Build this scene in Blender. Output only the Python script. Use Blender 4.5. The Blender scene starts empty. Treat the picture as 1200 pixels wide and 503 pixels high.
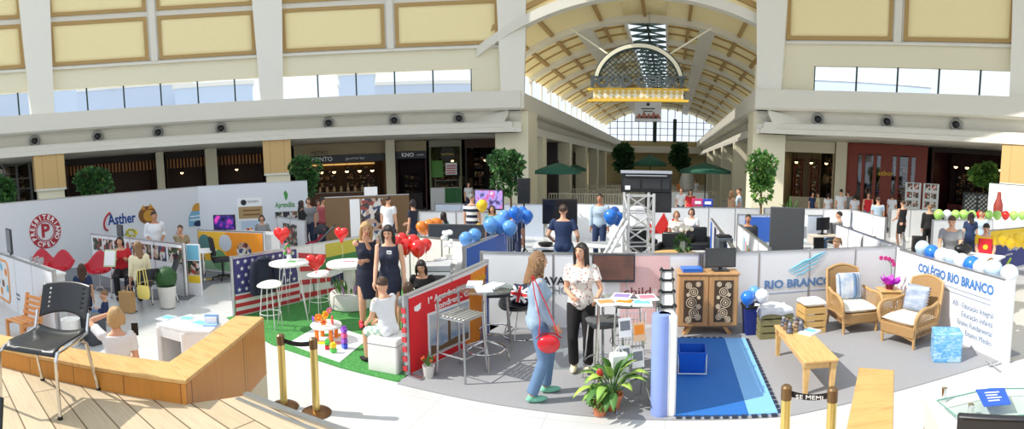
import bpy, bmesh, math, random
from math import sin, cos, pi, radians, hypot, atan2, sqrt
from mathutils import Vector, Matrix, Euler
rnd = random.Random(11)
SC = bpy.context.scene
COL = SC.collection
V3 = Vector

# ---------------------------------------------------------------- camera model (the photograph is a 115 degree cylindrical panorama)
F, PITCH, ROLL, CAMH = 600.0, -0.096, 0.010, 2.55
PSI = (785 - 600) / F
CAMR = Matrix.Rotation(PSI, 3, 'Z') @ Matrix.Rotation(PITCH, 3, 'X') @ Matrix.Rotation(ROLL, 3, 'Y')

def ray(x, y):
    u = (x - 600) / F
    return CAMR @ V3((sin(u), cos(u), (251.5 - y) / F))

def G(x, y, z=0.0):
    """the point of the horizontal plane z seen at a photo pixel"""
    w = ray(x, y); t = (z - CAMH) / w.z
    return V3((w.x * t, w.y * t, z))

def AT(x, y, d):
    """the point at plan distance d seen at a photo pixel"""
    w = ray(x, y); t = d / hypot(w.x, w.y)
    return V3((w.x * t, w.y * t, w.z * t + CAMH))

def AY(x, y, Y, z=0.0):
    """the point over the line Y = const that lies on a photo column, set at height z"""
    w = ray(x, y); t = Y / w.y
    return V3((w.x * t, Y, z))

# ---------------------------------------------------------------- materials
MATS = {}
def lin(c):
    c = c / 255.0
    return c / 12.92 if c <= 0.04045 else ((c + 0.055) / 1.055) ** 2.4
def rgb(c):
    return (lin(c[0]), lin(c[1]), lin(c[2]), 1.0)

def M(name, c, rough=0.55, metal=0.0, var=0.06, scale=9.0, bump=0.0, emit=0.0, alpha=1.0, trans=0.0, coat=0.0):
    """principled material whose colour is broken up a little by noise"""
    if name in MATS: return MATS[name]
    m = bpy.data.materials.new(name); m.use_nodes = True
    nt = m.node_tree; b = nt.nodes['Principled BSDF']
    b.inputs['Roughness'].default_value = rough
    b.inputs['Metallic'].default_value = metal
    if coat: b.inputs['Coat Weight'].default_value = coat
    if trans: b.inputs['Transmission Weight'].default_value = trans
    if alpha < 1: b.inputs['Alpha'].default_value = alpha
    tc = nt.nodes.new('ShaderNodeTexCoord')
    n = nt.nodes.new('ShaderNodeTexNoise'); n.inputs['Scale'].default_value = scale; n.inputs['Detail'].default_value = 4
    nt.links.new(tc.outputs['Object'], n.inputs['Vector'])
    mx = nt.nodes.new('ShaderNodeMix'); mx.data_type = 'RGBA'
    col = rgb(c)
    mx.inputs[6].default_value = [max(0, v * (1 - var)) for v in col[:3]] + [1]
    mx.inputs[7].default_value = [min(1, v * (1 + var)) for v in col[:3]] + [1]
    nt.links.new(n.outputs['Fac'], mx.inputs[0])
    nt.links.new(mx.outputs[2], b.inputs['Base Color'])
    if bump:
        bp = nt.nodes.new('ShaderNodeBump'); bp.inputs['Strength'].default_value = bump; bp.inputs['Distance'].default_value = 0.01
        nt.links.new(n.outputs['Fac'], bp.inputs['Height']); nt.links.new(bp.outputs['Normal'], b.inputs['Normal'])
    if emit:
        nt.links.new(mx.outputs[2], b.inputs['Emission Color']); b.inputs['Emission Strength'].default_value = emit
    MATS[name] = m
    return m

def M_ramp(name, kind, stops, scale=(1, 1, 1), rough=0.6, tex_scale=5.0, dist=0.0, rot=(0, 0, 0), bump=0.0, const=False, emit=0.0):
    """texture (wave / noise / checker / voronoi / magic / brick) through a colour ramp, in object coordinates"""
    if name in MATS: return MATS[name]
    m = bpy.data.materials.new(name); m.use_nodes = True
    nt = m.node_tree; b = nt.nodes['Principled BSDF']; b.inputs['Roughness'].default_value = rough
    tc = nt.nodes.new('ShaderNodeTexCoord'); mp = nt.nodes.new('ShaderNodeMapping')
    mp.inputs['Scale'].default_value = scale; mp.inputs['Rotation'].default_value = rot
    nt.links.new(tc.outputs['Object'], mp.inputs['Vector'])
    if kind == 'wave':
        t = nt.nodes.new('ShaderNodeTexWave'); t.inputs['Distortion'].default_value = dist; t.inputs['Detail'].default_value = 3
        out = t.outputs['Fac']
    elif kind == 'noise':
        t = nt.nodes.new('ShaderNodeTexNoise'); t.inputs['Detail'].default_value = 5; t.inputs['Distortion'].default_value = dist
        out = t.outputs['Fac']
    elif kind == 'voronoi':
        t = nt.nodes.new('ShaderNodeTexVoronoi'); out = t.outputs['Distance']
    elif kind == 'cells':
        t = nt.nodes.new('ShaderNodeTexVoronoi'); out = None
        sp = nt.nodes.new('ShaderNodeSeparateColor'); nt.links.new(t.outputs['Color'], sp.inputs[0]); out = sp.outputs[0]
    elif kind == 'checker':
        t = nt.nodes.new('ShaderNodeTexChecker'); out = t.outputs['Fac']
    else:
        t = nt.nodes.new('ShaderNodeTexMagic'); out = t.outputs['Fac']
    t.inputs['Scale'].default_value = tex_scale
    nt.links.new(mp.outputs[0], t.inputs['Vector'])
    r = nt.nodes.new('ShaderNodeValToRGB')
    cr = r.color_ramp
    if const: cr.interpolation = 'CONSTANT'
    while len(cr.elements) > 1: cr.elements.remove(cr.elements[-1])
    cr.elements[0].position = stops[0][0]; cr.elements[0].color = rgb(stops[0][1])
    for p, c in stops[1:]:
        e = cr.elements.new(p); e.color = rgb(c)
    nt.links.new(out, r.inputs[0]); nt.links.new(r.outputs[0], b.inputs['Base Color'])
    if bump:
        bp = nt.nodes.new('ShaderNodeBump'); bp.inputs['Strength'].default_value = bump; bp.inputs['Distance'].default_value = 0.01
        nt.links.new(out, bp.inputs['Height']); nt.links.new(bp.outputs['Normal'], b.inputs['Normal'])
    if emit:
        nt.links.new(r.outputs[0], b.inputs['Emission Color']); b.inputs['Emission Strength'].default_value = emit
    MATS[name] = m
    return m

def M_brick(name, c1, c2, mortar, w, h, gap=0.01, rough=0.4, offset=0.5, rot=0.0, bump=0.3, grain=0.0, coat=0.0):
    if name in MATS: return MATS[name]
    m = bpy.data.materials.new(name); m.use_nodes = True
    nt = m.node_tree; b = nt.nodes['Principled BSDF']; b.inputs['Roughness'].default_value = rough
    tc = nt.nodes.new('ShaderNodeTexCoord'); mp = nt.nodes.new('ShaderNodeMapping'); mp.inputs['Rotation'].default_value = (0, 0, rot)
    nt.links.new(tc.outputs['Object'], mp.inputs['Vector'])
    t = nt.nodes.new('ShaderNodeTexBrick')
    t.inputs['Scale'].default_value = 1; t.inputs['Brick Width'].default_value = w; t.inputs['Row Height'].default_value = h
    t.inputs['Mortar Size'].default_value = gap; t.offset = offset
    t.inputs['Color1'].default_value = rgb(c1); t.inputs['Color2'].default_value = rgb(c2); t.inputs['Mortar'].default_value = rgb(mortar)
    nt.links.new(mp.outputs[0], t.inputs['Vector'])
    out = t.outputs['Color']
    if grain:
        n = nt.nodes.new('ShaderNodeTexNoise'); n.inputs['Scale'].default_value = 4; n.inputs['Detail'].default_value = 6
        m2 = nt.nodes.new('ShaderNodeMapping'); m2.inputs['Scale'].default_value = (1, 14, 1); nt.links.new(mp.outputs[0], m2.inputs[0]); nt.links.new(m2.outputs[0], n.inputs['Vector'])
        mx = nt.nodes.new('ShaderNodeMix'); mx.data_type = 'RGBA'; mx.blend_type = 'MULTIPLY'; mx.inputs[0].default_value = grain
        nt.links.new(out, mx.inputs[6]); nt.links.new(n.outputs['Fac'], mx.inputs[7]); out = mx.outputs[2]
    nt.links.new(out, b.inputs['Base Color'])
    MATS[name] = m
    return m

# ---------------------------------------------------------------- mesh builder
class MB:
    def __init__(s): s.v = []; s.f = []; s.m = []
    def add(s, vs, fs, mi=0):
        o = len(s.v); s.v += [tuple(v) for v in vs]
        for f in fs: s.f.append(tuple(i + o for i in f)); s.m.append(mi)
        return s
    def box(s, c, d, rz=0.0, mi=0, R=None):
        R = R or Matrix.Rotation(rz, 3, 'Z'); c = V3(c)
        vs = [c + R @ V3((x * d[0] / 2, y * d[1] / 2, z * d[2] / 2)) for z in (-1, 1) for y in (-1, 1) for x in (-1, 1)]
        return s.add(vs, [(0, 2, 3, 1), (4, 5, 7, 6), (0, 1, 5, 4), (2, 6, 7, 3), (0, 4, 6, 2), (1, 3, 7, 5)], mi)
    def bar(s, a, b, w, h, mi=0, up=(0, 0, 1)):
        """rectangular bar from a to b"""
        a, b = V3(a), V3(b); d = b - a; L = d.length; y = d.normalized(); up = V3(up)
        if abs(y.dot(up)) > .99: up = V3((1, 0, 0))
        x = y.cross(up).normalized(); z = x.cross(y)
        return s.box((a + b) / 2, (w, L, h), mi=mi, R=Matrix((x, y, z)).transposed())
    def rings(s, rs, mi=0, caps=True, closed=False):
        n = len(rs[0]); o = len(s.v)
        for r in rs: s.v += [tuple(p) for p in r]
        k = len(rs)
        for i in range(k if closed else k - 1):
            j = (i + 1) % k
            for a in range(n):
                b = (a + 1) % n
                s.f.append((o + i * n + a, o + i * n + b, o + j * n + b, o + j * n + a)); s.m.append(mi)
        if caps and not closed:
            s.f.append(tuple(o + a for a in reversed(range(n)))); s.m.append(mi)
            s.f.append(tuple(o + (k - 1) * n + a for a in range(n))); s.m.append(mi)
        return s
    def tube(s, pts, r, n=8, mi=0, closed=False, flat=1.0):
        """round tube along points; r a number or one per point"""
        pts = [V3(p) for p in pts]; k = len(pts)
        rr = r if isinstance(r, (list, tuple)) else [r] * k
        rs = []; ref = None
        for i, p in enumerate(pts):
            a = pts[i - 1] if (i or closed) else p; b = pts[(i + 1) % k] if (i < k - 1 or closed) else p
            t = (b - a)
            if t.length < 1e-9: t = V3((0, 0, 1))
            t.normalize()
            if ref is None:
                ref = V3((0, 0, 1)) if abs(t.z) < .9 else V3((0, -1, 0))
            x = ref - t * ref.dot(t)
            if x.length < 1e-4: x = t.orthogonal()
            x.normalize(); ref = x; y = t.cross(x)
            rs.append([p + (x * cos(2 * pi * q / n) + y * sin(2 * pi * q / n) * flat) * rr[i] for q in range(n)])
        return s.rings(rs, mi, True, closed)
    def cyl(s, a, b, r0, r1=None, n=14, mi=0): return s.tube([a, b], [r0, r0 if r1 is None else r1], n, mi)
    def ball(s, c, r, n=14, m=9, mi=0, R=None):
        c = V3(c); r = (r, r, r) if isinstance(r, (int, float)) else r; R = R or Matrix.Identity(3)
        vs = [c + R @ V3((0, 0, r[2]))]
        for i in range(1, m):
            t = pi * i / m
            vs += [c + R @ V3((r[0] * sin(t) * cos(2 * pi * q / n), r[1] * sin(t) * sin(2 * pi * q / n), r[2] * cos(t))) for q in range(n)]
        vs.append(c + R @ V3((0, 0, -r[2]))); fs = []
        for q in range(n): fs.append((0, 1 + q, 1 + (q + 1) % n))
        for i in range(m - 2):
            for q in range(n):
                a = 1 + i * n + q; b = 1 + i * n + (q + 1) % n; fs.append((a, a + n, b + n, b))
        e = len(vs) - 1; o = 1 + (m - 2) * n
        for q in range(n): fs.append((e, o + (q + 1) % n, o + q))
        return s.add(vs, fs, mi)
    def lathe(s, prof, c=(0, 0, 0), n=20, mi=0):
        c = V3(c)
        return s.rings([[c + V3((r * cos(2 * pi * q / n), r * sin(2 * pi * q / n), z)) for q in range(n)] for r, z in prof], mi)
    def ext(s, poly, vec, mi=0):
        """planar polygon (3-D points) pushed along vec"""
        p = [V3(q) for q in poly]; vec = V3(vec); n = len(p)
        nrm = sum(((p[i] - p[0]).cross(p[(i + 1) % n] - p[0]) for i in range(n)), V3())
        if nrm.dot(vec) < 0: p.reverse()
        o = len(s.v); s.v += [tuple(q) for q in p] + [tuple(q + vec) for q in p]
        s.f.append(tuple(o + i for i in reversed(range(n)))); s.m.append(mi)
        s.f.append(tuple(o + n + i for i in range(n))); s.m.append(mi)
        for i in range(n):
            j = (i + 1) % n; s.f.append((o + i, o + j, o + n + j, o + n + i)); s.m.append(mi)
        return s
    def prism(s, poly, z0, z1, mi=0): return s.ext([(x, y, z0) for x, y in poly], (0, 0, z1 - z0), mi)
    def grid(s, fn, nu, nv, mi=0, thick=None):
        vs = [fn(i / nu, j / nv) for j in range(nv + 1) for i in range(nu + 1)]
        fs = [(j * (nu + 1) + i, j * (nu + 1) + i + 1, (j + 1) * (nu + 1) + i + 1, (j + 1) * (nu + 1) + i) for j in range(nv) for i in range(nu)]
        return s.add(vs, fs, mi)
    def build(s, name, mat, parent=None, loc=None, rz=0.0, bevel=0.0, smooth=True, solid=0.0, angle=35):
        me = bpy.data.meshes.new(name); me.from_pydata(s.v, [], s.f)
        mats = mat if isinstance(mat, (list, tuple)) else [mat]
        for q in mats: me.materials.append(q)
        if len(mats) > 1: me.polygons.foreach_set('material_index', s.m)
        me.update()
        if smooth:
            me.shade_smooth(); me.set_sharp_from_angle(angle=radians(angle))
        o = bpy.data.objects.new(name, me); COL.objects.link(o)
        if parent is not None: o.parent = parent
        if loc is not None: o.location = loc
        if rz: o.rotation_euler = (0, 0, rz)
        if solid:
            d = o.modifiers.new('thickness', 'SOLIDIFY'); d.thickness = solid; d.offset = 0
        if bevel:
            d = o.modifiers.new('bevel', 'BEVEL'); d.width = bevel; d.segments = 2; d.limit_method = 'ANGLE'; d.angle_limit = radians(40)
        return o

def arc(c, r, a0, a1, n, plane='xy'):
    out = []
    for i in range(n + 1):
        a = a0 + (a1 - a0) * i / n; p, q = r * cos(a), r * sin(a)
        out.append(V3(c) + (V3((p, q, 0)) if plane == 'xy' else V3((p, 0, q)) if plane == 'xz' else V3((0, p, q))))
    return out

def tag(o, label=None, cat=None, group=None, kind=None):
    if label: o['label'] = label
    if cat: o['category'] = cat
    if group: o['group'] = group
    if kind: o['kind'] = kind
    return o
def struct(o): o['kind'] = 'structure'; return o
def thing(name, label, cat, loc=(0, 0, 0), rz=0.0, group=None):
    o = bpy.data.objects.new(name, None); COL.objects.link(o); o.empty_display_size = 0.1
    o.location = loc; o.rotation_euler = (0, 0, rz)
    return tag(o, label, cat, group)
def dup(root, loc, rz=0.0, label=None, group=None, scale=None):
    """copy of a thing with copies of its parts and sub-parts"""
    r = root.copy(); COL.objects.link(r); r.location = loc; r.rotation_euler = (0, 0, rz)
    if label: r['label'] = label
    if group: r['group'] = group
    if scale: r.scale = (scale, scale, scale)
    for ch in list(root.children):
        c = ch.copy(); COL.objects.link(c); c.parent = r
        for g in list(ch.children):
            d = g.copy(); COL.objects.link(d); d.parent = c
    return r

def text(body, size, mat, parent, loc, rot=(pi / 2, 0, 0), align='CENTER', name='lettering', depth=0.004, width=None, spacing=1.0, bold=0.0, kind=None):
    cu = bpy.data.curves.new(name, 'FONT'); cu.body = body; cu.size = size; cu.align_x = align; cu.align_y = 'CENTER'
    cu.extrude = depth / 2; cu.space_character = spacing; cu.resolution_u = 2; cu.offset = bold
    tmp = bpy.data.objects.new('tmp_lettering', cu); COL.objects.link(tmp)
    dg = bpy.context.evaluated_depsgraph_get(); dg.update()
    me = bpy.data.meshes.new_from_object(tmp.evaluated_get(dg))
    bpy.data.objects.remove(tmp); bpy.data.curves.remove(cu)
    me.name = name; me.materials.clear(); me.materials.append(mat)
    if width and len(me.vertices):
        xs = [v.co.x for v in me.vertices]; w = max(xs) - min(xs)
        if w > 1e-6:
            for v in me.vertices: v.co.x *= width / w
    o = bpy.data.objects.new(name, me); COL.objects.link(o); o.parent = parent; o.location = loc; o.rotation_euler = rot
    if kind: o['kind'] = kind
    return o

def disc(mb, c, r, y, n=24, mi=0, r2=0.0, th=0.004, sx=1.0, sz=1.0):
    """flat disc or ring facing -Y, on the vertical plane y, a few mm thick"""
    if r2 <= 0:
        mb.ext([(c[0] + r * sx * cos(2 * pi * i / n), y, c[1] + r * sz * sin(2 * pi * i / n)) for i in range(n)], (0, -th, 0), mi)
    else:
        P = lambda rr, i, yy: (c[0] + rr * sx * cos(2 * pi * i / n), yy, c[1] + rr * sz * sin(2 * pi * i / n))
        mb.rings([[P(r, i, y), P(r2, i, y), P(r2, i, y - th), P(r, i, y - th)] for i in range(n)], mi, closed=True)
    return mb
# ================================================================ palette
WHITE = M('white_paint', (234, 231, 220), .6, var=.03)
OFFW = M('gallery_paint', (224, 220, 208), .65, var=.03)
CREAM = M('cream_plaster', (246, 230, 178), .8, var=.03)
CREAMW = M('pale_cream_plaster', (232, 225, 198), .8, var=.02)
TAN = M('tan_moulding', (178, 146, 92), .7, var=.06)
TANSTONE = M_brick('tan_stone', (214, 180, 122), (205, 170, 112), (170, 138, 88), .7, .62, .012, .5)
DARK = M('dark_metal', (28, 30, 32), .45, .3)
BLACK = M('black_plastic', (18, 18, 20), .4)
GREY = M('grey_metal', (120, 122, 124), .35, .7)
CHROME = M('chrome', (215, 215, 215), .15, 1.0, var=.02)
ALU = M('aluminium', (190, 192, 196), .3, .9, var=.03)
BRASS = M('brass', (236, 208, 128), .3, .75, var=.05)
LBOARD = M('white_board', (236, 236, 238), .45, var=.015)
PAPER = M('paper', (240, 240, 238), .6, var=.02)
GREENF = M('dark_green_frame', (26, 52, 46), .5)
INKB = M('print_blue', (36, 74, 150), .5); INKR = M('print_red', (200, 30, 34), .5); INKK = M('print_black', (30, 30, 34), .5)
INKG = M('print_grey', (120, 124, 130), .5); INKO = M('print_orange', (236, 140, 34), .5); INKY = M('print_yellow', (244, 204, 50), .5)
INKGN = M('print_green', (70, 150, 60), .5); INKC = M('print_cyan', (120, 190, 214), .5); INKW = M('print_white', (245, 245, 245), .5, var=.01)
INKN = M('print_navy', (28, 40, 84), .5); INKBR = M('print_brown', (132, 84, 44), .5); INKP = M('print_pink', (226, 130, 150), .5)

def glass_mat(name='window_glass', gloss=.07, tint=(1, 1, 1, 1)):
    if name in MATS: return MATS[name]
    m = bpy.data.materials.new(name); m.use_nodes = True; nt = m.node_tree; nt.nodes.clear()
    o = nt.nodes.new('ShaderNodeOutputMaterial'); mx = nt.nodes.new('ShaderNodeMixShader'); t = nt.nodes.new('ShaderNodeBsdfTransparent'); g = nt.nodes.new('ShaderNodeBsdfGlossy')
    g.inputs['Roughness'].default_value = .03; mx.inputs[0].default_value = gloss; t.inputs[0].default_value = tint
    nt.links.new(t.outputs[0], mx.inputs[1]); nt.links.new(g.outputs[0], mx.inputs[2]); nt.links.new(mx.outputs[0], o.inputs[0])
    MATS[name] = m; return m
GLASS = glass_mat()

# ================================================================ setting: floors
FLOORM = M_brick('polished_floor', (200, 201, 200), (204, 205, 204), (186, 187, 186), 1.2, 1.2, .005, .22, 0.0)
struct(MB().box((-2, 30, -.1), (110, 100, .2)).build('floor', FLOORM))

CX, CY = -2.7, 3.3
R0 = 20.3
def pol(phi, R, z): return V3((CX + R * sin(phi), CY + R * cos(phi), z))
def PHI(px, R, py=110):
    w = ray(px, py); d = V3((w.x, w.y)).normalized()
    b = d.x * -CX + d.y * -CY; c = CX * CX + CY * CY - R * R
    t = -b + sqrt(b * b - c)
    p = d * t
    return atan2(p.x - CX, p.y - CY)
PL0, PL1 = radians(-122), PHI(610, R0)
PR0, PR1 = PHI(886, R0), radians(92)

def sweep(prof, a0, a1, n, mat, name):
    """profile [(R, z)] carried round the atrium from a0 to a1"""
    return MB().rings([[pol(a0 + (a1 - a0) * i / n, r, z) for r, z in prof] for i in range(n + 1)]).build(name, mat, angle=25)

prof_parapet = [(R0, 6.0), (R0, 5.22), (R0 + .12, 5.14), (R0 + .62, 5.14), (R0 + .62, 5.0), (R0 + .82, 4.62), (R0 + .5, 4.62), (R0 + .42, 4.54), (R0 + .42, 4.36), (R0 + .3, 4.32), (R0 + .3, 4.12), (R0 + 1.4, 4.12), (R0 + 1.4, 5.0), (R0 + .35, 5.2), (R0 + .35, 6.0)]
struct(sweep(prof_parapet, PL0, PL1, 40, OFFW, 'trim_1'))
struct(sweep(prof_parapet, PR0, PR1, 30, OFFW, 'trim_2'))
for (a0, a1, nm) in ((PL0, PL1, 'ceiling_left'), (PR0, PR1, 'ceiling_right')):
    struct(sweep([(R0 + .9, 4.14), (R0 + 12, 4.14), (R0 + 12, 4.34), (R0 + .9, 4.34)], a0, a1, 30, OFFW, nm))
# ---- clerestory wall, cornice and coffered vault
RW = 20.95
def RV(z): return RW if z < 8.2 else RW - .05 * (z - 8.2) ** 1.7
majors_l = [PHI(-190, R0, 120), PHI(50, R0, 120), PHI(319, R0, 120), PHI(600, R0, 110)]
majors_r = [PHI(900, R0, 105), PHI(1197, R0, 110), PHI(1440, R0, 120)]
step = majors_l[1] - majors_l[2]
majors_l = [majors_l[1] + step] + majors_l[1:]
def wallband(z0, z1, a0, a1, mat, name, dr=0.0, th=.2, n=24):
    return struct(sweep([(RW + dr, z0), (RW + dr, z1), (RW + dr + th, z1), (RW + dr + th, z0)], a0, a1, n, mat, name))
wi = 0
ti = 10
for side, (maj, a0, a1) in {'left': (majors_l, PL0, PL1), 'right': (majors_r, PR0, PR1)}.items():
    wallband(5.3, 6.02, a0, a1, CREAMW, 'wall_%s_sill' % side)
    wallband(7.16, 8.25, a0, a1, CREAMW, 'wall_%s_band' % side)
    struct(sweep([(RW - .12, 8.08), (RW - .12, 8.2), (RW + .1, 8.2), (RW + .1, 8.08)], a0, a1, 30, OFFW, 'trim_%d' % ti)); ti += 1
    nz = 9
    def vault(b0, b1, z0, z1, dr, th):
        n, k = 16, 8
        inn = [[pol(b0 + (b1 - b0) * i / n, RV(z0 + (z1 - z0) * j / k) + dr, z0 + (z1 - z0) * j / k) for i in range(n + 1)] for j in range(k + 1)]
        return inn
    mb = MB(); n, k = 30, 14
    mb.grid(lambda u, v: pol(a0 + (a1 - a0) * u, RV(8.2 + 4.6 * v), 8.2 + 4.6 * v), n, k)
    struct(mb.build('wall_%s_vault' % side, OFFW, solid=.05))
    for m in range(len(maj) - 1):
        b0, b1 = maj[m], maj[m + 1]
        mid = (b0 + b1) / 2; g = .031
        for (c0, c1) in ((b0 + g, mid - .012), (mid + .012, b1 - g)):
            for (z0, z1) in ((8.27, 10.25), (10.5, 12.5)):
                pm = MB(); nn = 10
                pm.grid(lambda u, v: pol(c0 + (c1 - c0) * u, RV(z0 + (z1 - z0) * v) - .035, z0 + (z1 - z0) * v), nn, 6)
                ft = tag(pm.build('trim_%d' % ti, CREAM, solid=.03), kind='structure'); ti += 1
                fm = MB(); w = .16; dz = w; da = w / RW
                def strip(u0, u1, v0, v1):
                    q = [[pol(u, RV(v) + dr, v) for (v, dr) in ((v0, -.1), (v1, -.1), (v1, 0), (v0, 0))] for u in [u0 + (u1 - u0) * i / 10 for i in range(11)]]
                    fm.rings(q)
                strip(c0, c1, z0, z0 + dz); strip(c0, c1, z1 - dz, z1)
                for (u0, u1) in ((c0, c0 + da), (c1 - da, c1)):
                    for j in range(5):
                        v0 = z0 + (z1 - z0) * j / 5; v1 = z0 + (z1 - z0) * (j + 1) / 5
                        strip(u0, u1, v0, v1)
                struct(fm.build('coffer_frame', TAN, ft, angle=25))
        # slim pilaster between the two coffers
        mb = MB()
        mb.rings([[pol(mid + s * .0075, RV(z) + d, z) for s, d in ((-1, .05), (1, .05), (1, -.16), (-1, -.16))] for z in [8.2 + 4.5 * i / 10 for i in range(11)]])
        struct(mb.build('trim_%d' % ti, OFFW, angle=25)); ti += 1
    for b in maj:
        mb = MB()
        def rw(z): return .026 + .0085 * max(0, (z - 5.8)) / 5
        mb.rings([[pol(b + s * rw(z), RV(z) + d, z) for s, d in ((-1, .1), (1, .1), (1, -.42), (-1, -.42))] for z in [5.2 + 7.6 * i / 16 for i in range(17)]])
        struct(mb.build('column', WHITE, angle=25))
    # top ring beam of the roof
    struct(sweep([(RV(12.6) - .5, 12.5), (RV(12.6) + .4, 12.5), (RV(12.6) + .4, 13.2), (RV(12.6) - .5, 13.2)], a0, a1, 30, OFFW, 'trim_%d' % ti)); ti += 1
# windows of the clerestory: one glazed bay each, with its mullions
bays = [((-60, 38), [20, -24]), ((64, 306), [101, 144.5, 188, 231.5, 275]), ((333, 553), [372.5, 417.5, 462.6, 507.5, 552.5]),
        ((953, 1188), [953.5, 1003, 1051, 1099.5, 1148])]
for (xa, xb), mull in bays:
    wi += 1
    b0, b1 = PHI(xa, RW), PHI(xb, RW)
    pane = MB().rings([[pol(b0 + (b1 - b0) * i / 10, r, z) for r, z in ((RW + .08, 6.02), (RW + .08, 7.16), (RW + .1, 7.16), (RW + .1, 6.02))] for i in range(11)]).build('window_%d' % wi, GLASS)
    struct(pane)
    for x in mull:
        a = PHI(x, RW, 100)
        p = pol(a, RW + .06, 6.59)
        MB().box((0, 0, 0), (.07, .09, 1.14)).build('mullion', GREENF, pane, p, -a)
# plain wall beside the last bays
for (xa, xb, nm) in ((553, 612, 'wall_left_corner'), (884, 953, 'wall_right_corner')):
    wallband(6.0, 7.2, PHI(xa, RW), PHI(xb, RW), CREAMW, nm, n=6)
# round nozzles in the gallery band
def vent_at(px, py, side):
    a = PHI(px, R0 + .7, py); p = pol(a, R0 + .60, 4.84)
    t = thing('air_nozzle', 'round grey air nozzle set in the white band under the %s gallery parapet' % side, 'air vent', p, -a, 'air nozzles of the %s gallery' % side)
    tilt = Matrix.Rotation(.42, 3, 'X')
    ring = MB(); k = 24
    ring.rings([[tilt @ V3((r * cos(2 * pi * i / k), y, r * sin(2 * pi * i / k))) for r, y in ((.27, .03), (.27, -.05), (.2, -.07), (.15, -.02), (.15, .03))] for i in range(k)], closed=True)
    ring.build('nozzle_ring', M('vent_grey', (150, 150, 146), .4, .4), t)
    MB().ball((0, .02, 0), (.155, .06, .155), 16, 8).build('nozzle_core', BLACK, t)
for x, y in ((114, 157), (185, 153), (258.7, 150), (385, 144), (462, 142.5), (538, 140), (40, 161)): vent_at(x, y, 'left')
for x, y in ((959, 138), (1040, 138.6), (1121, 141.4)): vent_at(x, y, 'right')

# piers at the mouth of the hall, columns under the gallery
def pillar(x0, x1, y0, y1, z0, z1, mat): return struct(MB().box(((x0 + x1) / 2, (y0 + y1) / 2, (z0 + z1) / 2), (x1 - x0, y1 - y0, z1 - z0)).build('column', mat, bevel=.02))
pillar(-8.45, -6.75, 23.9, 25.6, 0, 5.14, CREAMW)
pillar(3.72, 5.25, 23.2, 24.8, 0, 5.14, CREAMW)
def round_column(px, R, w, mat, z1=4.14):
    a = PHI(px, R, 200); p = pol(a, R, 0)
    return struct(MB().box((0, 0, z1 / 2), (w, w, z1)).build('column', mat, None, p, -a, bevel=.02))
for px, w in ((188, .45), (248, .68), (458, .55)): round_column(px, R0 + 5.4, w, CREAMW)
for px, w in ((986, .6),): round_column(px, R0 + 5.0, w, CREAMW)
for px, w in ((56, 1.45), (325, 1.36), (1198, 1.5)):
    a = PHI(px, R0 + 1.1, 190); p = pol(a, R0 + 1.1, 0)
    c = MB().box((0, 0, 3.33), (w, w, 1.62)).build('column', TANSTONE, None, p, -a, bevel=.02); struct(c)
    struct(MB().box((0, 0, 1.22), (w * .86, w * .86, 2.44)).build('column_shaft', CREAMW, c))
    struct(MB().box((0, 0, 2.48), (w * 1.0, w * 1.0, .1)).build('column_moulding', OFFW, c))

# unseen roof added over the right and back, keeps sun off the vault
for (a0, a1, nm) in ((radians(-14), radians(92), 'ceiling_sun_blocker'),):
    r1 = RV(12.6) - .3
    struct(sweep([(11.5, 14.6), (r1, 13.2), (r1, 13.35), (11.5, 14.75)], a0, a1, 30, OFFW, nm))
# pale buildings outside the clerestory windows
FAC = M_brick('facade', (226, 230, 234), (220, 225, 231), (184, 196, 212), 2.4, 1.6, .35, .7, 0)
FAC2 = M_brick('facade_blue', (222, 228, 236), (217, 225, 234), (184, 200, 220), 3.0, 2.0, .3, .5, 0)
for k, (px, ytop, D, w, m, lab) in enumerate(((20, 108, 70, 16, FAC2, 'pale blue glazed building outside the far left window'), (150, 103, 90, 22, FAC, 'pale grey building outside the left windows, beyond the first wide bay'), (250, 101, 80, 12, FAC2, 'bluish building outside the left windows near the second rib'), (418, 88, 75, 5, FAC2, 'narrow blue glazed tower outside the windows above the coffee shop'), (480, 99, 95, 26, FAC, 'low pale building outside the windows above the juice bar'), (1000, 96, 100, 30, FAC, 'low pale building outside the right windows'))):
    p = AT(px, ytop, D); t = thing('outside_building', lab, 'building', (p.x, p.y, 0), -atan2(p.x, p.y))
    MB().box((0, 4, p.z / 2), (w, 8, p.z)).build('facade', m, t); MB().box((0, 4, p.z + .3), (w + .6, 8.4, .6)).build('roof_slab', OFFW, t)
struct(sweep([(RV(12.6) - .1, 13.2), (RV(12.6) - .1, 15.3), (RV(12.6) + .1, 15.3), (RV(12.6) + .1, 13.2)], PL0, radians(-30), 30, OFFW, 'wall_left_sun_blocker'))  # unseen upstand above the left vault, added to shade the left aisle
# ================================================================ the food court hall
HX, HL, HR, Y0, Y1 = -1.45, -6.96, 3.66, 23.2, 72.0
VR, VC, VW = 14.0, -3.62, 7.6
def VZ(o): return VC + sqrt(VR * VR - o * o)
def hall_parapet(x, s, name):
    prof = [(0, 6.0), (0, 5.22), (.12, 5.14), (.62, 5.14), (.62, 5.0), (.82, 4.62), (.5, 4.62), (.42, 4.54), (.42, 4.36), (.3, 4.32), (.3, 4.12), (6.0, 4.12), (6.0, 4.4), (1.4, 5.0), (.35, 5.2), (.35, 6.0)]
    y0 = 23.35 if s < 0 else 22.6
    return struct(MB().rings([[V3((x + s * o, y, z)) for o, z in prof] for y in (y0, Y1)]).build(name, OFFW, angle=20))
hall_parapet(HL, -1, 'trim_3'); hall_parapet(HR, 1, 'trim_4')
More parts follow.
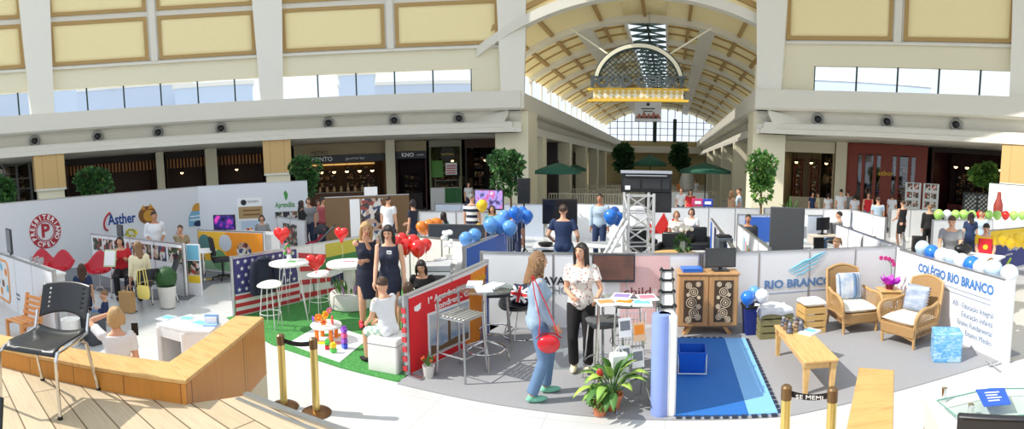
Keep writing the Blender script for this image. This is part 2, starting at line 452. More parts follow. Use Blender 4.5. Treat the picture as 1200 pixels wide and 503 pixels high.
# vault shell with the skylight slot left open
SK = 1.12
def vstrip(o0, o1, y0, y1, dz=0.0, n=10): 
    return lambda u, v: V3((HX + o0 + (o1 - o0) * u, y0 + (y1 - y0) * v, VZ(o0 + (o1 - o0) * u) + dz))
YV = 23.4
m = MB().grid(vstrip(-VW, -SK, YV, Y1), 16, 2).grid(vstrip(SK, VW, YV, Y1), 16, 2).grid(vstrip(-SK, SK, YV, 27.8), 4, 1).grid(vstrip(-SK, SK, 63, Y1), 4, 1)
struct(m.build('ceiling', CREAM, solid=.06))
def vring(y, w, d, mat, name, o0=-VW, o1=VW, gap=False):
    mb = MB(); n = 40
    segs = [(o0, o1)] if not gap else [(o0, -SK - .05), (SK + .05, o1)]
    for a, b in segs:
        mb.rings([[V3((HX + o, yy, VZ(o) - dd)) for yy, dd in ((y - w / 2, 0), (y + w / 2, 0), (y + w / 2, d), (y - w / 2, d))] for o in [a + (b - a) * i / n for i in range(n + 1)]])
    return struct(mb.build(name, mat, angle=25))
vring(YV, .5, .45, OFFW, 'beam')
for y in (27.6, 32.4, 37.2, 42, 46.8, 51.6, 56.4, 61.2, 66): vring(y, .4, .35, OFFW, 'beam', gap=27.8 < y < 63)
for y in [27.6 + 4.8 * k + q for k in range(8) for q in (1.6, 3.2)]:
    vring(y, .12, .12, TAN, 'beam', gap=y < 63)
def vlong(o, w, d, mat, y0=YV, y1=Y1):
    return struct(MB().rings([[V3((HX + o + s * w / 2, y, VZ(o + s * w / 2) - dd)) for s, dd in ((-1, -.05), (1, -.05), (1, d), (-1, d))] for y in (y0, y1)]).build('beam', mat))
for o in (-6.3, -4.9, -2.3, 2.3, 4.9, 6.3): vlong(o, .16, .14, TAN)
for o in (-3.3, 3.3): vlong(o, .8, .3, OFFW, 27.6)
vlong(0, .16, .14, TAN, YV, 27.6)
for o in (-SK, SK): vlong(o, .14, .2, OFFW, 27.6)
# skylight: dark green bars over the slot
sk = MB()
for k in range(24):
    y = 27.8 + k * 1.45
    sk.bar((HX - SK, y, VZ(SK) + .1), (HX, y + .78, VZ(0) + .12), .1, .1); sk.bar((HX + SK, y, VZ(SK) + .1), (HX, y + .78, VZ(0) + .12), .1, .1)
    sk.bar((HX - SK, y + 1.45, VZ(SK) + .1), (HX, y + .78, VZ(0) + .12), .07, .07); sk.bar((HX + SK, y + 1.45, VZ(SK) + .1), (HX, y + .78, VZ(0) + .12), .07, .07)
    sk.bar((HX - SK, y, VZ(SK) + .1), (HX + SK, y, VZ(SK) + .1), .08, .1)
sk.bar((HX, 27.8, VZ(0) + .14), (HX, 63, VZ(0) + .14), .12, .14)
sp = MB().grid(vstrip(-SK, SK, 27.8, 63, .22), 4, 1).build('window_5', GLASS, solid=.02); struct(sp)
sk.build('skylight_bars', GREENF, sp)
# clerestory strip under the vault on either side, end lunette
for s, nm in ((-1, 'window_6'), (1, 'window_7')):
    x = HX + s * 7.55
    g = struct(MB().box((x, (YV + Y1) / 2, 7.0), (.03, Y1 - YV, 2.1)).build(nm, GLASS))
    mm = MB()
    for k in range(18): mm.box((x - s * .04, YV + 1 + k * 2.7, 7.0), (.1, .1, 2.1))
    mm.build('mullions', OFFW, g)
for s in (-1, 1):
    struct(MB().box((HX + s * 7.65, (YV + Y1) / 2 + 1.5, 5.5), (.2, Y1 - YV - 3, 1.0)).build('wall_hall_%s' % ('left' if s < 0 else 'right'), CREAMW))
gl = struct(MB().ext([(HX + o, Y1 - .1, max(6.0, VZ(o))) for o in [7.4 - 14.8 * i / 24 for i in range(25)]] + [(HX - 7.4, Y1 - .1, 6.0), (HX + 7.4, Y1 - .1, 6.0)], (0, .04, 0)).build('window_8', GLASS))
mm = MB()
for k in range(-7, 8): mm.box((HX + k, Y1 - .15, (6 + VZ(k)) / 2), (.09, .09, VZ(k) - 6))
for z in (6.8, 7.7, 8.6):
    w = sqrt(max(0, VR * VR - (z - VC) ** 2)); w = min(w, 7.4); mm.box((HX, Y1 - .15, z), (2 * w, .09, .07))
for o in (-.75, 2.0): mm.box((HX + o, Y1 - .3, 7.4), (.5, .3, 3.2))
mm.build('window_bars', GREENF, gl)
struct(MB().box((HX, Y1 + .2, 3), (22, .3, 6.0)).build('wall_back', M('hall_end_wall', (176, 160, 116), .8)))
struct(MB().box((HX, Y1 - 1.2, 4.75), (12, 1.6, .9)).build('beam', OFFW))
# spandrel over the front arch
def spandrel(sgn):
    ps = []
    n = 14
    for i in range(n + 1):
        o = sgn * (VW * i / n); ps.append((HX + o, YV + .1, VZ(o)))
    ps += [(HX + sgn * VW, YV + .1, 12.8), (HX, YV + .1, 12.8)]
    return struct(MB().ext(ps, (0, .15, 0)).build('wall_arch_%s' % ('left' if sgn < 0 else 'right'), CREAM))
spandrel(-1); spandrel(1)
for sgn in (-1, 1):
    mb = MB(); n = 16
    mb.rings([[V3((HX + sgn * o, yy, VZ(o) + dz)) for yy, dz in ((YV - .02, .3), (YV + .12, .3), (YV + .12, .55), (YV - .02, .55))] for o in [7.0 * i / n for i in range(n + 1)]])
    struct(mb.build('beam', TAN, angle=25))
# columns and dark shop fronts along the hall
for y in (29, 36.9, 44, 51, 57.5): pillar(-8.1, -7.2, y - .45, y + .45, 0, 4.13, CREAMW)
for y in (32, 39.6, 47, 55): pillar(3.95, 4.75, y - .45, y + .45, 0, 4.13, CREAMW)
SHOPD = M_ramp('shop_dark', 'cells', [(0, (30, 22, 18)), (.4, (64, 44, 30)), (.7, (38, 34, 30)), (.88, (120, 88, 52)), (.95, (150, 132, 100))], (1, 1, 1), .6, 1.6, const=True)
struct(MB().box((-12.2, 49, 2.05), (.2, 42, 4.1)).build('wall_food_left', SHOPD))
struct(MB().box((8.9, 49, 2.05), (.2, 42, 4.1)).build('wall_food_right', SHOPD))
# FOOD COURT sign hung in the mouth of the hall
FY = 23.6
t = thing('food_court_sign', 'arched lattice sign reading FOOD COURT hanging on two rods under the vault', 'sign', (AT(748, 100, FY + .1).x, FY, 5.43))
def half(n, rx, rz, z0): return [(rx * cos(pi * i / n), 0, z0 + rz * sin(pi * i / n)) for i in range(n + 1)]
rim = MB(); n = 36
rim.rings([[(rx * cos(pi * i / n), yy, .86 + rz * sin(pi * i / n)) for rx, rz, yy in ((2.02, 1.7, -.1), (1.86, 1.54, -.1), (1.86, 1.54, .1), (2.02, 1.7, .1))] for i in range(n + 1)])
rim.build('arch_rim', CREAMW, t)
r2 = MB(); r2.rings([[(rx * cos(pi * i / n), yy, .86 + rz * sin(pi * i / n)) for rx, rz, yy in ((1.86, 1.54, -.06), (1.79, 1.47, -.06), (1.79, 1.47, .06), (1.86, 1.54, .06))] for i in range(n + 1)])
r2.rings([[(rx * cos(pi * i / n), yy, .86 + rz * sin(pi * i / n)) for rx, rz, yy in ((2.07, 1.75, -.07), (2.02, 1.7, -.07), (2.02, 1.7, .07), (2.07, 1.75, .07))] for i in range(n + 1)])
r2.build('rim_edge', GREENF, t)
lat = MB()
for k in range(-22, 23):
    for s in (-1, 1):
        c = k * .26; pts = []
        for i in range(81):
            z = .86 + i * 1.54 / 80; x = c + s * (z - .86) * 1.15
            if abs(x) < 1.8 and ((x / 1.82) ** 2 + ((z - .86) / 1.5) ** 2) < 1: pts.append((x, .02 * s, z))
        if len(pts) > 3: lat.bar(pts[0], pts[-1], .035, .035)
lat.build('lattice', GREENF, t)
base = MB().box((0, 0, .31), (4.1, .16, .44)).build('lattice_board', M_ramp('checker_board', 'checker', [(0, (240, 232, 206)), (1, (214, 182, 96))], (1, 1, 1), .6, 5.2, rot=(0, radians(45), 0)), t)
b2 = MB(); 
for z in (.56, .06): b2.box((0, 0, z), (4.6, .22, .1))
b2.build('yellow_rail', M('sign_yellow', (236, 192, 60), .5), t)
text('FOOD COURT', .66, M('letter_slate', (70, 78, 78), .5), t, (0, -.2, .85), width=4.3, depth=.1, bold=.03)
for s in (-1, 1): MB().cyl((s * 1.35, 0, 2.1), (s * 3.3, .9, 3.55), .035, n=8).build('hanging_rod', CREAMW, t)
# hanging banner with the painted skyline
t = thing('hanging_banner', 'small grey hanging banner with red mountains below the arched lattice sign', 'banner', (AT(759.5, 130, 27).x, 26.9, 4.55))
z1 = (AT(760, 118, 27).z - 4.55); z0 = AT(760, 142.5, 27).z - 4.55
MB().box((0, 0, (z0 + z1) / 2), (1.38, .03, z1 - z0)).build('cloth', M('banner_grey', (196, 196, 198), .7), t)
mb = MB()
for i, x in enumerate((-.45, -.2, .05, .3, .5)): mb.ext([(x - .2, -.02, z0 + .15), (x + .2, -.02, z0 + .15), (x, -.02, z0 + .42 + .1 * (i % 2))], (0, -.006, 0))
mb.build('printed_mountains', M('banner_red', (150, 96, 84), .7), t)
mb = MB(); disc(mb, (0, z1 - .2), .09, -.02, 12); mb.box((0, -.02, z1 - .42), (.7, .008, .05)); mb.box((0, -.02, z1 - .55), (.5, .008, .04))
mb.build('printed_emblem', INKK, t)
MB().cyl((0, 0, z1), (0, 0, VZ(.2) - 4.6), .012, n=6).build('cord', DARK, t)
# ================================================================ shops under the gallery
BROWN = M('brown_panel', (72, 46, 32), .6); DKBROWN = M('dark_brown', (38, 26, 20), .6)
WARM = M('warm_lamp', (255, 214, 140), .5, emit=6.0); WARM2 = M('lit_shelf', (226, 178, 104), .6, emit=.8)
MAROON = M('maroon_wall', (66, 20, 22), .6); REDW = M('red_facade', (138, 56, 40), .5); BEIGE = M('beige_fascia', (176, 160, 128), .7)
SIGNK = M('sign_black', (14, 14, 16), .35)
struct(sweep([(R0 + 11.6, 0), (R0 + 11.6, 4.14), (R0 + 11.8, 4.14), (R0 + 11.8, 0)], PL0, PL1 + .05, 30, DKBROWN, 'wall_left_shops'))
struct(sweep([(R0 + 11.6, 0), (R0 + 11.6, 4.14), (R0 + 11.8, 4.14), (R0 + 11.8, 0)], PR0 - .05, PR1, 30, MAROON, 'wall_right_shops'))
STOCK = M_ramp('shop_stock', 'cells', [(0, (60, 40, 24)), (.3, (150, 110, 60)), (.5, (40, 34, 30)), (.7, (190, 160, 110)), (.85, (90, 30, 24)), (.95, (210, 200, 180))], (1, 1, 1.6), .6, 6, const=True)
class Shop:
    def __init__(s, name, label, xa, xb, R=R0 + 6.0, py=190):
        a, b = PHI(xa, R, py), PHI(xb, R, py)
        s.p0, p1 = pol(a, R, 0), pol(b, R, 0)
        d = p1 - s.p0; s.L = d.length; s.rz = atan2(d.y, d.x)
        s.t = thing(name, label, 'shop', s.p0, s.rz); s.R = R
        s.xa, s.xb = xa, xb
    def box(s, name, mat, x0, x1, y0, y1, z0, z1, parent=None, bevel=0):
        return MB().box(((x0 + x1) / 2, (y0 + y1) / 2, (z0 + z1) / 2), (x1 - x0, y1 - y0, z1 - z0)).build(name, mat, parent or s.t, bevel=bevel)
    def shell(s, back, depth=3.2, side=None, top=4.1):
        side = side or back
        s.box('rear_wall', back, 0, s.L, depth, depth + .1, 0, top)
        s.box('side_wall', side, 0, .1, .02, depth - .02, 0, top); s.box('side_wall', side, s.L - .1, s.L, .02, depth - .02, 0, top)
    def shelf(s, x0, x1, y, z0, z1, n, mat=None, stock=True):
        mb = MB()
        for i in range(n + 1): mb.box(((x0 + x1) / 2, y, z0 + (z1 - z0) * i / n), (x1 - x0, .4, .04))
        for x in (x0, x1): mb.box((x, y, (z0 + z1) / 2), (.05, .42, z1 - z0))
        o = mb.build('shelving', mat or DKBROWN, s.t)
        if stock:
            mb = MB(); r = random.Random(int(x0 * 100 + z0 * 10))
            for i in range(n):
                x = x0 + .1
                while x < x1 - .2:
                    w = r.uniform(.12, .35); h = r.uniform(.3, .85) * (z1 - z0) / n
                    mb.box((x + w / 2, y - .05, z0 + (z1 - z0) * i / n + .02 + h / 2), (w * .9, .25, h)); x += w + r.uniform(0, .1)
            mb.build('shelf_stock', STOCK, o, )['kind'] = 'stuff'
    def lamps(s, xs, y, z, r=.09, cord=True):
        for x in xs:
            l = MB().lathe([(.02, z + .12), (r * 1.5, z + .02), (r * 1.5, z), (.02, z + .04)], (x, y, 0), 12).build('pendant_lamp', DARK, s.t)
            MB().ball((x, y, z), r, 10, 7).build('bulb', WARM, l)
            if cord: MB().cyl((x, y, z + .1), (x, y, 4.1), .012, n=5).build('lamp_cord', DARK, l)
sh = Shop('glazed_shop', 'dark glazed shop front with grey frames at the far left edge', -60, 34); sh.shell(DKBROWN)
for k in range(7): sh.box('mullion', GREY, k * sh.L / 6 - .05, k * sh.L / 6 + .05, -.05, .05, 0, 4.1)
for z in (2.6, 3.2): sh.box('transom', GREY, 0, sh.L, -.03, .03, z, z + .08)
sh.box('pane', GLASS, 0, sh.L, 0, .01, 0, 4.1)
for x0, x1 in ((.5, 1.6), (3.2, 5)): sh.shelf(x0, x1, 2.0, .2, 3.6, 6, GREY)
for (xa, xb, lab) in ((76, 183, 'brown panelled shop with a golden slatted pelmet behind the left tan pillar'), (194, 242, 'brown shop bay with golden slats between two white columns'), (254, 312, 'dark shop bay with wooden side panel left of the second tan pillar')):
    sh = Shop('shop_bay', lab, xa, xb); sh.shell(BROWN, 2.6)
    sh.box('fascia', DKBROWN, 0, sh.L, -.05, .1, 3.75, 4.1)
    mb = MB(); n = int(sh.L / .2)
    for i in range(n): mb.box((.1 + i * sh.L / n, .3, 3.45), (.09, .06, .55))
    sh_p = mb.build('slatted_pelmet', M('golden_slat', (186, 120, 58), .5), sh.t)
    sh.box('dado', DKBROWN, .1, sh.L - .1, 2.45, 2.58, 0, 1.4)
    sh.box('counter', M('shop_counter', (120, 84, 54), .5), sh.L * .3, sh.L * .8, 1.0, 1.6, 0, 1.1, bevel=.02)
    sh.lamps([sh.L * .4], 1.5, 2.9)
# PONTO
sh = Shop('coffee_shop', 'lit coffee shop with black lettered fascia and glowing lamps behind the small tree', 345, 452); sh.shell(M('ochre_wall', (112, 82, 50), .7))
sh.box('fascia', BEIGE, 0, sh.L, -.05, .12, 3.42, 4.1); f = sh.box('sign_band', SIGNK, 0, sh.L, -.14, -.06, 2.98, 3.4)
text('PONTO', .36, INKW, f, (1.0, -.15, 3.19), align='LEFT', bold=.008); text('gourmet bar', .22, INKW, f, (3.05, -.15, 3.19), align='LEFT')
text('METRO', .3, INKK, f, (1.0, -.07, 3.58), align='LEFT')
sh.shelf(.4, sh.L * .45, 2.8, 1.0, 2.8, 4, BROWN); sh.shelf(sh.L * .55, sh.L - .5, 2.8, 1.0, 2.8, 4, BROWN)
c = sh.box('counter', M('counter_wood', (104, 66, 40), .5), .3, sh.L - .6, .5, 1.1, 0, 1.15, bevel=.02); sh.box('counter_top', M('counter_stone', (170, 160, 146), .3), .25, sh.L - .55, .45, 1.15, 1.15, 1.2, c)
sh.lamps([sh.L * k / 7 for k in range(1, 7)], .8, 2.45, .11)
sh.box('lit_pelmet', WARM2, .5, sh.L - .5, 3.0, 3.1, 2.84, 2.94)
mb = MB()
for k in range(9):
    mb.lathe([(.08, 1.2), (.1, 1.35), (.05, 1.5), (.05, 1.55)], (1 + k * (sh.L - 2) / 8, .8, 0), 10)
mb.build('counter_jars', M('jar_tan', (196, 170, 130), .3), c)
# KNO
sh = Shop('snack_shop', 'narrow maroon shop with black lettered fascia beside the white column', 464, 500); sh.shell(MAROON)
sh.box('fascia', BEIGE, 0, sh.L, -.05, .12, 3.5, 4.1); f = sh.box('sign_band', SIGNK, 0, sh.L, -.14, -.06, 3.06, 3.48)
text('KNO', .32, INKW, f, (.35, -.15, 3.27), align='LEFT', bold=.008); text('snacks', .16, INKW, f, (1.25, -.15, 3.27), align='LEFT')
sh.shelf(.3, sh.L - .3, 2.6, .8, 2.2, 3); sh.box('counter', DKBROWN, .2, sh.L - .3, .5, 1.0, 0, 1.0)
# juice bar
sh = Shop('juice_bar', 'bright juice bar with round dark sign and green and white counter', 503, 541); sh.shell(M('olive_wall', (120, 128, 92), .7), 2.6)
sh.box('fascia', M('fascia_grey', (150, 146, 132), .7), 0, sh.L, -.05, .1, 3.7, 4.1)
mb = MB(); disc(mb, (sh.L * .58, 3.25), .42, -.1, 24, th=.06); g = mb.build('round_sign', M('sign_dark', (44, 40, 30), .5), sh.t)
text('NATURAL', .16, INKY, g, (sh.L * .58, -.165, 3.25))
sh.box('menu_poster', PAPER, sh.L * .5, sh.L * .85, -.06, -.02, 2.05, 2.75); sh.box('menu_poster', M('menu_green', (90, 150, 60), .6), .1, sh.L * .42, .3, .34, 1.9, 2.9)
mb = MB()
for k in range(4): mb.box((sh.L * .675, -.065, 2.15 + k * .14), (sh.L * .28, .006, .06))
mb.build('menu_print', INKR, sh.t)
sh.box('counter', PAPER, .05, sh.L - .05, -.2, .4, 0, 1.3)
for x0, x1 in ((.9, 1.6), (sh.L - .3, sh.L - .06)): sh.box('counter_panel', M('counter_green', (40, 110, 50), .5), x0, x1, -.26, -.2, .4, 1.28)
sh.shelf(.2, sh.L - .2, 2.2, 1.2, 2.6, 3, PAPER); sh.lamps([sh.L * .3, sh.L * .7], 1.0, 2.9)
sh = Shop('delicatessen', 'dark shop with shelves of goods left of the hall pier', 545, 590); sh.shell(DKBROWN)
sh.shelf(.3, sh.L * .5, 2.2, .8, 3.4, 5); sh.shelf(sh.L * .55, sh.L - .3, 2.2, .8, 3.4, 5); sh.box('fascia', BROWN, 0, sh.L, -.05, .1, 3.6, 4.1); sh.lamps([sh.L * .5], 1.2, 2.9)
sh.box('counter', M('counter_cream', (190, 176, 150), .5), .2, sh.L - .2, .3, .9, 0, 1.1)
# right wing
sh = Shop('toy_shop', 'shop with red shelves full of goods right of the hall pier', 917, 978, R0 + 5.0); sh.shell(M('shop_cream', (178, 160, 120), .7), 3)
for k in range(3): sh.shelf(.3 + k * sh.L / 3, (k + 1) * sh.L / 3 - .2, 2.4, .6, 3.2, 5, REDW)
sh.box('fascia', CREAMW, 0, sh.L, -.05, .1, 3.5, 4.1); sh.lamps([sh.L * .2, sh.L * .5, sh.L * .8], 1.2, 3.0)
sh.box('counter', M('counter_cream', (190, 176, 150), .5), .4, sh.L - .4, .4, 1.0, 0, 1.1)
sh = Shop('red_shop', 'red fronted shop with tall glass panels under the right gallery', 999, 1080, R0 + 5.0); sh.shell(M('shop_dark_red', (90, 34, 26), .7), 3)
n = 6
for k in range(n + 1): sh.box('red_post', REDW, k * sh.L / n - (.3 if k in (0, 3, 6) else .08), k * sh.L / n + (.3 if k in (0, 3, 6) else .08), -.1, .1, 0, 4.1)
sh.box('fascia', REDW, 0, sh.L, -.12, .14, 3.55, 4.1); sh.box('pane', GLASS, 0, sh.L, 0, .01, 0, 3.5)
text('sabor', .36, INKY, sh.t, (sh.L * .5, -.16, 2.6))
sh.shelf(.6, sh.L * .45, 2.2, .6, 3.0, 5, BEIGE); sh.shelf(sh.L * .55, sh.L - .6, 2.2, .6, 3.0, 5, BEIGE)
sh = Shop('restaurant', 'dark red restaurant interior with a row of pendant lamps under the right gallery', 1092, 1190, R0 + 5.0); sh.shell(MAROON, 4.5)
sh.box('fascia', DKBROWN, 0, sh.L, -.05, .1, 3.85, 4.1); sh.lamps([sh.L * k / 9 for k in (2, 3.3, 5, 7)], 1.6, 3.2, .1)
sh.box('counter', M('red_counter', (110, 26, 24), .5), .4, sh.L * .7, 2.6, 3.2, 0, 1.1); sh.shelf(.5, sh.L * .6, 4.1, 1.2, 3, 4)
for k in range(4):
    x = 1 + k * 1.6
    c = MB().box((x, .9, .74), (.8, .7, .04)).cyl((x, .9, 0), (x, .9, .74), .04, n=8).build('dining_table', DKBROWN, sh.t)
# ================================================================ deck in the foreground
ZD = .95
PLANK = M_brick('deck_planks', (214, 196, 164), (202, 182, 148), (120, 98, 72), 2.6, .19, .006, .55, .5, rot=radians(6), grain=.35)
KERBW = M_ramp('kerb_wood', 'noise', [(.3, (196, 150, 88)), (.55, (214, 172, 110)), (.75, (182, 134, 76))], (1.2, 9, 3), .45, 2.2, rot=(0, 0, radians(-62)))
KERBF = M_brick('kerb_panels', (214, 146, 62), (204, 134, 54), (150, 92, 36), .42, 1.0, .004, .4, 0, grain=.3)
STEEL = M('steel_nosing', (176, 178, 180), .3, .9)
dk = [(-10, -1.87), (-2.92, 2.0), (-2.72, 2.36), (.62, 2.36), (.72, 2.0), (8, -1.9), (8, -4), (-10, -4)]
d = struct(MB().prism(dk, 0.0, ZD).build('floor_deck', PLANK))
ns = MB(); ns.bar((-2.72, 2.38, ZD + .005), (.62, 2.38, ZD + .005), .05, .03); ns.bar((-2.72, 2.3, ZD + .004), (.62, 2.3, ZD + .004), .03, .01)
struct(ns.build('trim_60', STEEL))
for i, z in enumerate((.63, .32)): struct(MB().box((-1.05, 2.5 + .3 * i, z / 2), (3.2, .32 + .0 * i, z)).build('floor_step', WHITE, bevel=.01))
def kerb(path, w, name, z0=ZD, z1=1.13):
    """wooden coping along the deck edge: path is the inner edge, w the width to the outside"""
    pts = [V3((x, y, 0)) for x, y in path]; outs = []
    for i, p in enumerate(pts):
        a = (p - pts[i - 1]).normalized() if i else None; b = (pts[i + 1] - p).normalized() if i < len(pts) - 1 else None
        na = V3((-a.y, a.x, 0)) if a else None; nb = V3((-b.y, b.x, 0)) if b else None
        if na and nb:
            m = (na + nb).normalized(); outs.append(p + m * w / max(.3, m.dot(na)))
        else: outs.append(p + (na or nb) * w)
    return [(p.x, p.y) for p in pts], [(p.x, p.y) for p in outs]
ci = V3((-2.9, 1.99, 0)); da = V3((.876, .482, 0)); db = V3((-.43, .903, 0))
inn, out = kerb([tuple((ci - da * 8).xy), tuple(ci.xy), tuple((ci + db * 1.62).xy)], .30, '')
top = MB(); body = MB()
def ring_prism(mb, inn, out, z0, z1):
    for i in range(len(inn) - 1):
        mb.prism([inn[i], inn[i + 1], out[i + 1], out[i]], z0, z1)
ring_prism(top, inn, out, 1.095, 1.13)
ring_prism(body, [(x * .997 - .012, y) for x, y in inn], [(x + .004, y - .004) for x, y in out], .55, 1.095)
t = thing('wooden_kerb', 'low wooden bench kerb turning the corner at the left of the deck', 'bench', (0, 0, 0))
top.build('coping', KERBW, t, bevel=.006); body.build('front_boards', KERBF, t)
b = MB(); ring_prism(b, [(x * .995 - .03, y + .01) for x, y in inn], [(x + .03, y - .03) for x, y in out], 0.0, .55); b.build('plinth', M('plinth_cream', (216, 204, 178), .6), t)
c2 = V3((.72, 1.99, 0)); db2 = V3((.43, .903, 0))
inn, out = kerb([tuple((c2 + db2 * 1.54).xy), tuple(c2.xy), (6.8, -1.35)], .26, '')
top = MB(); body = MB(); ring_prism(top, inn, out, 1.095, 1.13); ring_prism(body, inn, out, .55, 1.095)
t = thing('wooden_kerb', 'low wooden bench kerb running away between the brass posts and the glass counter', 'bench', (0, 0, 0))
top.build('coping', KERBW, t, bevel=.006); body.build('front_boards', KERBF, t)
b = MB(); ring_prism(b, inn, out, 0.0, .55); b.build('plinth', MATS['plinth_cream'], t)

def on_wall(px, py, p0, p1):
    """local (x, z) on the vertical plane through p0-p1 seen at a pixel"""
    w = ray(px, py); d = V3((p1[0] - p0[0], p1[1] - p0[1])); n = V3((-d.y, d.x)); tt = (p0[0] * n.x + p0[1] * n.y) / (w.x * n.x + w.y * n.y)
    q = w * tt; return ((q.x - p0[0]) * d.x + (q.y - p0[1]) * d.y) / d.length, q.z + CAMH
# ================================================================ carpets of the booths
CARPET = M('grey_carpet', (152, 152, 155), .95, var=.12, scale=60, bump=.3)
DCARPET = M('dark_carpet', (118, 120, 124), .95, var=.12, scale=60, bump=.3)
GRASS = M_ramp('green_carpet', 'noise', [(.3, (44, 110, 52)), (.5, (66, 138, 66)), (.7, (88, 156, 78))], (1, 1, 1), .95, 40, bump=.4)
def carpet(name, pts, mat, z=.012): return struct(MB().prism(pts, 0, z).build(name, mat))
carpet('floor_carpet_centre', [(-3.02, 5.0), (-2.0, 4.95), (-.6, 4.92), (1.3, 4.95), (2.75, 5.27), (4.9, 5.72), (4.75, 8.9), (4.5, 14), (-3.4, 14), (-3.3, 8)], CARPET)
carpet('floor_carpet_green', [(-6.95, 5.75), (-5.3, 5.22), (-3.9, 5.07), (-3.05, 5.05), (-2.6, 7.6), (-3.2, 8.6), (-6.3, 9.6)], GRASS)
carpet('floor_carpet_left', [(-14.6, 4.6), (-11, 5.2), (-9.25, 5.62), (-8.6, 6.1), (-9.4, 7.4), (-8.7, 8.8), (-11.5, 13.2), (-14.6, 11)], DCARPET)

# ================================================================ partition panels
def panel(name, label, cat, p0, p1, h, th=.05, mat=None, z0=0.0, rail=True, posts=True, h1=None, group=None):
    p0 = V3((p0[0], p0[1], 0)); p1 = V3((p1[0], p1[1], 0)); dd = p1 - p0; L = dd.length
    t = thing(name, label, cat, p0, atan2(dd.y, dd.x), group); h1 = h1 or h
    MB().ext([(0, th / 2, z0), (L, th / 2, z0), (L, th / 2, h1), (0, th / 2, h)], (0, -th, 0)).build('board', mat or LBOARD, t)
    if rail:
        MB().bar((0, 0, h + .012), (L, 0, h1 + .012), th + .014, .025).build('top_rail', ALU, t)
    if posts:
        n = max(1, round(L / 1.0))
        for i in range(n + 1):
            x = min(max(L * i / n, .015), L - .015); hh = h + (h1 - h) * i / n
            MB().cyl((x, th * .1, 0), (x, th * .1, hh + .03), th / 2 + .012, n=10).build('post', ALU, t)
    return t, L
def flatbox(t, name, mat, x0, x1, z0, z1, y=-.03, th=.006, bevel=0):
    return MB().box(((x0 + x1) / 2, y - th / 2, (z0 + z1) / 2), (x1 - x0, th, z1 - z0)).build(name, mat, t, bevel=bevel)
PHOTO = M_ramp('photo_print', 'cells', [(0, (70, 60, 60)), (.25, (190, 160, 140)), (.45, (60, 80, 120)), (.6, (220, 214, 206)), (.8, (150, 70, 60)), (.92, (40, 40, 44))], (1, 1, 1), .4, 9, const=True)
PHOTO2 = M_ramp('photo_print_dark', 'cells', [(0, (40, 40, 48)), (.3, (150, 120, 100)), (.5, (210, 200, 190)), (.65, (70, 90, 60)), (.85, (180, 60, 50))], (1, 1, 1), .4, 13, const=True)
SKYPIC = M_ramp('sky_print', 'noise', [(.3, (120, 150, 190)), (.6, (206, 210, 214)), (.8, (226, 214, 196))], (1, 1, 2), .45, 2.5)

# ---- flags panel on the green carpet
t, L = panel('flag_partition', 'low panel printed with star and stripe flag at the edge of the green carpet', 'panel', (-6.87, 5.86), (-6.2, 9.5), 1.08, .05)
flatbox(t, 'canton', M('flag_blue', (70, 66, 124), .5), .03, 1.45, .42, 1.06)
st = MB()
for r in range(5):
    for c in range(9):
        x = .12 + c * .155 + (.077 if r % 2 else 0); z = .49 + r * .125
        if x > 1.4: continue
        ps = [(x + (.045 if k % 2 == 0 else .018) * sin(pi * k / 5), -.037, z + (.045 if k % 2 == 0 else .018) * cos(pi * k / 5)) for k in range(10)]
        st.ext(ps, (0, -.004, 0))
st.build('stars', INKW, t)
FR = M('flag_red', (196, 52, 62), .5)
sm = MB()
for k in range(3): sm.box((.75, -.033, .07 + k * .14), (1.46, .006, .07))
for k in range(4): sm.ext([(1.5, -.03, .07 + k * .27), (3.0, -.03, .0 + k * .2 + .02), (3.0, -.03, .08 + k * .2 + .02), (1.5, -.03, .17 + k * .27)], (0, -.006, 0))
sm.build('stripes', FR, t)
flatbox(t, 'far_print', M('print_yellow_green', (206, 190, 70), .5), 2.2, 3.4, .78, 1.06, th=.008)
mb = MB(); mb.ext([(2.0, -.03, .55), (3.65, -.03, .66), (3.65, -.03, .8), (2.0, -.03, .78)], (0, -.009, 0)); mb.build('far_green_print', M('flag_green', (60, 130, 70), .5), t)
mb = MB(); mb.ext([(2.3, -.03, .2), (3.6, -.03, .4), (3.6, -.03, .52), (2.3, -.03, .36)], (0, -.009, 0)); mb.build('far_blue_print', INKN, t)
flatbox(t, 'far_brown_print', M('print_tan', (170, 130, 90), .5), 2.5, 3.66, .06, .3, th=.004)

# ---- red travel panel
t, L = panel('travel_partition', 'red travel panel with a clock tower photograph behind the silver bar stools', 'panel', (-3.04, 5.27), (-2.62, 6.98), .98, .06, h1=1.14)
L0 = L
mb = MB(); mb.ext([(.03, -.03, .03), (1.15, -.03, .03), (1.3, -.03, 1.04), (.03, -.03, .96)], (0, -.008, 0)); mb.build('red_print', M('banner_red_bright', (222, 34, 42), .5), t)
mb = MB(); mb.ext([(1.15, -.03, .03), (1.5, -.03, .03), (1.72, -.03, 1.1), (1.3, -.03, 1.04)], (0, -.008, 0)); mb.build('orange_print', INKO, t)
mb = MB(); mb.ext([(1.5, -.03, .03), (L - .03, -.03, .03), (L - .03, -.03, 1.1), (1.66, -.03, 1.09)], (0, -.008, 0)); mb.build('blue_print', M('banner_blue', (52, 84, 176), .5), t)
flatbox(t, 'white_mount', INKW, .36, 1.25, .12, .7, -.038)
ph = flatbox(t, 'photograph', SKYPIC, .39, 1.22, .15, .67, -.044)
mb = MB(); mb.box((.78, -.051, .4), (.05, .006, .4)).ext([(.755, -.048, .6), (.805, -.048, .6), (.78, -.048, .66)], (0, -.006, 0)); mb.ext([(.4, -.05, .15), (1.2, -.05, .15), (1.2, -.05, .24), (.9, -.05, .25), (.6, -.05, .22), (.4, -.05, .28)], (0, -.006, 0))
mb.build('clock_tower', M('tower_brown', (120, 92, 66), .5), ph)
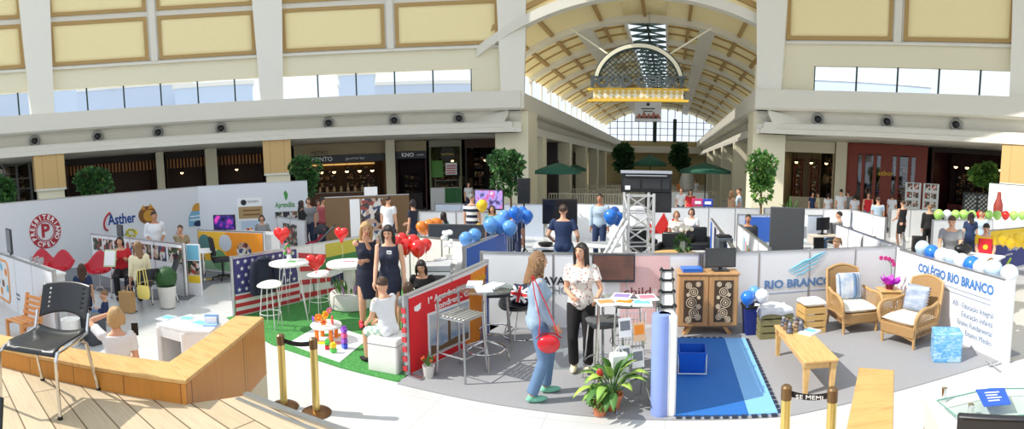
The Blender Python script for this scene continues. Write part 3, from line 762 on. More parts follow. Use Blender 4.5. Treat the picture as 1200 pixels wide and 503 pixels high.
text('1º Agendamento em', .115, INKW, t, (.87, -.042, .885), rot=(pi / 2, radians(-3), 0), width=1.0, bold=.002)
text('Londres - C', .115, INKW, t, (.87, -.042, .765), rot=(pi / 2, radians(-3), 0), width=.72, bold=.002)
text('EDUCAÇÃO', .1, INKY, t, (1.52, -.046, .93), rot=(pi / 2, radians(-3), 0), width=.3)
mb = MB(); mb.ext([(.12, -.038, .84), (.24, -.038, .87), (.23, -.038, .8), (.18, -.038, .775), (.12, -.038, .79)], (0, -.005, 0)); mb.build('printed_crest', INKW, t)
ft = MB(); ft.bar((0, -.25, .02), (0, .05, .02), .06, .02); ft.bar((.0, -.2, .02), (.28, -.25, .02), .04, .02); ft.build('foot', ALU, t)
e = MB()
for k in range(7): e.box((-.036, 0, .1 + k * .12), (.012, .07, .06))
e.build('striped_edge', FR, t)

# ---- school panel behind the two women
t, L = panel('school_partition', 'white school panel with grey lettering behind the two talking women', 'panel', (-2.9, 7.484), (.5, 7.98), 1.17, .06)
xa_, za_ = on_wall(636, 329, (-2.9, 7.484), (.5, 7.98)); text('AVALIA', .17, INKK, t, (xa_ + .3, -.035, za_), bold=.004, width=.62); text('SCHOOL', .17, INKG, t, (xa_ + .3, -.035, za_ - .15), width=.62)
xc_, zc_ = on_wall(747, 342, (-2.9, 7.484), (.5, 7.98))
text('child', .2, M('print_wine', (112, 40, 52), .5), t, (xc_, -.035, zc_), width=.42)
flatbox(t, 'pink_print', M('print_pale_pink', (232, 192, 192), .5), 2.18, 2.95, .08, 1.16, -.03, .003)
flatbox(t, 'blue_mark', INKC, xa_ - .12, xa_ - .06, za_ - .2, za_ + .06, -.03, .005)
# ---- long white panel behind the armchairs
t, L = panel('lounge_partition', 'long white panel with blue lettering behind the wicker armchairs', 'panel', (.56, 8.0), (4.25, 8.85), 1.17, .06)
text('RIO BRANCO', .19, M('print_steel_blue', (104, 140, 188), .5), t, (1.7, -.035, .62), width=1.3, bold=.008)
flatbox(t, 'thin_line', MATS['print_steel_blue'], 1.1, 2.35, .47, .478, -.03, .004)
mb = MB()
for k in range(7):
    x0_ = 1.45 + .02 * k; ln_ = (.35, .55, .7, .75, .65, .5, .3)[k]; pts = [(x0_ + .35 - ln_ / 2 + ln_ * i / 6, -.033, .74 + .04 * k + ln_ * .38 * i / 6 + .012 * sin(i * 2 + k)) for i in range(7)]
    mb.tube(pts, [.004, .012, .014, .014, .013, .01, .004], 5)
mb.build('brush_emblem', INKC, t)
# ---- lettered panel on the right
t, L = panel('lettered_partition', 'white panel with blue school lettering and balloons along its top beside the armchairs', 'panel', (4.16, 8.4), (4.47, 5.5), 1.17, .09, posts=False)
NB = M('print_mid_blue', (76, 126, 190), .5); LB = M('print_grey_blue', (120, 140, 170), .5)
text('COLÉGIO RIO BRANCO', .2, NB, t, (1.62, -.05, .97), width=1.95, bold=.008)
for k, (x, w) in enumerate(((1.75, 1.6), (1.85, 1.4))): flatbox(t, 'small_print', LB, x - w / 2, x + w / 2, .82 - k * .07, .832 - k * .07, -.045, .004)
for k, (s, w) in enumerate((('AEI - Educação Integral', .95), ('Educação Infantil', .72), ('Ensino Fundamental', .8), ('Ensino Médio', .6))):
    text(s, .12, LB, t, (2.62 - w / 2, -.05, .61 - k * .135), width=w)
MB().cyl((L - .04, 0, 0), (L - .04, 0, 1.19), .075, n=16).build('end_post', M('post_white', (240, 240, 240), .3), t)
ft = MB(); ft.bar((L - .04, -.3, .015), (L - .04, .42, .015), .05, .015); ft.bar((L - .2, -.2, .015), (L + .2, -.3, .015), .03, .012); ft.build('foot', ALU, t)
# ---- divider between the brochure booth and the play mat: seen end on
t, L = panel('divider_partition', 'blue and white divider panel seen end on at the edge of the play mat', 'panel', (0.0, 5.06), (-.02, 7.3), 1.06, .16, posts=False, rail=False)
MB().lathe([(.095, 0), (.1, .02), (.1, 1.04), (.095, 1.06)], (0, .055, 0), 16).build('blue_end_roll', M('roll_blue', (140, 162, 226), .4), t)
MB().box((-.02, -.055, .53), (.1, .1, 1.06)).build('white_end_post', M('post_white', (240, 240, 240), .3), t, bevel=.02)
fr = MB()
for y in (-.075, .075):
    fr.bar((0, y, 1.09), (L, y, 1.09), .02, .02)
fr.build('frame_rails', ALU, t)
for k in range(4):
    x = .15 + k * .62
    c = MB(); c.cyl((x, -.09, 1.09), (x, .09, 1.09), .018, n=8); c.ball((x, -.075, 1.1), .028, 8, 6); c.ball((x, .075, 1.1), .028, 8, 6)
    c.build('clamp', DARK, t)
flatbox(t, 'red_print', M('print_rose', (222, 92, 100), .5), .9, 2.2, .5, 1.04, -.08, .004)

# ---- left booths
t, L = panel('logo_partition', 'white panel with an orange rounded logo at the left edge behind the black chair', 'panel', (-12.3, 2.93), (-7.98, 2.97), 1.15, .06)
x0 = on_wall(5, 335, (-12.3, 2.93), (-7.98, 2.97))[0] - .62
mb = MB(); ps = []
for (cx, cz, a) in ((x0 + 1.0, .85, 0), (x0 + .25, .85, pi / 2), (x0 + .25, .3, pi), (x0 + 1.0, .3, 3 * pi / 2)):
    ps += [(cx + .18 * cos(a + k * pi / 10), -.032, cz + .18 * sin(a + k * pi / 10)) for k in range(6)]
mb.tube(ps, .028, 6, closed=True); mb.build('rounded_outline', M('logo_orange', (224, 160, 104), .5), t)
mb = MB(); cs = ((.3, .8), (.62, .86), (.95, .78), (.35, .52), (.7, .5), (1.0, .42), (.5, .3))
for i, (x, z) in enumerate(cs): disc(mb, (x0 + x, z), .085, -.033, 14, i % 4)
mb.build('printed_figures', [INKBR, INKC, INKO, M('print_lilac', (160, 150, 200), .5)], t)
text('escola', .1, INKG, t, (x0 + 1.75, -.035, .42)); text('integral', .07, INKG, t, (x0 + 1.75, -.035, .33))
t, L = panel('photo_partition', 'low white panel with rows of group photographs behind the seated women', 'panel', (-13.2, 6.15), (-8.85, 6.25), 1.14, .06)
for k in range(7):
    flatbox(t, 'group_photograph', PHOTO if k % 2 else PHOTO2, .15 + k * .61, .68 + k * .61, .72, 1.06)
# photo totem with its strut
px_ = G(226, 346)
t = thing('photo_totem', 'narrow photo stand with three stacked pictures at the end of the photo panel', 'display stand', (px_.x, px_.y, 0), radians(20))
MB().box((.08, 0, .56), (.34, .04, 1.12)).build('board', LBOARD, t)
flatbox(t, 'picture', INKC, -.07, .23, .78, 1.1, -.02); flatbox(t, 'picture', PHOTO2, -.07, .23, .46, .76, -.02); flatbox(t, 'picture', INKY, -.07, .23, .28, .44, -.02)
s = MB(); s.bar((-.3, .1, 0), (-.3, .1, 1.1), .04, .04); s.bar((-.3, .1, 1.0), (-.06, 0, .72), .025, .025); s.bar((-.3, .1, .72), (-.06, 0, .4), .025, .025); s.bar((-.3, .1, .4), (-.06, 0, .1), .025, .025); s.bar((-.3, .1, .1), (-.06, 0, .4), .025, .025); s.build('lattice_strut', GREY, t)
flatbox(t, 'side_picture', PHOTO, -.28, -.1, .5, 1.05, .05)
# orange counter panel
t, L = panel('orange_partition', 'orange and yellow counter panel with round character pictures beside the office chairs', 'panel', (-11.15, 8.4), (-8.92, 8.72), 1.1, .06)
flatbox(t, 'yellow_print', M('print_amber', (244, 190, 60), .5), .02, 1.0, .3, 1.08); flatbox(t, 'orange_print', M('print_deep_orange', (240, 150, 40), .5), 1.0, L - .02, .42, 1.08); flatbox(t, 'green_print', M('print_pale_green', (150, 190, 150), .5), .02, 1.3, .05, .3)
for k, (x, z, r, m) in enumerate(((.25, .78, .22, M('print_teal', (84, 130, 128), .5)), (1.0, .8, .22, M('print_pale', (200, 206, 214), .5)), (1.62, .6, .24, PHOTO), (.75, .35, .26, M('print_moss', (110, 156, 110), .5)))):
    mb = MB(); disc(mb, (x, z), r, -.037, 24); mb.build('round_picture', m, t)
# big white back walls on the left with printed signs
WALLB = M('exhibition_board', (226, 229, 234), .55, var=.015)
pa, pb, pc = (-14.7, 2.6), (-14.75, 11.2), (-11.75, 13.75)
LW, L = panel('exhibition_board', 'tall white exhibition wall with a round red crest at the far left', 'wall panel', pa, pb, 2.2, .08, WALLB, posts=False)
LW2, L2 = panel('exhibition_board', 'tall white exhibition wall with a small green sign ending beside the small tree', 'wall panel', pb, pc, 2.2, .08, WALLB, posts=False)
def sign_scale(px, py, p0, p1, dpx): 
    a = on_wall(px - dpx / 2, py, p0, p1); b = on_wall(px + dpx / 2, py, p0, p1); return abs(b[0] - a[0])
# ---- printed signs on the left wall
RB = M('crest_red', (176, 50, 62), .5)
x, z = on_wall(52.5, 271, pa, pb); rz_ = abs(on_wall(52.5, 250.5, pa, pb)[1] - z); rx = sign_scale(52.5, 271, pa, pb, 37) / 2
k = rx / rz_
c = thing('round_crest', 'round red crest with a large letter P on the white wall', 'wall sign', V3(), 0); c.parent = LW; 
c.location = (x, -.045, z)
del c['label'], c['category']
mb = MB(); disc(mb, (0, 0), rz_, 0, 40, 0, rz_ * .62, sx=k); mb.build('red_ring', RB, c)
mb = MB(); disc(mb, (0, 0), rz_ * .58, 0, 40, 0, rz_ * .52, sx=k); mb.build('inner_ring', RB, c)
o = text('P', rz_ * 1.05, RB, c, (0, -.004, 0), width=rz_ * .55 * k, bold=.02)
def ring_text(s, r, size, a0, a1, flip=False):
    for i, ch in enumerate(s):
        a = a0 + (a1 - a0) * i / (len(s) - 1)
        if ch == ' ': continue
        q = text(ch, size, INKW, c, (r * sin(a) * k, -.006, r * cos(a)), rot=(pi / 2, a + (pi if flip else 0), 0), bold=.006)
        q.scale = (1.0, 1, 1)
ring_text('PRESBITERIANO', rz_ * .8, rz_ * .36, radians(-118), radians(118))
ring_text('CPEL', rz_ * .8, rz_ * .36, radians(212), radians(148), True)
def sign(px, py, name, wall, p0, p1):
    x, z = on_wall(px, py, p0, p1); e = bpy.data.objects.new(name, None); COL.objects.link(e); e.parent = wall; e.location = (x, -.045, z)
    return e, sign_scale(px, py, p0, p1, 10) / 10, abs(on_wall(px, py - 5, p0, p1)[1] - on_wall(px, py + 5, p0, p1)[1]) / 10
e, sx, sz = sign(141, 257, 'swoosh_sign', LW, pa, pb)
text('Asther', sz * 17, INKB, e, (sx * 1, -.003, 0), width=sx * 33, bold=.012)
mb = MB(); mb.tube([V3((sx * (-16 - 4 * sin(a)), -.004, sz * (2 - 9 * sin(a * .5)) + sz * 4 * cos(a))) for a in [q * pi / 8 for q in range(-6, 9)]], .035, 6); mb.build('red_swoosh', RB, e)
e, sx, sz = sign(172, 252, 'owl_sign', LW, pa, pb)
mb = MB(); disc(mb, (0, 0), sz * 10.5, 0, 24, 0, sx=sx / sz); mb.build('brown_disc', INKBR, e)
mb = MB(); disc(mb, (sx * 2, -sz), sz * 7, -.005, 20, 0, sx=sx / sz); mb.ext([(-sx * 8, -.004, sz * 7), (-sx * 4, -.004, sz * 12), (-sx * 2, -.004, sz * 6)], (0, -.006, 0)); mb.ext([(sx * 8, -.004, sz * 7), (sx * 4, -.004, sz * 13), (sx * 1, -.004, sz * 7)], (0, -.006, 0)); mb.build('gold_face', M('print_gold', (206, 150, 60), .5), e)
e, sx, sz = sign(231, 253, 'dome_sign', LW, pa, pb)
mb = MB(); mb.ext([(sx * 11 * cos(pi * i / 16), -.001, sz * (-4 + 13 * sin(pi * i / 16))) for i in range(17)], (0, -.006, 0)); mb.box((0, -.004, -sz * 8), (sx * 22, .006, sz * 7)); mb.build('blue_dome', M('print_sky', (120, 176, 206), .5), e)
mb = MB(); mb.ext([(sx * 6.5 * cos(pi * i / 12), -.007, sz * (6 + 9 * sin(pi * i / 12))) for i in range(13)], (0, -.006, 0)); mb.build('gold_cap', M('print_gold', (206, 150, 60), .5), e)
mb = MB(); disc(mb, (0, -sz * 9), sz * 3.4, -.009, 16, sx=1.6 * sx / sz); mb.build('dark_badge', INKN, e)
mb = MB()
for q in (-4, 0): mb.box((0, -.009, sz * q), (sx * 18, .004, sz * 1.2))
mb.build('white_lines', INKW, e)
e, sx, sz = sign(293, 245, 'building_sign', LW2, pb, pc)
mb = MB(); mb.box((0, -.003, 0), (sx * 29, .006, sz * 26)); mb.build('white_board', INKW, e)
mb = MB(); mb.box((sx * .5, -.008, -sz * 4), (sx * 28, .006, sz * 14)); mb.build('building_print', M('print_sand', (176, 146, 100), .5), e)
mb = MB()
for q in range(2): mb.box((sx * 2, -.013, sz * (-1.5 - q * 5)), (sx * 20, .006, sz * 1.8))
mb.build('window_rows', INKBR, e)
mb = MB(); disc(mb, (-sx * 7, sz * 8), sz * 3.4, -.008, 16); mb.build('dark_head', INKK, e)
text('monteiro', sz * 5, INKG, e, (sx * 4, -.01, sz * 9), width=sx * 13)
e, sx, sz = sign(334, 240, 'green_sign', LW2, pb, pc)
text('Aprendita', sz * 9, INKGN, e, (0, -.003, 0), width=sx * 23, bold=.004)
mb = MB(); mb.ext([(-sx * 1, -.002, sz * 14), (sx * 1.5, -.002, sz * 17), (sx * 4, -.002, sz * 12), (sx * 3, -.002, sz * 7), (sx * 1, -.002, sz * 5)], (0, -.006, 0)); mb.build('leaf_print', INKGN, e)
for q, m in enumerate((PHOTO2, PHOTO, PHOTO2)):
    mb = MB(); mb.box((sx * (-8 + q * 9), -.003, -sz * 12), (sx * 8, .006, sz * 8)); mb.build('small_photo', m, e)
e, sx, sz = sign(118, 272, 'corner_sign', LW, pa, pb)
e2, sx, sz = sign(296, 264, 'pale_sign', LW2, pb, pc)
mb = MB(); mb.box((0, -.003, 0), (sx * 26, .006, sz * 10)); mb.build('pale_print', M('print_pale_sky', (190, 206, 224), .5), e2)
bpy.data.objects.remove(e)
# ---- second row of panels
def P(label, p0, p1, h=1.12, mat=None, name='booth_panel', **k): return panel(name, label, 'panel', p0, p1, h, .05, mat, **k)
PINKW = M('panel_pink_white', (236, 226, 226), .5)
P('white and pink panel behind the red balloons', (-6.1, 9.6), (-3.5, 8.9), 1.1, PINKW)
t, L = P('blue topped panel beside the pair of blue balloons', (-3.42, 8.0), (-3.42, 10.3), 1.15)
flatbox(t, 'blue_print', M('print_royal', (56, 104, 196), .5), .05, L - .05, .5, 1.13)
P('white panel with a clear window strip behind the orange balloons', (-7.5, 14.0), (-5.2, 14.6), 1.15)
P('pale blue panel running behind the striped shirt man', (-8.4, 17.0), (-4.4, 17.6), 1.15, M('panel_pale_blue', (206, 216, 232), .5))
t, L = P('white back panel with a green painted mark behind the navy shirt man', (-4.3, 17.6), (-.6, 17.2), 1.2)
mb = MB(); mb.ext([(2.0, -.03, .5), (2.7, -.03, .62), (2.2, -.03, .72), (2.9, -.03, 1.0), (2.05, -.03, .8)], (0, -.006, 0)); mb.build('green_mark', M('print_olive', (150, 160, 100), .5), t)
P('white panel behind the seated group and pale roses', (-.5, 17.2), (3.2, 17.6), 1.15, M('panel_grey_white', (220, 222, 226), .5))
t, L = P('blue and white striped divider right of the rose table', (1.14, 13.6), (1.12, 8.6), 1.15)
for k in range(4): flatbox(t, 'blue_strip', M('print_royal', (56, 104, 196), .5) if k % 2 == 0 else INKN, .1 + k * 1.2, .6 + k * 1.2, .05, 1.12)
t, L = P('white clamped divider with rainbow prints left of the dark board', (1.75, 12.7), (1.8, 8.9), 1.12)
for k, m in enumerate((INKC, INKP, INKGN, INKO, INKP, INKC)): flatbox(t, 'rainbow_strip', m, 1.1 + k * .22, 1.2 + k * .22, .1, .95 - .05 * k)
t, L = P('pale blue panel with dark blue lettering behind the dark sweater man', (1.9, 14.0), (4.4, 14.2), 1.25, MATS['panel_pale_blue'])
flatbox(t, 'blue_block', M('print_royal', (56, 104, 196), .5), .2, 1.7, .5, 1.2)
for k in range(5): text('FOCUS'[k], .22, INKW, t, (1.5, -.04, 1.08 - k * .16), bold=.004)
P('white divider running back from the lettered panel corner', (4.48, 13.1), (4.46, 9.0), 1.12)
P('white divider at the back right of the computer desk', (6.9, 18.3), (6.93, 15.3), 1.12)
P('white rear panel behind the computer desk', (3.4, 18.1), (6.85, 18.4), 1.12)
P('pale divider panel left of the computer desk behind the dark board', (3.95, 17.9), (3.95, 14.5), 1.12, MATS['panel_grey_white'])
P('white panel beside the standing woman in black', (8.6, 18.6), (10.6, 19.0), 1.15)
P('long white panel beneath the green and red balloons', (10.7, 17.6), (16.5, 18.2), 1.12)
t, L = P('white panel with a pale blue window print behind the grey shirt man', (7.9, 13.9), (10.6, 14.4), 1.2)
flatbox(t, 'window_print', INKC, 1.3, 2.2, .6, 1.0)
P('pale panel with faint writing at the left end of the balloon panel', (6.1, 12.3), (5.3, 10.6), 1.0)
t, L = panel('yellow_banner', 'yellow and navy banner panel behind the boy in the red bib', 'panel', (8.15, 11.2), (11.0, 12.5), 1.2, .06)
flatbox(t, 'yellow_print', INKY, .02, L - .02, .78, 1.19); flatbox(t, 'navy_print', M('print_indigo', (58, 66, 128), .5), .02, L - .02, .03, .78)
text('Na Copa', .2, INKW, t, (1.1, -.04, .62), align='LEFT'); text('construa', .12, INKW, t, (1.0, -.04, .46), align='LEFT')
mb = MB(); mb.ext([(.9, -.036, .05), (1.3, -.036, .36), (1.4, -.036, .3), (1.05, -.036, .05)], (0, -.004, 0)); mb.build('lime_mark', M('print_lime', (190, 220, 60), .5), t)
t, L = panel('poster_board', 'tall white wall with a red fizzy drink poster at the right edge', 'wall panel', AT(1160, 216, 20.5), AT(1250, 216, 19.0), 2.46, .08, WALLB, posts=False)
flatbox(t, 'red_poster', M('poster_red', (206, 40, 36), .5), 1.0, 1.5, 1.35, 2.1); 
mb = MB(); mb.lathe([(.16, 1.1), (.2, 1.3), (.2, 1.55), (.1, 1.8), (.07, 2.05)], (.5, -.05, .1), 12); mb.build('printed_bottle', M('poster_brown', (150, 60, 50), .5), t)
# framed poster pair and iron lattice gate in front of the restaurant
g1 = AT(1077, 225, 23.0)
for k, (x, lab) in enumerate(((1070, 'glass poster stand with small photographs, left one beside the red shop'), (1091, 'glass poster stand with small photographs, right one of the pair'))):
    q = AT(x, 225, 23.5); t = thing('poster_stand', lab, 'poster stand', (q.x, q.y, 0), -atan2(q.x, q.y), 'poster stands')
    MB().box((0, 0, 1.35), (.72, .05, 1.8)).build('poster_board', M('board_grey', (196, 200, 198), .4), t)
    for i in range(8): flatbox(t, 'poster_photo', PHOTO2, -.28 + (i % 2) * .3, -.04 + (i % 2) * .3, .75 + (i // 2) * .4, 1.02 + (i // 2) * .4, -.026)
    MB().bar((-.3, -.2, .02), (-.3, .2, .02), .05, .04).bar((.3, -.2, .02), (.3, .2, .02), .05, .04).bar((-.3, 0, 0), (-.3, 0, .5), .04, .04).bar((.3, 0, 0), (.3, 0, .5), .04, .04).build('stand_frame', GREY, t)
q = AT(1145, 235, 23.2); t = thing('iron_screen', 'dark wrought iron lattice screen in front of the leafy tub plant', 'screen', (q.x, q.y, 0), -atan2(q.x, q.y))
mb = MB()
for x in (-.62, 0, .62): mb.bar((x, 0, 0), (x, 0, 2.0), .06, .06)
for z in (.1, 1.0, 1.95): mb.bar((-.62, 0, z), (.62, 0, z), .05, .05)
mb.build('screen_frame', DARK, t); MB().box((0, .03, 1.0), (1.2, .02, 1.85)).build('backing_sheet', M('screen_backing', (120, 126, 124), .6), t)
mb = MB()
for k in range(-8, 9):
    for s in (-1, 1):
        pts = [(k * .2 + s * (z - 1.0), 0, z) for z in [.1 + i * .05 for i in range(38)]]; pts = [p for p in pts if abs(p[0]) < .62]
        if len(pts) > 2: mb.bar(pts[0], pts[-1], .03, .03)
mb.build('lattice', DARK, t)
# board with menu pictures behind the two standing women
q0 = G(385, 268, .25); 
t, L = panel('menu_board', 'brown board with pastel pictures standing behind the blonde woman', 'board', (-9.6, 12.0), (-7.6, 13.6), 1.72, .05, M('board_brown', (120, 92, 60), .6), posts=False)
flatbox(t, 'pale_column', INKW, .75, 1.05, .3, 1.65); flatbox(t, 'picture', PHOTO, 1.08, 1.75, .3, 1.65)
mb = MB(); mb.bar((.2, -.2, .02), (.2, .2, .02), .05, .04); mb.bar((L - .2, -.2, .02), (L - .2, .2, .02), .05, .04); mb.build('feet', DARK, t)
flatbox(t, 'small_sign', INKW, 1.2, 1.6, 1.75, 2.0)
# white counter blocks with photograph prints at the back left
t, L = P('white counter panel with a mountain photograph behind the heart balloon', (-11.6, 12.0), (-9.7, 11.2), 1.1)
flatbox(t, 'mountain_photo', PHOTO2, .5, 1.5, .3, .95)
# ================================================================ furniture builders
SEATK = M('chair_black', (34, 36, 38), .32, var=.05)
def visitor_chair(label, loc, rz, seatmat=None, group=None):
    t = thing('visitor_chair', label, 'chair', loc, rz, group); sm = seatmat or SEATK
    W, D, H = .47, .45, .45
    def seat(u, v):
        x = (u - .5) * W; y = -D / 2 + D * v
        z = H + .02 - .035 * (1 - abs(2 * u - 1) ** 2.2) * (v > .12) - .05 * max(0, .16 - v) / .16 + .03 * max(0, v - .85) / .15
        return V3((x * (1 - .08 * v), y, z))
    MB().grid(seat, 14, 14).build('seat', sm, t, solid=.012)
    # backrest: curved shell with two columns of slots
    def bk(u, v):
        w = W * (.96 + .02 * v); x = (u - .5) * w; lift = (.045 * (1 - (2 * u - 1) ** 2) if v < .02 else .045 * (1 - (2 * u - 1) ** 2) * (1 - v))
        return V3((x, D / 2 + .02 + .10 * v + .055 * (1 - (2 * u - 1) ** 2), H + .10 + lift + .255 * v + .02 * sin(pi * u) * v))
    nu, nv = 24, 14; mb = MB(); vs = [bk(i / nu, j / nv) for j in range(nv + 1) for i in range(nu + 1)]; fs = []
    for j in range(nv):
        for i in range(nu):
            if i in (3, 20) and j in (3, 5, 7, 9, 11): continue
            a = j * (nu + 1) + i; fs.append((a, a + 1, a + nu + 2, a + nu + 1))
    mb.add(vs, fs).build('backrest', sm, t, solid=.012)
    def leg(pts):
        l = MB().tube(pts, .0135, 8).build('leg', CHROME, t)
        MB().cyl(V3(pts[-1]) + V3((0, 0, .02)), pts[-1], .018, .02, 8).build('rubber_foot', BLACK, l)
    for s in (-1, 1):
        x = s * (W / 2 + .01)
        leg([(x * .98, -D / 2 + .03, H - .01), (x * 1.04, -D / 2 - .02, H - .05), (x * 1.1, -D / 2 - .04, 0)])
        leg([(x * .98, D / 2 - .1, H - .01), (x * 1.03, D / 2 - .05, H - .05), (x * 1.1, D / 2 + .05, 0)])
        MB().tube([(x * .98, -D / 2 + .03, H - .01), (x, 0, H), (x, D / 2 - .02, H + .02), (x * 1.0, D / 2 + .03, H + .16)], .012, 8).build('side_rail', CHROME, t)
    return t
def stanchion(label, loc, group, belt_to=None, belt_text=None):
    t = thing('stanchion_post', label, 'barrier post', loc, 0, group)
    MB().lathe([(.04, .0), (.04, .70)], n=20).build('pole', BRASS, t)
    MB().lathe([(.16, 0), (.16, .012), (.13, .03), (.05, .04)], n=28).build('base_plate', M('base_bronze', (120, 86, 52), .35, .8), t)
    c = MB().lathe([(.045, .70), (.045, .80), (.03, .815)], n=20).build('belt_head', M('belt_head', (132, 104, 72), .35, .6), t)
    if belt_to is not None:
        dv = V3(belt_to) - V3(loc); n = 8
        pts = [V3((dv.x * i / n, dv.y * i / n, .755 - .03 * sin(pi * i / n))) for i in range(n + 1)]
        b = MB().rings([[p + V3((0, -.002, -.025)), p + V3((0, .002, -.025)), p + V3((0, .002, .025)), p + V3((0, -.002, .025))] for p in pts]).build('belt', M('belt_black', (30, 28, 28), .7), t)
        if belt_text: text(belt_text, .045, INKW, b, tuple(dv * .5 + V3((0, -.006, .725))), rot=(pi / 2, 0, atan2(dv.y, dv.x)), width=.22)
    return t
def wire_stool(label, loc, rz=0, h=.68, group=None):
    t = thing('wire_stool', label, 'stool', loc, rz, group)
    def st(u, v):
        r = .21 * v; a = 2 * pi * u; return V3((r * cos(a), r * .92 * sin(a), h + .03 * v ** 3 + .02 * cos(a) * v * 0 + (.05 * max(0, sin(a)) * v ** 3)))
    MB().grid(st, 22, 6).build('seat', M('stool_white', (238, 236, 232), .35), t, solid=.018)
    for k in range(4):
        a = pi / 4 + k * pi / 2
        MB().tube([(.13 * cos(a), .13 * sin(a), h - .01), (.2 * cos(a), .2 * sin(a), 0)], .0085, 7).build('leg', M('wire_white', (220, 220, 220), .35, .3), t)
    MB().tube(arc((0, 0, .25), .177, 0, 2 * pi, 20)[:-1], .007, 6, closed=True).build('foot_ring', MATS['wire_white'], t)
    return t
def bar_stool(label, loc, rz, kind='cushion', h=.75, group=None):
    t = thing('bar_stool', label, 'stool', loc, rz, group)
    if kind == 'slat':
        mb = MB()
        for k in range(7): mb.box((0, -.18 + k * .06, h), (.4, .042, .02))
        mb.build('seat', M('slat_seat', (176, 178, 172), .4, .5), t, bevel=.006)
        MB().tube([(-.19, -.19, h - .02), (.19, -.19, h - .02), (.19, .19, h - .02), (-.19, .19, h - .02)], .013, 8, closed=True).build('seat_frame', ALU, t)
        for s in (-1, 1):
            MB().tube([(s * .2, .2, h + .2), (s * .2, .19, h), (s * .22, .22, 0)], .014, 8).build('leg', ALU, t)
            MB().tube([(s * .19, -.18, h), (s * .22, -.22, 0)], .014, 8).build('leg', ALU, t)
        MB().tube([(-.2, .2, h + .2), (-.1, .23, h + .21), (.1, .23, h + .21), (.2, .2, h + .2)], .013, 8).build('back_bar', ALU, t)
        MB().tube([(-.21, -.21, .3), (.21, -.21, .3), (.21, .21, .3), (-.21, .21, .3)], .01, 8, closed=True).build('foot_rail', ALU, t)
    else:
        mat = M('stool_grey_cushion', (92, 94, 96), .5) if kind == 'cushion' else M('stool_dark_cushion', (52, 52, 56), .5)
        def top(u, v):
            a = 2 * pi * u; e = 4; r = (abs(cos(a)) ** e + abs(sin(a)) ** e) ** (-1 / e)
            return V3((.21 * r * v * cos(a), .2 * r * v * sin(a), h + .035 - .03 * v ** 4))
        mb = MB().grid(top, 28, 8); mb.grid(lambda u, v: V3((top(u, 1).x * (1 - .12 * v), top(u, 1).y * (1 - .12 * v), h + .005 - .05 * v)), 28, 2); mb.grid(lambda u, v: V3((top(u, 1).x * .88 * (1 - v), top(u, 1).y * .88 * (1 - v), h - .045)), 28, 1)
        mb.build('seat', mat, t)
        for sx in (-1, 1):
            for sy in (-1, 1): MB().tube([(sx * .15, sy * .14, h - .04), (sx * .2, sy * .19, .05), (sx * .21, sy * .2, 0)], .012, 8).build('leg', CHROME, t)
        MB().tube(arc((0, 0, .26), .24, 0, 2 * pi, 24)[:-1], .01, 7, closed=True).build('foot_ring', CHROME, t)
    return t
def monitor(name, label, loc, rz, w, h, zc, stand=True, mat=None, cat='screen', group=None, screen=None, tilt=0, thick=.05):
    t = thing(name, label, cat, loc, rz, group)
    MB().box((0, 0, zc), (w, thick, h)).build('casing', mat or BLACK, t, bevel=.008)
    MB().box((0, -thick / 2 - .001, zc + h * .01), (w * .93, .004, h * .88)).build('screen', screen or M('screen_off', (26, 28, 34), .12), t)
    if stand:
        mb = MB().box((0, .01, (zc - h / 2) / 2 + .01), (.05, .04, zc - h / 2 + .04)).box((0, 0, .01), (w * .5, .2, .02)); mb.build('stand', mat or BLACK, t)
    return t
def office_chair(label, loc, rz, group=None, mat=None):
    t = thing('office_chair', label, 'chair', loc, rz, group); mat = mat or M('office_fabric', (34, 34, 40), .8)
    MB().grid(lambda u, v: V3(((u - .5) * .48, (v - .5) * .46, .47 + .03 * (2 * u - 1) ** 2 - .02 * max(0, .2 - v) * 5)), 8, 8).build('seat', mat, t, solid=.07)
    MB().grid(lambda u, v: V3(((u - .5) * .44 * (1 - .25 * abs(2 * v - 1) ** 3), .24 + .06 * v - .05 * (2 * u - 1) ** 2, .62 + .44 * v)), 10, 8).build('backrest', mat, t, solid=.06)
    MB().cyl((0, 0, .08), (0, 0, .45), .03, n=10).tube([(0, .1, .45), (0, .26, .5), (0, .27, .66)], .02, 8).build('column', BLACK, t)
    for k in range(5):
        a = 2 * pi * k / 5 + .3; l = MB().bar((0, 0, .1), (.27 * cos(a), .27 * sin(a), .07), .04, .03).build('base_arm', BLACK, t)
        MB().cyl((.27 * cos(a), .27 * sin(a) - .015, .03), (.27 * cos(a), .27 * sin(a) + .015, .03), .03, n=10).build('caster', BLACK, l)
    return t
def balloon(label, pos, r, mat, group=None, string=0.0, stretch=1.15, name='balloon'):
    t = thing(name, label, 'balloon', pos, rnd.uniform(0, 6), group)
    n, m = 18, 12
    prof = []
    for i in range(m + 1):
        a = pi * i / m; z = cos(a); rr = sin(a) * (1 - .12 * (1 - z) / 2 * 1.2 if z < 0 else 1); prof.append((max(rr, .001) * r, z * r * (1.02 if z > 0 else stretch)))
    prof.reverse()
    MB().lathe(prof, n=n).build('balloon_skin', mat, t)
    MB().cyl((0, 0, -r * stretch - .025), (0, 0, -r * stretch + .01), .018, .004, 8).build('knot', mat, t)
    if string: MB().tube([(0, 0, -r * stretch - .02), (.01, .005, -r * stretch - string * .5), (0, 0, -r * stretch - string)], .0022, 4).build('string', INKW, t)
    return t
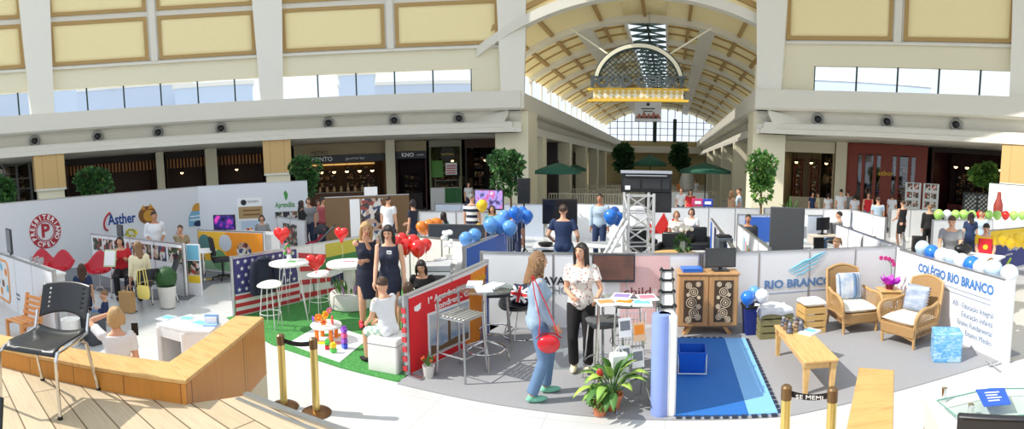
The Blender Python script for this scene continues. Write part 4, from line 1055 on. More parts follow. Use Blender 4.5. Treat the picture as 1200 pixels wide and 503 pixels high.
def heart(label, pos, s, mat, rz=0, group=None, string=0.0):
    t = thing('heart_balloon', label, 'balloon', pos, rz, group); n, m = 36, 9
    rs = []
    for j in range(m + 1):
        b = -pi / 2 + pi * j / m; k = max(cos(b), .02) ** .7
        rs.append([V3((s * k * (16 * sin(2 * pi * i / n) ** 3) / 17, s * .42 * sin(b), s * (k * (13 * cos(2 * pi * i / n) - 5 * cos(4 * pi * i / n) - 2 * cos(6 * pi * i / n) - cos(8 * pi * i / n)) / 17))) for i in range(n)])
    MB().rings(rs).build('balloon_skin', mat, t, angle=60)
    MB().cyl((0, 0, -s * 1.06), (0, 0, -s * .95), .02, .006, 8).build('knot', mat, t)
    if string: MB().tube([(0, 0, -s), (.02, 0, -s - string * .5), (0, 0, -s - string)], .0022, 4).build('string', INKW, t)
    return t
RUB = dict(rough=.22, coat=.4, var=.02)
BRED = M('balloon_red', (226, 34, 30), **RUB); BBLUE = M('balloon_blue', (40, 120, 220), **RUB); BLBLUE = M('balloon_light_blue', (96, 158, 228), **RUB)
BWHITE = M('balloon_white', (236, 240, 244), **RUB); BPALE = M('balloon_pale_blue', (196, 220, 240), **RUB); BORANGE = M('balloon_orange', (244, 130, 30), **RUB)
BYEL = M('balloon_yellow', (248, 204, 30), **RUB); BGREEN = M('balloon_green', (170, 220, 110), **RUB)
def papers(label, loc, rz, w=.21, d=.297, n=1, mat=None, name='leaflet', cat='leaflet', pr=None, group=None):
    t = thing(name, label, cat, loc, rz, group)
    MB().box((0, 0, .003 * n), (w, d, .006 * n)).build('sheet', mat or PAPER, t)
    if pr: MB().box((0, d * .1, .006 * n + .001), (w * .8, d * .5, .002)).build('printed_area', pr, t)
    return t

# ================================================================ deck
ch = visitor_chair('black plastic chair with chrome legs standing on the wooden deck', (-3.63, 1.24, ZD), .6)
q = G(-66, 470, ZD + .8)
visitor_chair('black plastic chair cut by the left edge of the picture on the deck', (q.x + .25, q.y - .16, ZD), 1.0)
a, b = G(333, 477), G(371, 484)
stanchion('brass barrier post nearest the wooden kerb corner, carrying the plain dark belt', a, 'brass barrier posts', b)
stanchion('brass barrier post second from the wooden kerb corner, before the green carpet', b, 'brass barrier posts')
a, b = AT(922, 452, 4.0), AT(976, 455, 4.0); a.z = b.z = 0
stanchion('brass barrier post in front of the play mat, carrying the lettered dark belt', a, 'brass barrier posts', b, 'SE MEMI')
stanchion('brass barrier post in front of the coffee table beside the right kerb', b, 'brass barrier posts')
# glass topped counter at the lower right
t = thing('glass_counter', 'white counter with a raised glass top at the lower right', 'counter', (0, 0, 0))
cp = [G(1077, 457, 1.05), G(1225, 448, 1.05), G(1300, 500, 1.05), G(1215, 560, 1.05), G(1118, 520, 1.05)]
cw = M('counter_white', (240, 240, 240), .3)
MB().prism([(p.x, p.y) for p in cp], 1.0, 1.05).build('worktop', cw, t, bevel=.006)
cc = sum(cp, V3()) / 5
MB().prism([(p.x + (cc.x - p.x) * .08, p.y + (cc.y - p.y) * .08) for p in cp], 0, 1.0).build('body', cw, t)
gl = [G(1098, 470, 1.13), G(1160, 456, 1.13), G(1235, 455, 1.13), G(1270, 482, 1.13), G(1200, 487, 1.13), G(1148, 494, 1.13), G(1120, 488, 1.13)]
MB().prism([(p.x, p.y) for p in gl], 1.128, 1.138).build('glass_top', glass_mat('green_glass', .09, (.93, .98, .96, 1)), t)
n = len(gl); ed = MB().tube([V3((p.x, p.y, 1.133)) for p in gl], .006, 6, closed=True).build('glass_edge', M('glass_edge_green', (110, 160, 146), .2), t)
for px, py in ((1106, 471), (1137, 491), (1225, 462)):
    p = G(px, py, 1.05); MB().cyl((p.x, p.y, 1.05), (p.x, p.y, 1.145), .02, n=14).build('standoff', CHROME, t)
q = [G(1143, 457, 1.14), G(1177, 455, 1.14), G(1185, 474, 1.14), G(1153, 477, 1.14)]
t = thing('flyer', 'bright blue flyer lying on the glass counter', 'flyer', (0, 0, 0))
MB().prism([(p.x, p.y) for p in q], 1.139, 1.143).build('sheet', M('flyer_blue', (40, 92, 190), .4), t)
for k in range(4):
    u0, u1, v = .25, .75 - .1 * (k % 2), .25 + k * .16
    L_ = lambda u, v: q[0].lerp(q[1], u).lerp(q[3].lerp(q[2], u), v)
    p0, p1 = L_(u0, v), L_(u1, v); MB().bar((p0.x, p0.y, 1.144), (p1.x, p1.y, 1.144), .012, .002).build('printed_line', INKW, t)
p = G(1165, 494, 1.32)
t = thing('display_monitor', 'back edge of a black monitor at the bottom right corner', 'monitor', (p.x, p.y, 1.05), radians(-33))
MB().box((.12, 0, .15), (.62, .05, .3)).build('casing', M('monitor_shell', (40, 42, 46), .4), t, bevel=.012)
MB().box((.12, 0, .285), (.56, .052, .01)).build('top_seam', BLACK, t); MB().box((.12, .04, .1), (.08, .05, .2)).box((.12, .03, .008), (.24, .18, .016)).build('stand', BLACK, t)

# ================================================================ white information desk beyond the kerb
t = thing('information_desk', 'white many sided desk with papers behind the deck kerb', 'desk', (0, 0, 0))
zt = .92
dp = [G(183, 379, zt), G(214, 387, zt) , G(246, 389, zt), G(259, 378, zt), G(223, 368, zt)]
MB().prism([(p.x, p.y) for p in dp], zt - .04, zt).build('desk_top', cw, t, bevel=.006)
cc = sum(dp, V3()) / 5; ins = [V3((p.x + (cc.x - p.x) * .07, p.y + (cc.y - p.y) * .07, 0)) for p in dp]
for i in range(5):
    a, b = ins[i], ins[(i + 1) % 5]
    if i == 0:
        MB().bar((a.x, a.y, .12), (b.x, b.y, .12), .03, .24).bar((a.x, a.y, .83), (b.x, b.y, .83), .03, .1).build('front_panel', cw, t)
        MB().bar(a.lerp(b, .5) + V3((.04, .14, .5)), b + V3((.0, .14, .5)), .3, .02).build('inner_shelf', M('desk_grey', (186, 190, 198), .4), t)
    else:
        MB().bar((a.x, a.y, .44), (b.x, b.y, .44), .03, .88).build('side_panel' if i != 2 else 'blue_side_panel', cw if i != 2 else M('desk_pale_blue', (170, 196, 226), .4), t)
    MB().cyl((a.x, a.y, 0), (a.x, a.y, .88), .035, n=10).build('corner_post', cw, t)
for k, (px, py, rz, lab) in enumerate(((195, 373, .2, 'leaflet at the left end of the white desk'), (218, 374, .5, 'larger leaflet in the middle of the white desk'), (232, 379, .1, 'leaflet near the right front of the white desk'))):
    p = G(px, py, zt + .001); papers(lab, (p.x, p.y, zt), rz, .17, .22, 1, M('leaflet_grey', (196, 200, 208), .5), pr=INKC)
p = G(247, 376, zt + .05); t = thing('leaflet_holder', 'small pale blue leaflet holder on the right of the white desk', 'holder', (p.x, p.y, zt), .6)
MB().box((0, 0, .01), (.16, .12, .02)).box((0, .04, .06), (.16, .02, .1)).build('tray', M('holder_blue', (150, 190, 236), .3), t); MB().box((0, .01, .05), (.13, .02, .07)).build('leaflets', PAPER, t)

# ================================================================ green carpet booth
p = G(318, 384); wire_stool('white wire stool beside the dark jacket', (p.x, p.y, 0), 0.3, .68, 'white wire stools')
p = G(375, 368); wire_stool('white wire stool carrying a red heart balloon', (p.x, p.y, 0), -.2, .68, 'white wire stools')
p2 = V3((p.x, p.y, .70))
heart('red heart balloon resting on the wire stool seat', (p2.x - .03, p2.y - .02, .94), .19, BRED, .5, 'red heart balloons')
p = G(342, 378); t = thing('hairpin_table', 'tall white round table with thin wire legs in front of the flag panel', 'table', (p.x, p.y, 0))
MB().lathe([(.33, 1.0), (.34, 1.01), (.34, 1.03), (.33, 1.04)], n=32).build('tabletop', MATS['stool_white'], t)
for k in range(3):
    a = 2 * pi * k / 3 + .4; MB().tube([(.16 * cos(a - .35), .16 * sin(a - .35), 1.0), (.3 * cos(a), .3 * sin(a), .01), (.16 * cos(a + .35), .16 * sin(a + .35), 1.0)], .008, 7).build('leg', MATS['wire_white'], t)
papers('leaflet on the tall white wire table', (p.x + .05, p.y, 1.04), .4, .2, .28, 1, pr=INKGN)
heart('red heart balloon floating above the tall wire table', (p.x - .18, p.y + .05, 1.5), .17, BRED, .2, 'red heart balloons', .3)
q = G(340, 300, 1.1); t = thing('table_flowers', 'small green and pink flower posy on the tall wire table', 'flowers', (p.x - .1, p.y + .12, 1.04))
MB().lathe([(.03, 0), (.045, .05), (.035, .1)], n=12).build('vase', INKW, t)
mb = MB(); 
for k in range(9): mb.ball((rnd.uniform(-.1, .1), rnd.uniform(-.06, .06), rnd.uniform(.12, .26)), .035, 8, 6, k % 2)
mb.build('blossoms', [INKGN, INKP], t)
p = G(411, 361); t = thing('tub_table', 'white round pedestal table standing in a planted tub behind the standing women', 'table', (p.x, p.y, 0))
MB().lathe([(.40, .78), (.42, .8), (.42, .84), (.40, .86)], n=32).build('tabletop', MATS['stool_white'], t); MB().cyl((0, 0, .3), (0, 0, .78), .11, n=18).build('pedestal', MATS['stool_white'], t)
MB().lathe([(.34, 0), (.38, .04), (.38, .28), (.36, .31), (.3, .31), (.1, .29)], n=28).build('tub', M('tub_white', (214, 212, 206), .5), t)
mb = MB()
for k in range(60):
    a = rnd.uniform(0, 6.28); r = rnd.uniform(.14, .33); h = rnd.uniform(.1, .32); c = V3((r * cos(a), r * sin(a), .3)); e = c + V3((.08 * cos(a), .08 * sin(a), h)); s = V3((-sin(a), cos(a), 0)) * .03
    mb.add([c, c.lerp(e, .5) + s, e, c.lerp(e, .5) - s], [(0, 1, 2, 3)], 0 if k % 5 else 1)
mb.build('greenery', [M('leaf_green', (70, 120, 50), .6), M('flower_mauve', (190, 130, 190), .6)], t)
papers('menu leaflet on the white tub table', (p.x, p.y, .86), .2, .3, .22, 1, pr=INKP)
heart('red heart balloon floating above the white tub table', (p.x - .22, p.y + .1, 1.36), .17, BRED, -.1, 'red heart balloons', .35)
# jacket hanging over the end of the flag panel
t = thing('jacket', 'dark navy jacket hanging on the flag panel behind the wire stool', 'jacket', (-6.6, 6.35, 0), radians(80))
JK = M('jacket_navy', (34, 40, 60), .8, bump=.3)
mb = MB()
mb.rings([[V3((sx * .22 * w * cos(2 * pi * i / 20) , -.04 - .06 * sin(2 * pi * i / 20) * w, z)) for i in range(20)] for sx, w, z in ((.35, .6, 1.06), (.9, .9, 1.0), (1, 1, .85), (1.02, 1, .6), (1.08, 1.05, .38))])
mb.build('body', JK, t)
for s in (-1, 1): MB().tube([(s * .19, -.05, .98), (s * .27, -.08, .75), (s * .27, -.09, .42)], [.06, .06, .05], 10).build('sleeve', JK, t)
MB().tube(arc((0, -.07, 1.03), .09, 0, 2 * pi, 14)[:-1], .03, 8, closed=True).build('collar', JK, t)
# play sheet and toys
q = [G(337, 404), G(379, 380), G(433, 397), G(398, 426)]
t = thing('play_sheet', 'white printed play sheet spread on the green carpet', 'play mat', (0, 0, 0))
MB().prism([(p.x, p.y) for p in q], .012, .02).build('sheet', PAPER, t)
for k in range(5):
    u, v = .2 + .15 * k, .25 + .5 * ((k * 7) % 5) / 5; c = q[0].lerp(q[1], u).lerp(q[3].lerp(q[2], u), v); MB().lathe([(.07, .02), (.07, .023)], (c.x, c.y, 0), 14).build('printed_spot', [INKC, INKY, INKP, INKGN, INKO][k], t)
TOYC = [M('toy_' + n, c, .35) for n, c in (('red', (220, 50, 60)), ('yellow', (246, 200, 40)), ('orange', (244, 130, 40)), ('blue', (60, 90, 210)), ('green', (80, 190, 80)), ('purple', (150, 80, 200)), ('pink', (240, 100, 160)))]
def toy_flower(label, pos, s, m1, m2, group='toy flowers'):
    t = thing('toy_flower', label, 'toy', pos, rnd.uniform(0, 6), group)
    for k in range(6):
        a = k * pi / 3; MB().ball((s * .62 * cos(a), s * .1, s * .62 * sin(a)), (s * .36, s * .2, s * .36), 10, 7).build('petal', m1, t)
    MB().ball((0, 0, 0), (s * .34, s * .3, s * .34), 10, 7).build('flower_centre', m2, t)
    return t
p = G(383, 399); t = thing('toy_table', 'low white toy table on orange legs on the play sheet', 'toy table', (p.x, p.y, .02), .3)
MB().lathe([(.23, .2), (.24, .21), (.24, .225), (.23, .235)], n=28).build('tabletop', MATS['stool_white'], t)
for k in range(4): a = pi / 4 + k * pi / 2; MB().cyl((.16 * cos(a), .16 * sin(a), 0), (.16 * cos(a), .16 * sin(a), .2), .035, .03, 12).build('leg', TOYC[2], t)
zt = .26
tp = p
for k, (dx, dy, dz, s, a, b, nm) in enumerate(((-.2, .0, .1, .1, 2, 1, 'orange toy flower at the left of the low toy table'), (-.05, .06, .17, .1, 1, 2, 'yellow toy flower in the middle of the low toy table'), (.02, .1, .27, .07, 6, 1, 'small pink toy flower topmost on the low toy table'), (.15, .0, .1, .11, 0, 2, 'red toy flower at the right of the low toy table'), (.05, -.14, .08, .08, 2, 0, 'orange red toy flower at the front of the low toy table'), (-.31, -.02, .06, .07, 5, 3, 'purple toy flower hanging at the left rim of the low toy table'))):
    toy_flower(nm, (p.x + dx * .75, p.y + dy * .75, zt + dz * .68), s * .68, TOYC[a], TOYC[b])
def toy_tower(label, px, py, cols, s=.045):
    p = G(px, py); t = thing('toy_gear_tower', label, 'toy', (p.x, p.y, .02), rnd.uniform(0, 3), 'toy gear towers')
    for k, c in enumerate(cols):
        mb = MB(); z = s * (k + .5) * 1.7
        mb.rings([[V3((s * (1.25 if i % 2 else .85) * cos(2 * pi * i / 16), yy, z + s * (1.25 if i % 2 else .85) * sin(2 * pi * i / 16))) for i in range(16)] for yy in (-.03, .03)])
        mb.build('gear', TOYC[c], t)
toy_tower('tall purple and blue toy gear tower beside the toy table', 404, 410, (3, 5, 6, 5))
toy_tower('low green and yellow toy gear stack at the front of the play sheet', 391, 415, (4, 1), .04); toy_tower('red toy gear stack at the front left of the play sheet', 384, 411, (0, 4), .038)
toy_tower('orange toy gear piece under the low toy table', 388, 393, (3, 2), .035)
p = G(424, 388); toy_flower('large red and pink toy flower lying by the boy', (p.x, p.y, .1), .085, TOYC[0], TOYC[6])
# white cube pouf
p = G(456, 425); t = thing('cube_pouf', 'white leather cube pouf under the seated boy', 'pouf', (-3.36, 5.4, 0), .05)
MB().box((0, 0, .22), (.42, .42, .44)).build('cube_body', M('pouf_white', (236, 234, 230), .45), t, bevel=.02); MB().box((0, 0, .36), (.424, .424, .008)).build('seam', INKG, t)
# little tulip pot
p = G(496, 444); t = thing('tulip_pot', 'small white pot of red tulips at the foot of the travel panel', 'potted plant', (p.x + .05, p.y + .05, 0))
MB().lathe([(.055, 0), (.075, .15), (.078, .16), (.065, .155), (.05, .13)], n=18).build('pot', MATS['tub_white'], t)
mb = MB(); fl = MB()
for k in range(11):
    a = rnd.uniform(0, 6.28); e = V3((.08 * cos(a), .08 * sin(a), .16 + rnd.uniform(.06, .12))); mb.tube([(0, 0, .14), e], .005, 5); s = V3((-sin(a), cos(a), 0)) * .014; mb.add([(0, 0, .14), e * .6 + V3((0, 0, .06)) + s, e * 1.15, e * .6 + V3((0, 0, .06)) - s], [(0, 1, 2, 3)])
    if k % 2: fl.ball(e, (.014, .014, .02), 7, 5)
mb.build('leaves', MATS['leaf_green'], t); fl.build('blossoms', M('tulip_red', (214, 90, 40), .5), t)
# ================================================================ travel booth: stools, round table, tub chair
p = G(538, 443); bar_stool('silver bar stool with slatted seat and low back in front of the travel panel', (p.x, p.y + .1, 0), radians(75), 'slat', .76)
p = G(562, 412); bar_stool('silver bar stool with dark seat behind the round leaflet table', (p.x + .17, p.y + .22, 0), 0.4, 'dark', .8)
p = G(553, 428); tx, ty = p.x + .14, p.y + .12
t = thing('bistro_table', 'tall round glass bistro table with stacks of leaflets', 'table', (tx, ty, 0))
MB().lathe([(.36, .98), (.37, .985), (.37, .995), (.36, 1.0)], n=32).build('glass_top', glass_mat('bistro_glass', .2, (.86, .92, .92, 1)), t); MB().cyl((0, 0, .12), (0, 0, .98), .03, n=12).build('pedestal', CHROME, t)
for k in range(4): a = k * pi / 2 + .5; MB().tube([(0, 0, .3), (.15 * cos(a), .15 * sin(a), .24), (.28 * cos(a), .28 * sin(a), .16), (.33 * cos(a), .33 * sin(a), 0)], .014, 8).build('base_leg', CHROME, t)
MB().tube(arc((0, 0, .2), .26, 0, 2 * pi, 28)[:-1], .012, 8, closed=True).build('foot_ring', CHROME, t)
for k, (dx, dy, rz, n, lab) in enumerate(((-.15, .05, .3, 6, 'thick white leaflet stack at the left of the glass bistro table'), (.1, .08, -.2, 4, 'leaflet stack at the back of the glass bistro table'), (.05, -.15, .5, 2, 'thin leaflet pile at the front of the glass bistro table'))):
    papers(lab, (tx + dx, ty + dy, 1.0), rz, .2, .28, n, M('leaflet_white', (226, 230, 232), .5))
p = G(600, 392); t = thing('tub_chair', 'black round tub chair on a white sled base by the school panel', 'chair', (p.x + .16, p.y - .02, 0), -.5)
def tubs(u, v): a = 2 * pi * u; r = .12 + .22 * v; return V3((r * cos(a), r * sin(a), .42 + .02 * v + (.30 * v * v) * (.55 + .45 * sin(a))))
MB().grid(tubs, 28, 8).build('shell', SEATK, t, solid=.025); MB().lathe([(.001, .43), (.14, .44), (.2, .46), (.2, .48), (.001, .5)], n=20).build('seat', SEATK, t)
MB().tube(arc((0, 0, .02), .28, 0, 2 * pi, 26)[:-1], .012, 8, closed=True).build('base_ring', CHROME, t)
for k in range(4): a = k * pi / 2 + .4; MB().tube([(.14 * cos(a), .14 * sin(a), .43), (.28 * cos(a), .28 * sin(a), .02)], .01, 7).build('leg', CHROME, t)
cx, cy = p.x + .16, p.y - .02
t = thing('flag_cushion', 'cushion with a red and white cross flag on the black tub chair', 'cushion', (cx - .0, cy + .02, .62), -.35); t.rotation_euler = (radians(-20), 0, -.35)
def pil(mb, w, h, d, mi=0):
    n = 12
    for s in (-1, 1): mb.grid(lambda u, v: V3(((u - .5) * w, s * d * (max(0, 1 - (2 * u - 1) ** 4) * max(0, 1 - (2 * v - 1) ** 4)) ** .5, (v - .5) * h)), n, n, mi)
    return mb
pil(MB(), .36, .3, .07).build('cushion_body', M('cushion_navy', (24, 30, 56), .8), t)
for nm, m, pr in (('white_cross', INKW, ((.36, .09, 0), (.09, .28, 0), (.4, .05, .65), (.4, .05, -.65))), ('red_cross', INKR, ((.34, .05, 0), (.05, .28, 0)))):
    mb = MB()
    for (w, h, a) in pr: mb.box((0, -.06 if nm[0] == 'w' else -.068, 0), (w * .85, .02, h * .85), R=Matrix.Rotation(a, 3, 'Y'))
    mb.build(nm, m, t)
# ================================================================ brochure booth
p = G(712, 455); sx_, sy_ = p.x, p.y + .13
bar_stool('chrome bar stool with grey cushion seat in front of the woman in black trousers', (G(700, 455).x + .06, G(700, 455).y + .16, 0), .5, 'cushion', .75)
p = G(735, 425); bar_stool('chrome bar stool with grey seat half hidden under the brochure table', (p.x, p.y + .1, 0), .1, 'cushion', .78)
bx, by = -.43, 5.62
t = thing('brochure_table', 'tall glass table covered in open brochures beside the blue divider', 'table', (bx, by, 0))
MB().box((0.02, .0, 1.03), (.74, .5, .012)).build('glass_top', MATS['bistro_glass'], t)
for sx in (-1, 1):
    for sy in (-1, 1): MB().cyl((sx * .32, sy * .2, 0), (sx * .32, sy * .2, 1.03), .016, n=10).build('leg', CHROME, t)
MB().tube([(-.32, -.2, .3), (.32, -.2, .3), (.32, .2, .3), (-.32, .2, .3)], .01, 8, closed=True).build('foot_rail', CHROME, t)
for k, (dx, dy, rz, m, lab) in enumerate(((-.24, -.12, .4, M('brochure_orange', (230, 150, 90), .5), 'open orange and white brochure at the left corner of the brochure table'), (-.05, -.08, -.2, INKO, 'brochure with an orange photograph in the middle of the brochure table'), (.15, -.1, .1, INKC, 'pale brochure at the right front of the brochure table'), (.2, .12, .3, INKP, 'white brochure at the back right of the brochure table'), (-.1, .13, -.1, M('brochure_lilac', (150, 130, 190), .5), 'lilac card behind the brochures on the brochure table'))):
    papers(lab, (bx + dx, by + dy, 1.036 + .002 * k), rz, .22, .3, 1, PAPER, 'brochure', 'brochure', m, 'brochures on the glass table')
t = thing('drinking_glass', 'clear tumbler on the brochure table near the blue divider', 'glass', (bx + .28, by + .16, 1.036)); MB().lathe([(.03, 0), (.038, .12), (.035, .12), (.028, .01)], n=14).build('tumbler', GLASS, t)
# wire magazine rack
p = G(748, 452); t = thing('magazine_rack', 'wire magazine rack with hanging leaflets beside the blue divider', 'rack', (-.38, 5.24, 0), .4)
mb = MB()
for x in [(-.16 + i * .04) for i in range(9)]: mb.cyl((x, .1, .25), (x, .02, 1.0), .0035, n=5)
for z in [.25 + i * .075 for i in range(11)]: mb.cyl((-.16, .1 - (z - .25) * .107, z), (.16, .1 - (z - .25) * .107, z), .0035, n=5)
mb.build('wire_grid', ALU, t)
for s in (-1, 1): MB().tube([(s * .17, .02, 1.0), (s * .17, .11, .2), (s * .19, .2, 0)], .008, 7).build('side_post', CHROME, t); MB().tube([(s * .17, .1, .3), (s * .2, -.18, 0)], .008, 7).build('leg', CHROME, t)
for k, (x, z, m) in enumerate(((-.07, .86, PAPER), (.09, .8, M('leaflet_tan', (226, 190, 150), .5)), (-.06, .55, PAPER), (.09, .5, PAPER), (-.06, .3, M('leaflet_shade', (210, 212, 216), .5)))):
    o = papers('leaflet %s of the wire magazine rack' % ('in the top left pocket', 'in the top right pocket', 'in the middle left pocket', 'in the middle right pocket', 'in the bottom left pocket')[k], (0, 0, 0), 0, .14, .2, 1, m, pr=INKO if k == 1 else INKG, group='leaflets in the wire rack')
    o.location = V3((-.38, 5.24, 0)) + Matrix.Rotation(.4, 3, 'Z') @ V3((x, -.03 + (1 - z) * .1, z)); o.rotation_euler = (radians(80), 0, .5)
p = G(742, 440); t = thing('plastic_bag', 'white bundle hanging below the brochure table', 'bag', (-.5, 5.2, .42), .3)
mb = MB().box((0, 0, 0), (.2, .1, .34)); mb.build('bag_body', PAPER, t, bevel=.03); MB().tube([(-.06, 0, .16), (0, 0, .24), (.06, 0, .16)], .006, 6).build('bag_handle', PAPER, t)
t = thing('wall_screen', 'large dark flat screen on the school panel beside the smiling woman', 'screen', tuple(AY(719, 315, 7.68)), .13)
MB().box((0, 0, .98), (.66, .05, .44)).build('casing', M('screen_bezel', (62, 62, 66), .4), t, bevel=.008); MB().box((0, -.028, .99), (.61, .006, .37)).build('screen', M_ramp('screen_brown', 'noise', [(.35, (86, 70, 66)), (.6, (120, 84, 74)), (.75, (70, 84, 84))], (1, 1, 1), .2, 3), t); MB().box((0, .05, .9), (.2, .08, .2)).build('wall_bracket', DARK, t)
# ================================================================ carved cabinet
WOODC = M_ramp('cabinet_wood', 'noise', [(.3, (176, 132, 84)), (.55, (196, 152, 102)), (.75, (164, 120, 74))], (6, 6, .7), .5, 3.0)
DKCARV = M('carved_dark', (74, 58, 42), .7)
pc0, pc1 = G(793, 394), G(863, 393)
cw_ = (pc1 - pc0).length; crz = atan2(pc1.y - pc0.y, pc1.x - pc0.x); cen = (pc0 + pc1) / 2
t = thing('carved_cabinet', 'light wood cabinet with two doors of carved rings behind the play mat', 'cabinet', (cen.x, cen.y + .17, 0), crz)
Wc, Dc = cw_, .34
MB().box((0, 0, .54), (Wc, Dc, .8)).build('body', WOODC, t, bevel=.008); MB().box((0, -.01, .95), (Wc + .03, Dc + .04, .03)).build('cabinet_top', WOODC, t, bevel=.006)
for s in (-1, 1):
    d = MB().box((s * Wc / 4, -Dc / 2 - .008, .54), (Wc / 2 - .02, .022, .76)).build('door', WOODC, t, bevel=.004)
    MB().box((s * Wc / 4, -Dc / 2 - .022, .54), (Wc / 2 - .17, .008, .64)).build('carved_panel', DKCARV, d)
    mb = MB(); r_ = random.Random(5 + s); y = -Dc / 2 - .026
    for (x, z, r) in ((0, .68, .075), (-.03, .52, .085), (.01, .36, .08), (-.07, .78, .05), (.07, .8, .04), (.08, .46, .04), (-.08, .64, .03), (.07, .3, .05), (-.07, .26, .05), (.08, .6, .03)):
        x = x * (1 if s < 0 else -1) + s * Wc / 4; r *= .92
        for q in (1, .58): disc(mb, (x, z), r * q, y, 24, 0, r * q - .009, th=.008)
        disc(mb, (x, z), r * .2, y, 12, th=.008)
    mb.build('carved_rings', M('carved_pale', (226, 208, 178), .6), d)
    MB().bar((s * (Wc / 2 - .2), 0, .14), (s * (Wc / 2 - .1), 0, 0), .05, .05).bar((s * (Wc / 2 - .2), -.12, .14), (s * (Wc / 2 - .1), -.14, 0), .05, .05).build('foot', WOODC, t)
cz = .965
R_ = Matrix.Rotation(crz, 3, 'Z'); cab = lambda x, y: V3((cen.x, cen.y + .17, 0)) + R_ @ V3((x, y, 0))
p = cab(.2, .02); t = monitor('computer_monitor', 'black computer monitor standing on the carved cabinet', (p.x, p.y, cz), crz + .12, .48, .3, .2, True, M('monitor_grey', (50, 52, 54), .4), 'monitor', screen=M('screen_grey', (72, 76, 78), .25))
p = cab(-.25, -.02); t = thing('blue_box', 'flat bright blue box lying on the carved cabinet', 'box', (p.x, p.y, cz), crz + .1)
MB().box((0, 0, .025), (.3, .24, .05)).build('box_body', M('box_blue', (40, 110, 210), .35), t, bevel=.008); MB().box((0, 0, .053), (.31, .25, .008)).build('box_lid', MATS['box_blue'], t)
# ================================================================ foam mats
def teeth_strip(x0, y0, x1, y1, name, mat, parent, n):
    mb = MB(); d = V3((x1 - x0, y1 - y0, 0)); L = d.length; u = d / L; nn = V3((-u.y, u.x, 0))
    for k in range(n):
        c = V3((x0, y0, 0)) + u * (L * (k + .5) / n) + nn * .018; mb.bar(c - u * L / n * .28 + V3((0, 0, .02)), c + u * L / n * .28 + V3((0, 0, .02)), .045, .018)
    return mb.build(name, mat, parent)
MATB = M('foam_blue', (38, 108, 186), .7, bump=.2, scale=120); MATL = M('foam_light_blue', (128, 186, 240), .7, bump=.2, scale=120); MATK = M('foam_dark', (40, 52, 72), .8)
xs = G(849, 398).x; xe = G(873, 398).x; xf = G(889, 487).x
t = thing('foam_mat', 'large blue foam play mat with toothed edge in front of the carved cabinet', 'play mat', (0, 0, 0))
MB().box(((.09 + .85) / 2, 6.17, .02), (.76, 2.36, .018)).build('mat_sheet', MATB, t)
teeth_strip(.85, 4.98, .09, 4.98, 'toothed_edge', MATK, t, 8); teeth_strip(.09, 7.36, .85, 7.36, 'toothed_edge', MATK, t, 8)
t = thing('foam_strip', 'light blue foam mat strip along the right of the blue play mat', 'play mat', (0, 0, 0))
MB().box((1.01, 6.17, .02), (.31, 2.36, .018)).build('mat_sheet', MATL, t)
teeth_strip(1.17, 7.35, 1.17, 4.99, 'toothed_edge', MATK, t, 22); teeth_strip(1.17, 4.98, .86, 4.98, 'toothed_edge', MATK, t, 3)
p = G(811, 440); t = thing('toy_bin', 'square blue plastic bin standing on the blue play mat', 'bin', (p.x, p.y + .1, .03), -.02)
BB = M('bin_blue', (24, 92, 200), .35)
def openbox(mb, w, d, h, th=.012, fl=.03):
    o = [(-w / 2, -d / 2), (w / 2, -d / 2), (w / 2, d / 2), (-w / 2, d / 2)]
    k = 1 + fl * 2 / w
    R = lambda s, z, e: [V3((x * s - (th * e if x > 0 else -th * e), y * s - (th * e if y > 0 else -th * e), z)) for x, y in o]
    return mb.rings([R(1, 0, 0), R(k, h, 0), R(k, h, 1), R(1, .01, 1)])
openbox(MB(), .28, .28, .28).build('bin_body', BB, t); MB().tube([(-.17, -.13, .25), (-.17, -.2, .03), (.17, -.2, .03), (.17, -.13, .25)], .008, 7).build('bin_handle', M('handle_white', (230, 232, 236), .4), t)
MB().ball((.02, 0, .05), (.05, .05, .03), 10, 7).build('toy_inside', INKN, t)
p = G(881, 394); t = thing('waste_bin', 'tall dark blue waste bin beside the lounge panel', 'bin', (p.x, p.y + .1, 0), .1)
openbox(MB(), .2, .2, .46, .012, .03).build('bin_body', M('bin_navy', (20, 44, 130), .35), t); MB().rings([[V3((s * x, s * y, z)) for x, y in ((-.14, -.14), (.14, -.14), (.14, .14), (-.14, .14))] for s, z in ((1, .43), (1.02, .475), (.9, .475), (.86, .42))]).build('bin_liner', BLACK, t)
p = AT(876, 349, 7.35); balloon('blue balloon above the dark blue waste bin', p, .105, BBLUE, 'balloons by the waste bin'); p = AT(893, 347, 7.4); balloon('white balloon right of the waste bin by the panel', p, .105, BWHITE, 'balloons by the waste bin'); p = AT(884, 342, 7.55); balloon('pale blue balloon behind the blue balloon at the waste bin', p, .09, BLBLUE, 'balloons by the waste bin')
# ================================================================ crates used as seats
def crate(label, px, py, rz, w, d, h, mat, top=True):
    p = G(px, py); t = thing('wooden_crate', label, 'crate', (p.x, p.y + d / 2, 0), rz)
    mb = MB()
    for s in (-1, 1):
        for k in range(4):
            z = .05 + (h - .1) * k / 3; mb.box((0, s * d / 2, z), (w, .02, (h - .1) / 3 * .8)); mb.box((s * w / 2, 0, z), (.02, d, (h - .1) / 3 * .8))
    mb.build('slats', mat, t); mb = MB()
    for sx in (-1, 1):
        for sy in (-1, 1): mb.box((sx * (w / 2 - .02), sy * (d / 2 - .02), h / 2), (.04, .04, h))
    mb.build('corner_posts', mat, t); MB().box((0, 0, h - .01), (w - .02, d - .02, .02)).build('crate_top', mat, t)
    return t, V3((p.x, p.y + d / 2, h)), rz
t, c, r = crate('olive wooden crate with a white cloth, left of the two crates by the lounge panel', 908, 398, .1, .5, .42, .42, M('crate_olive', (130, 124, 84), .7))
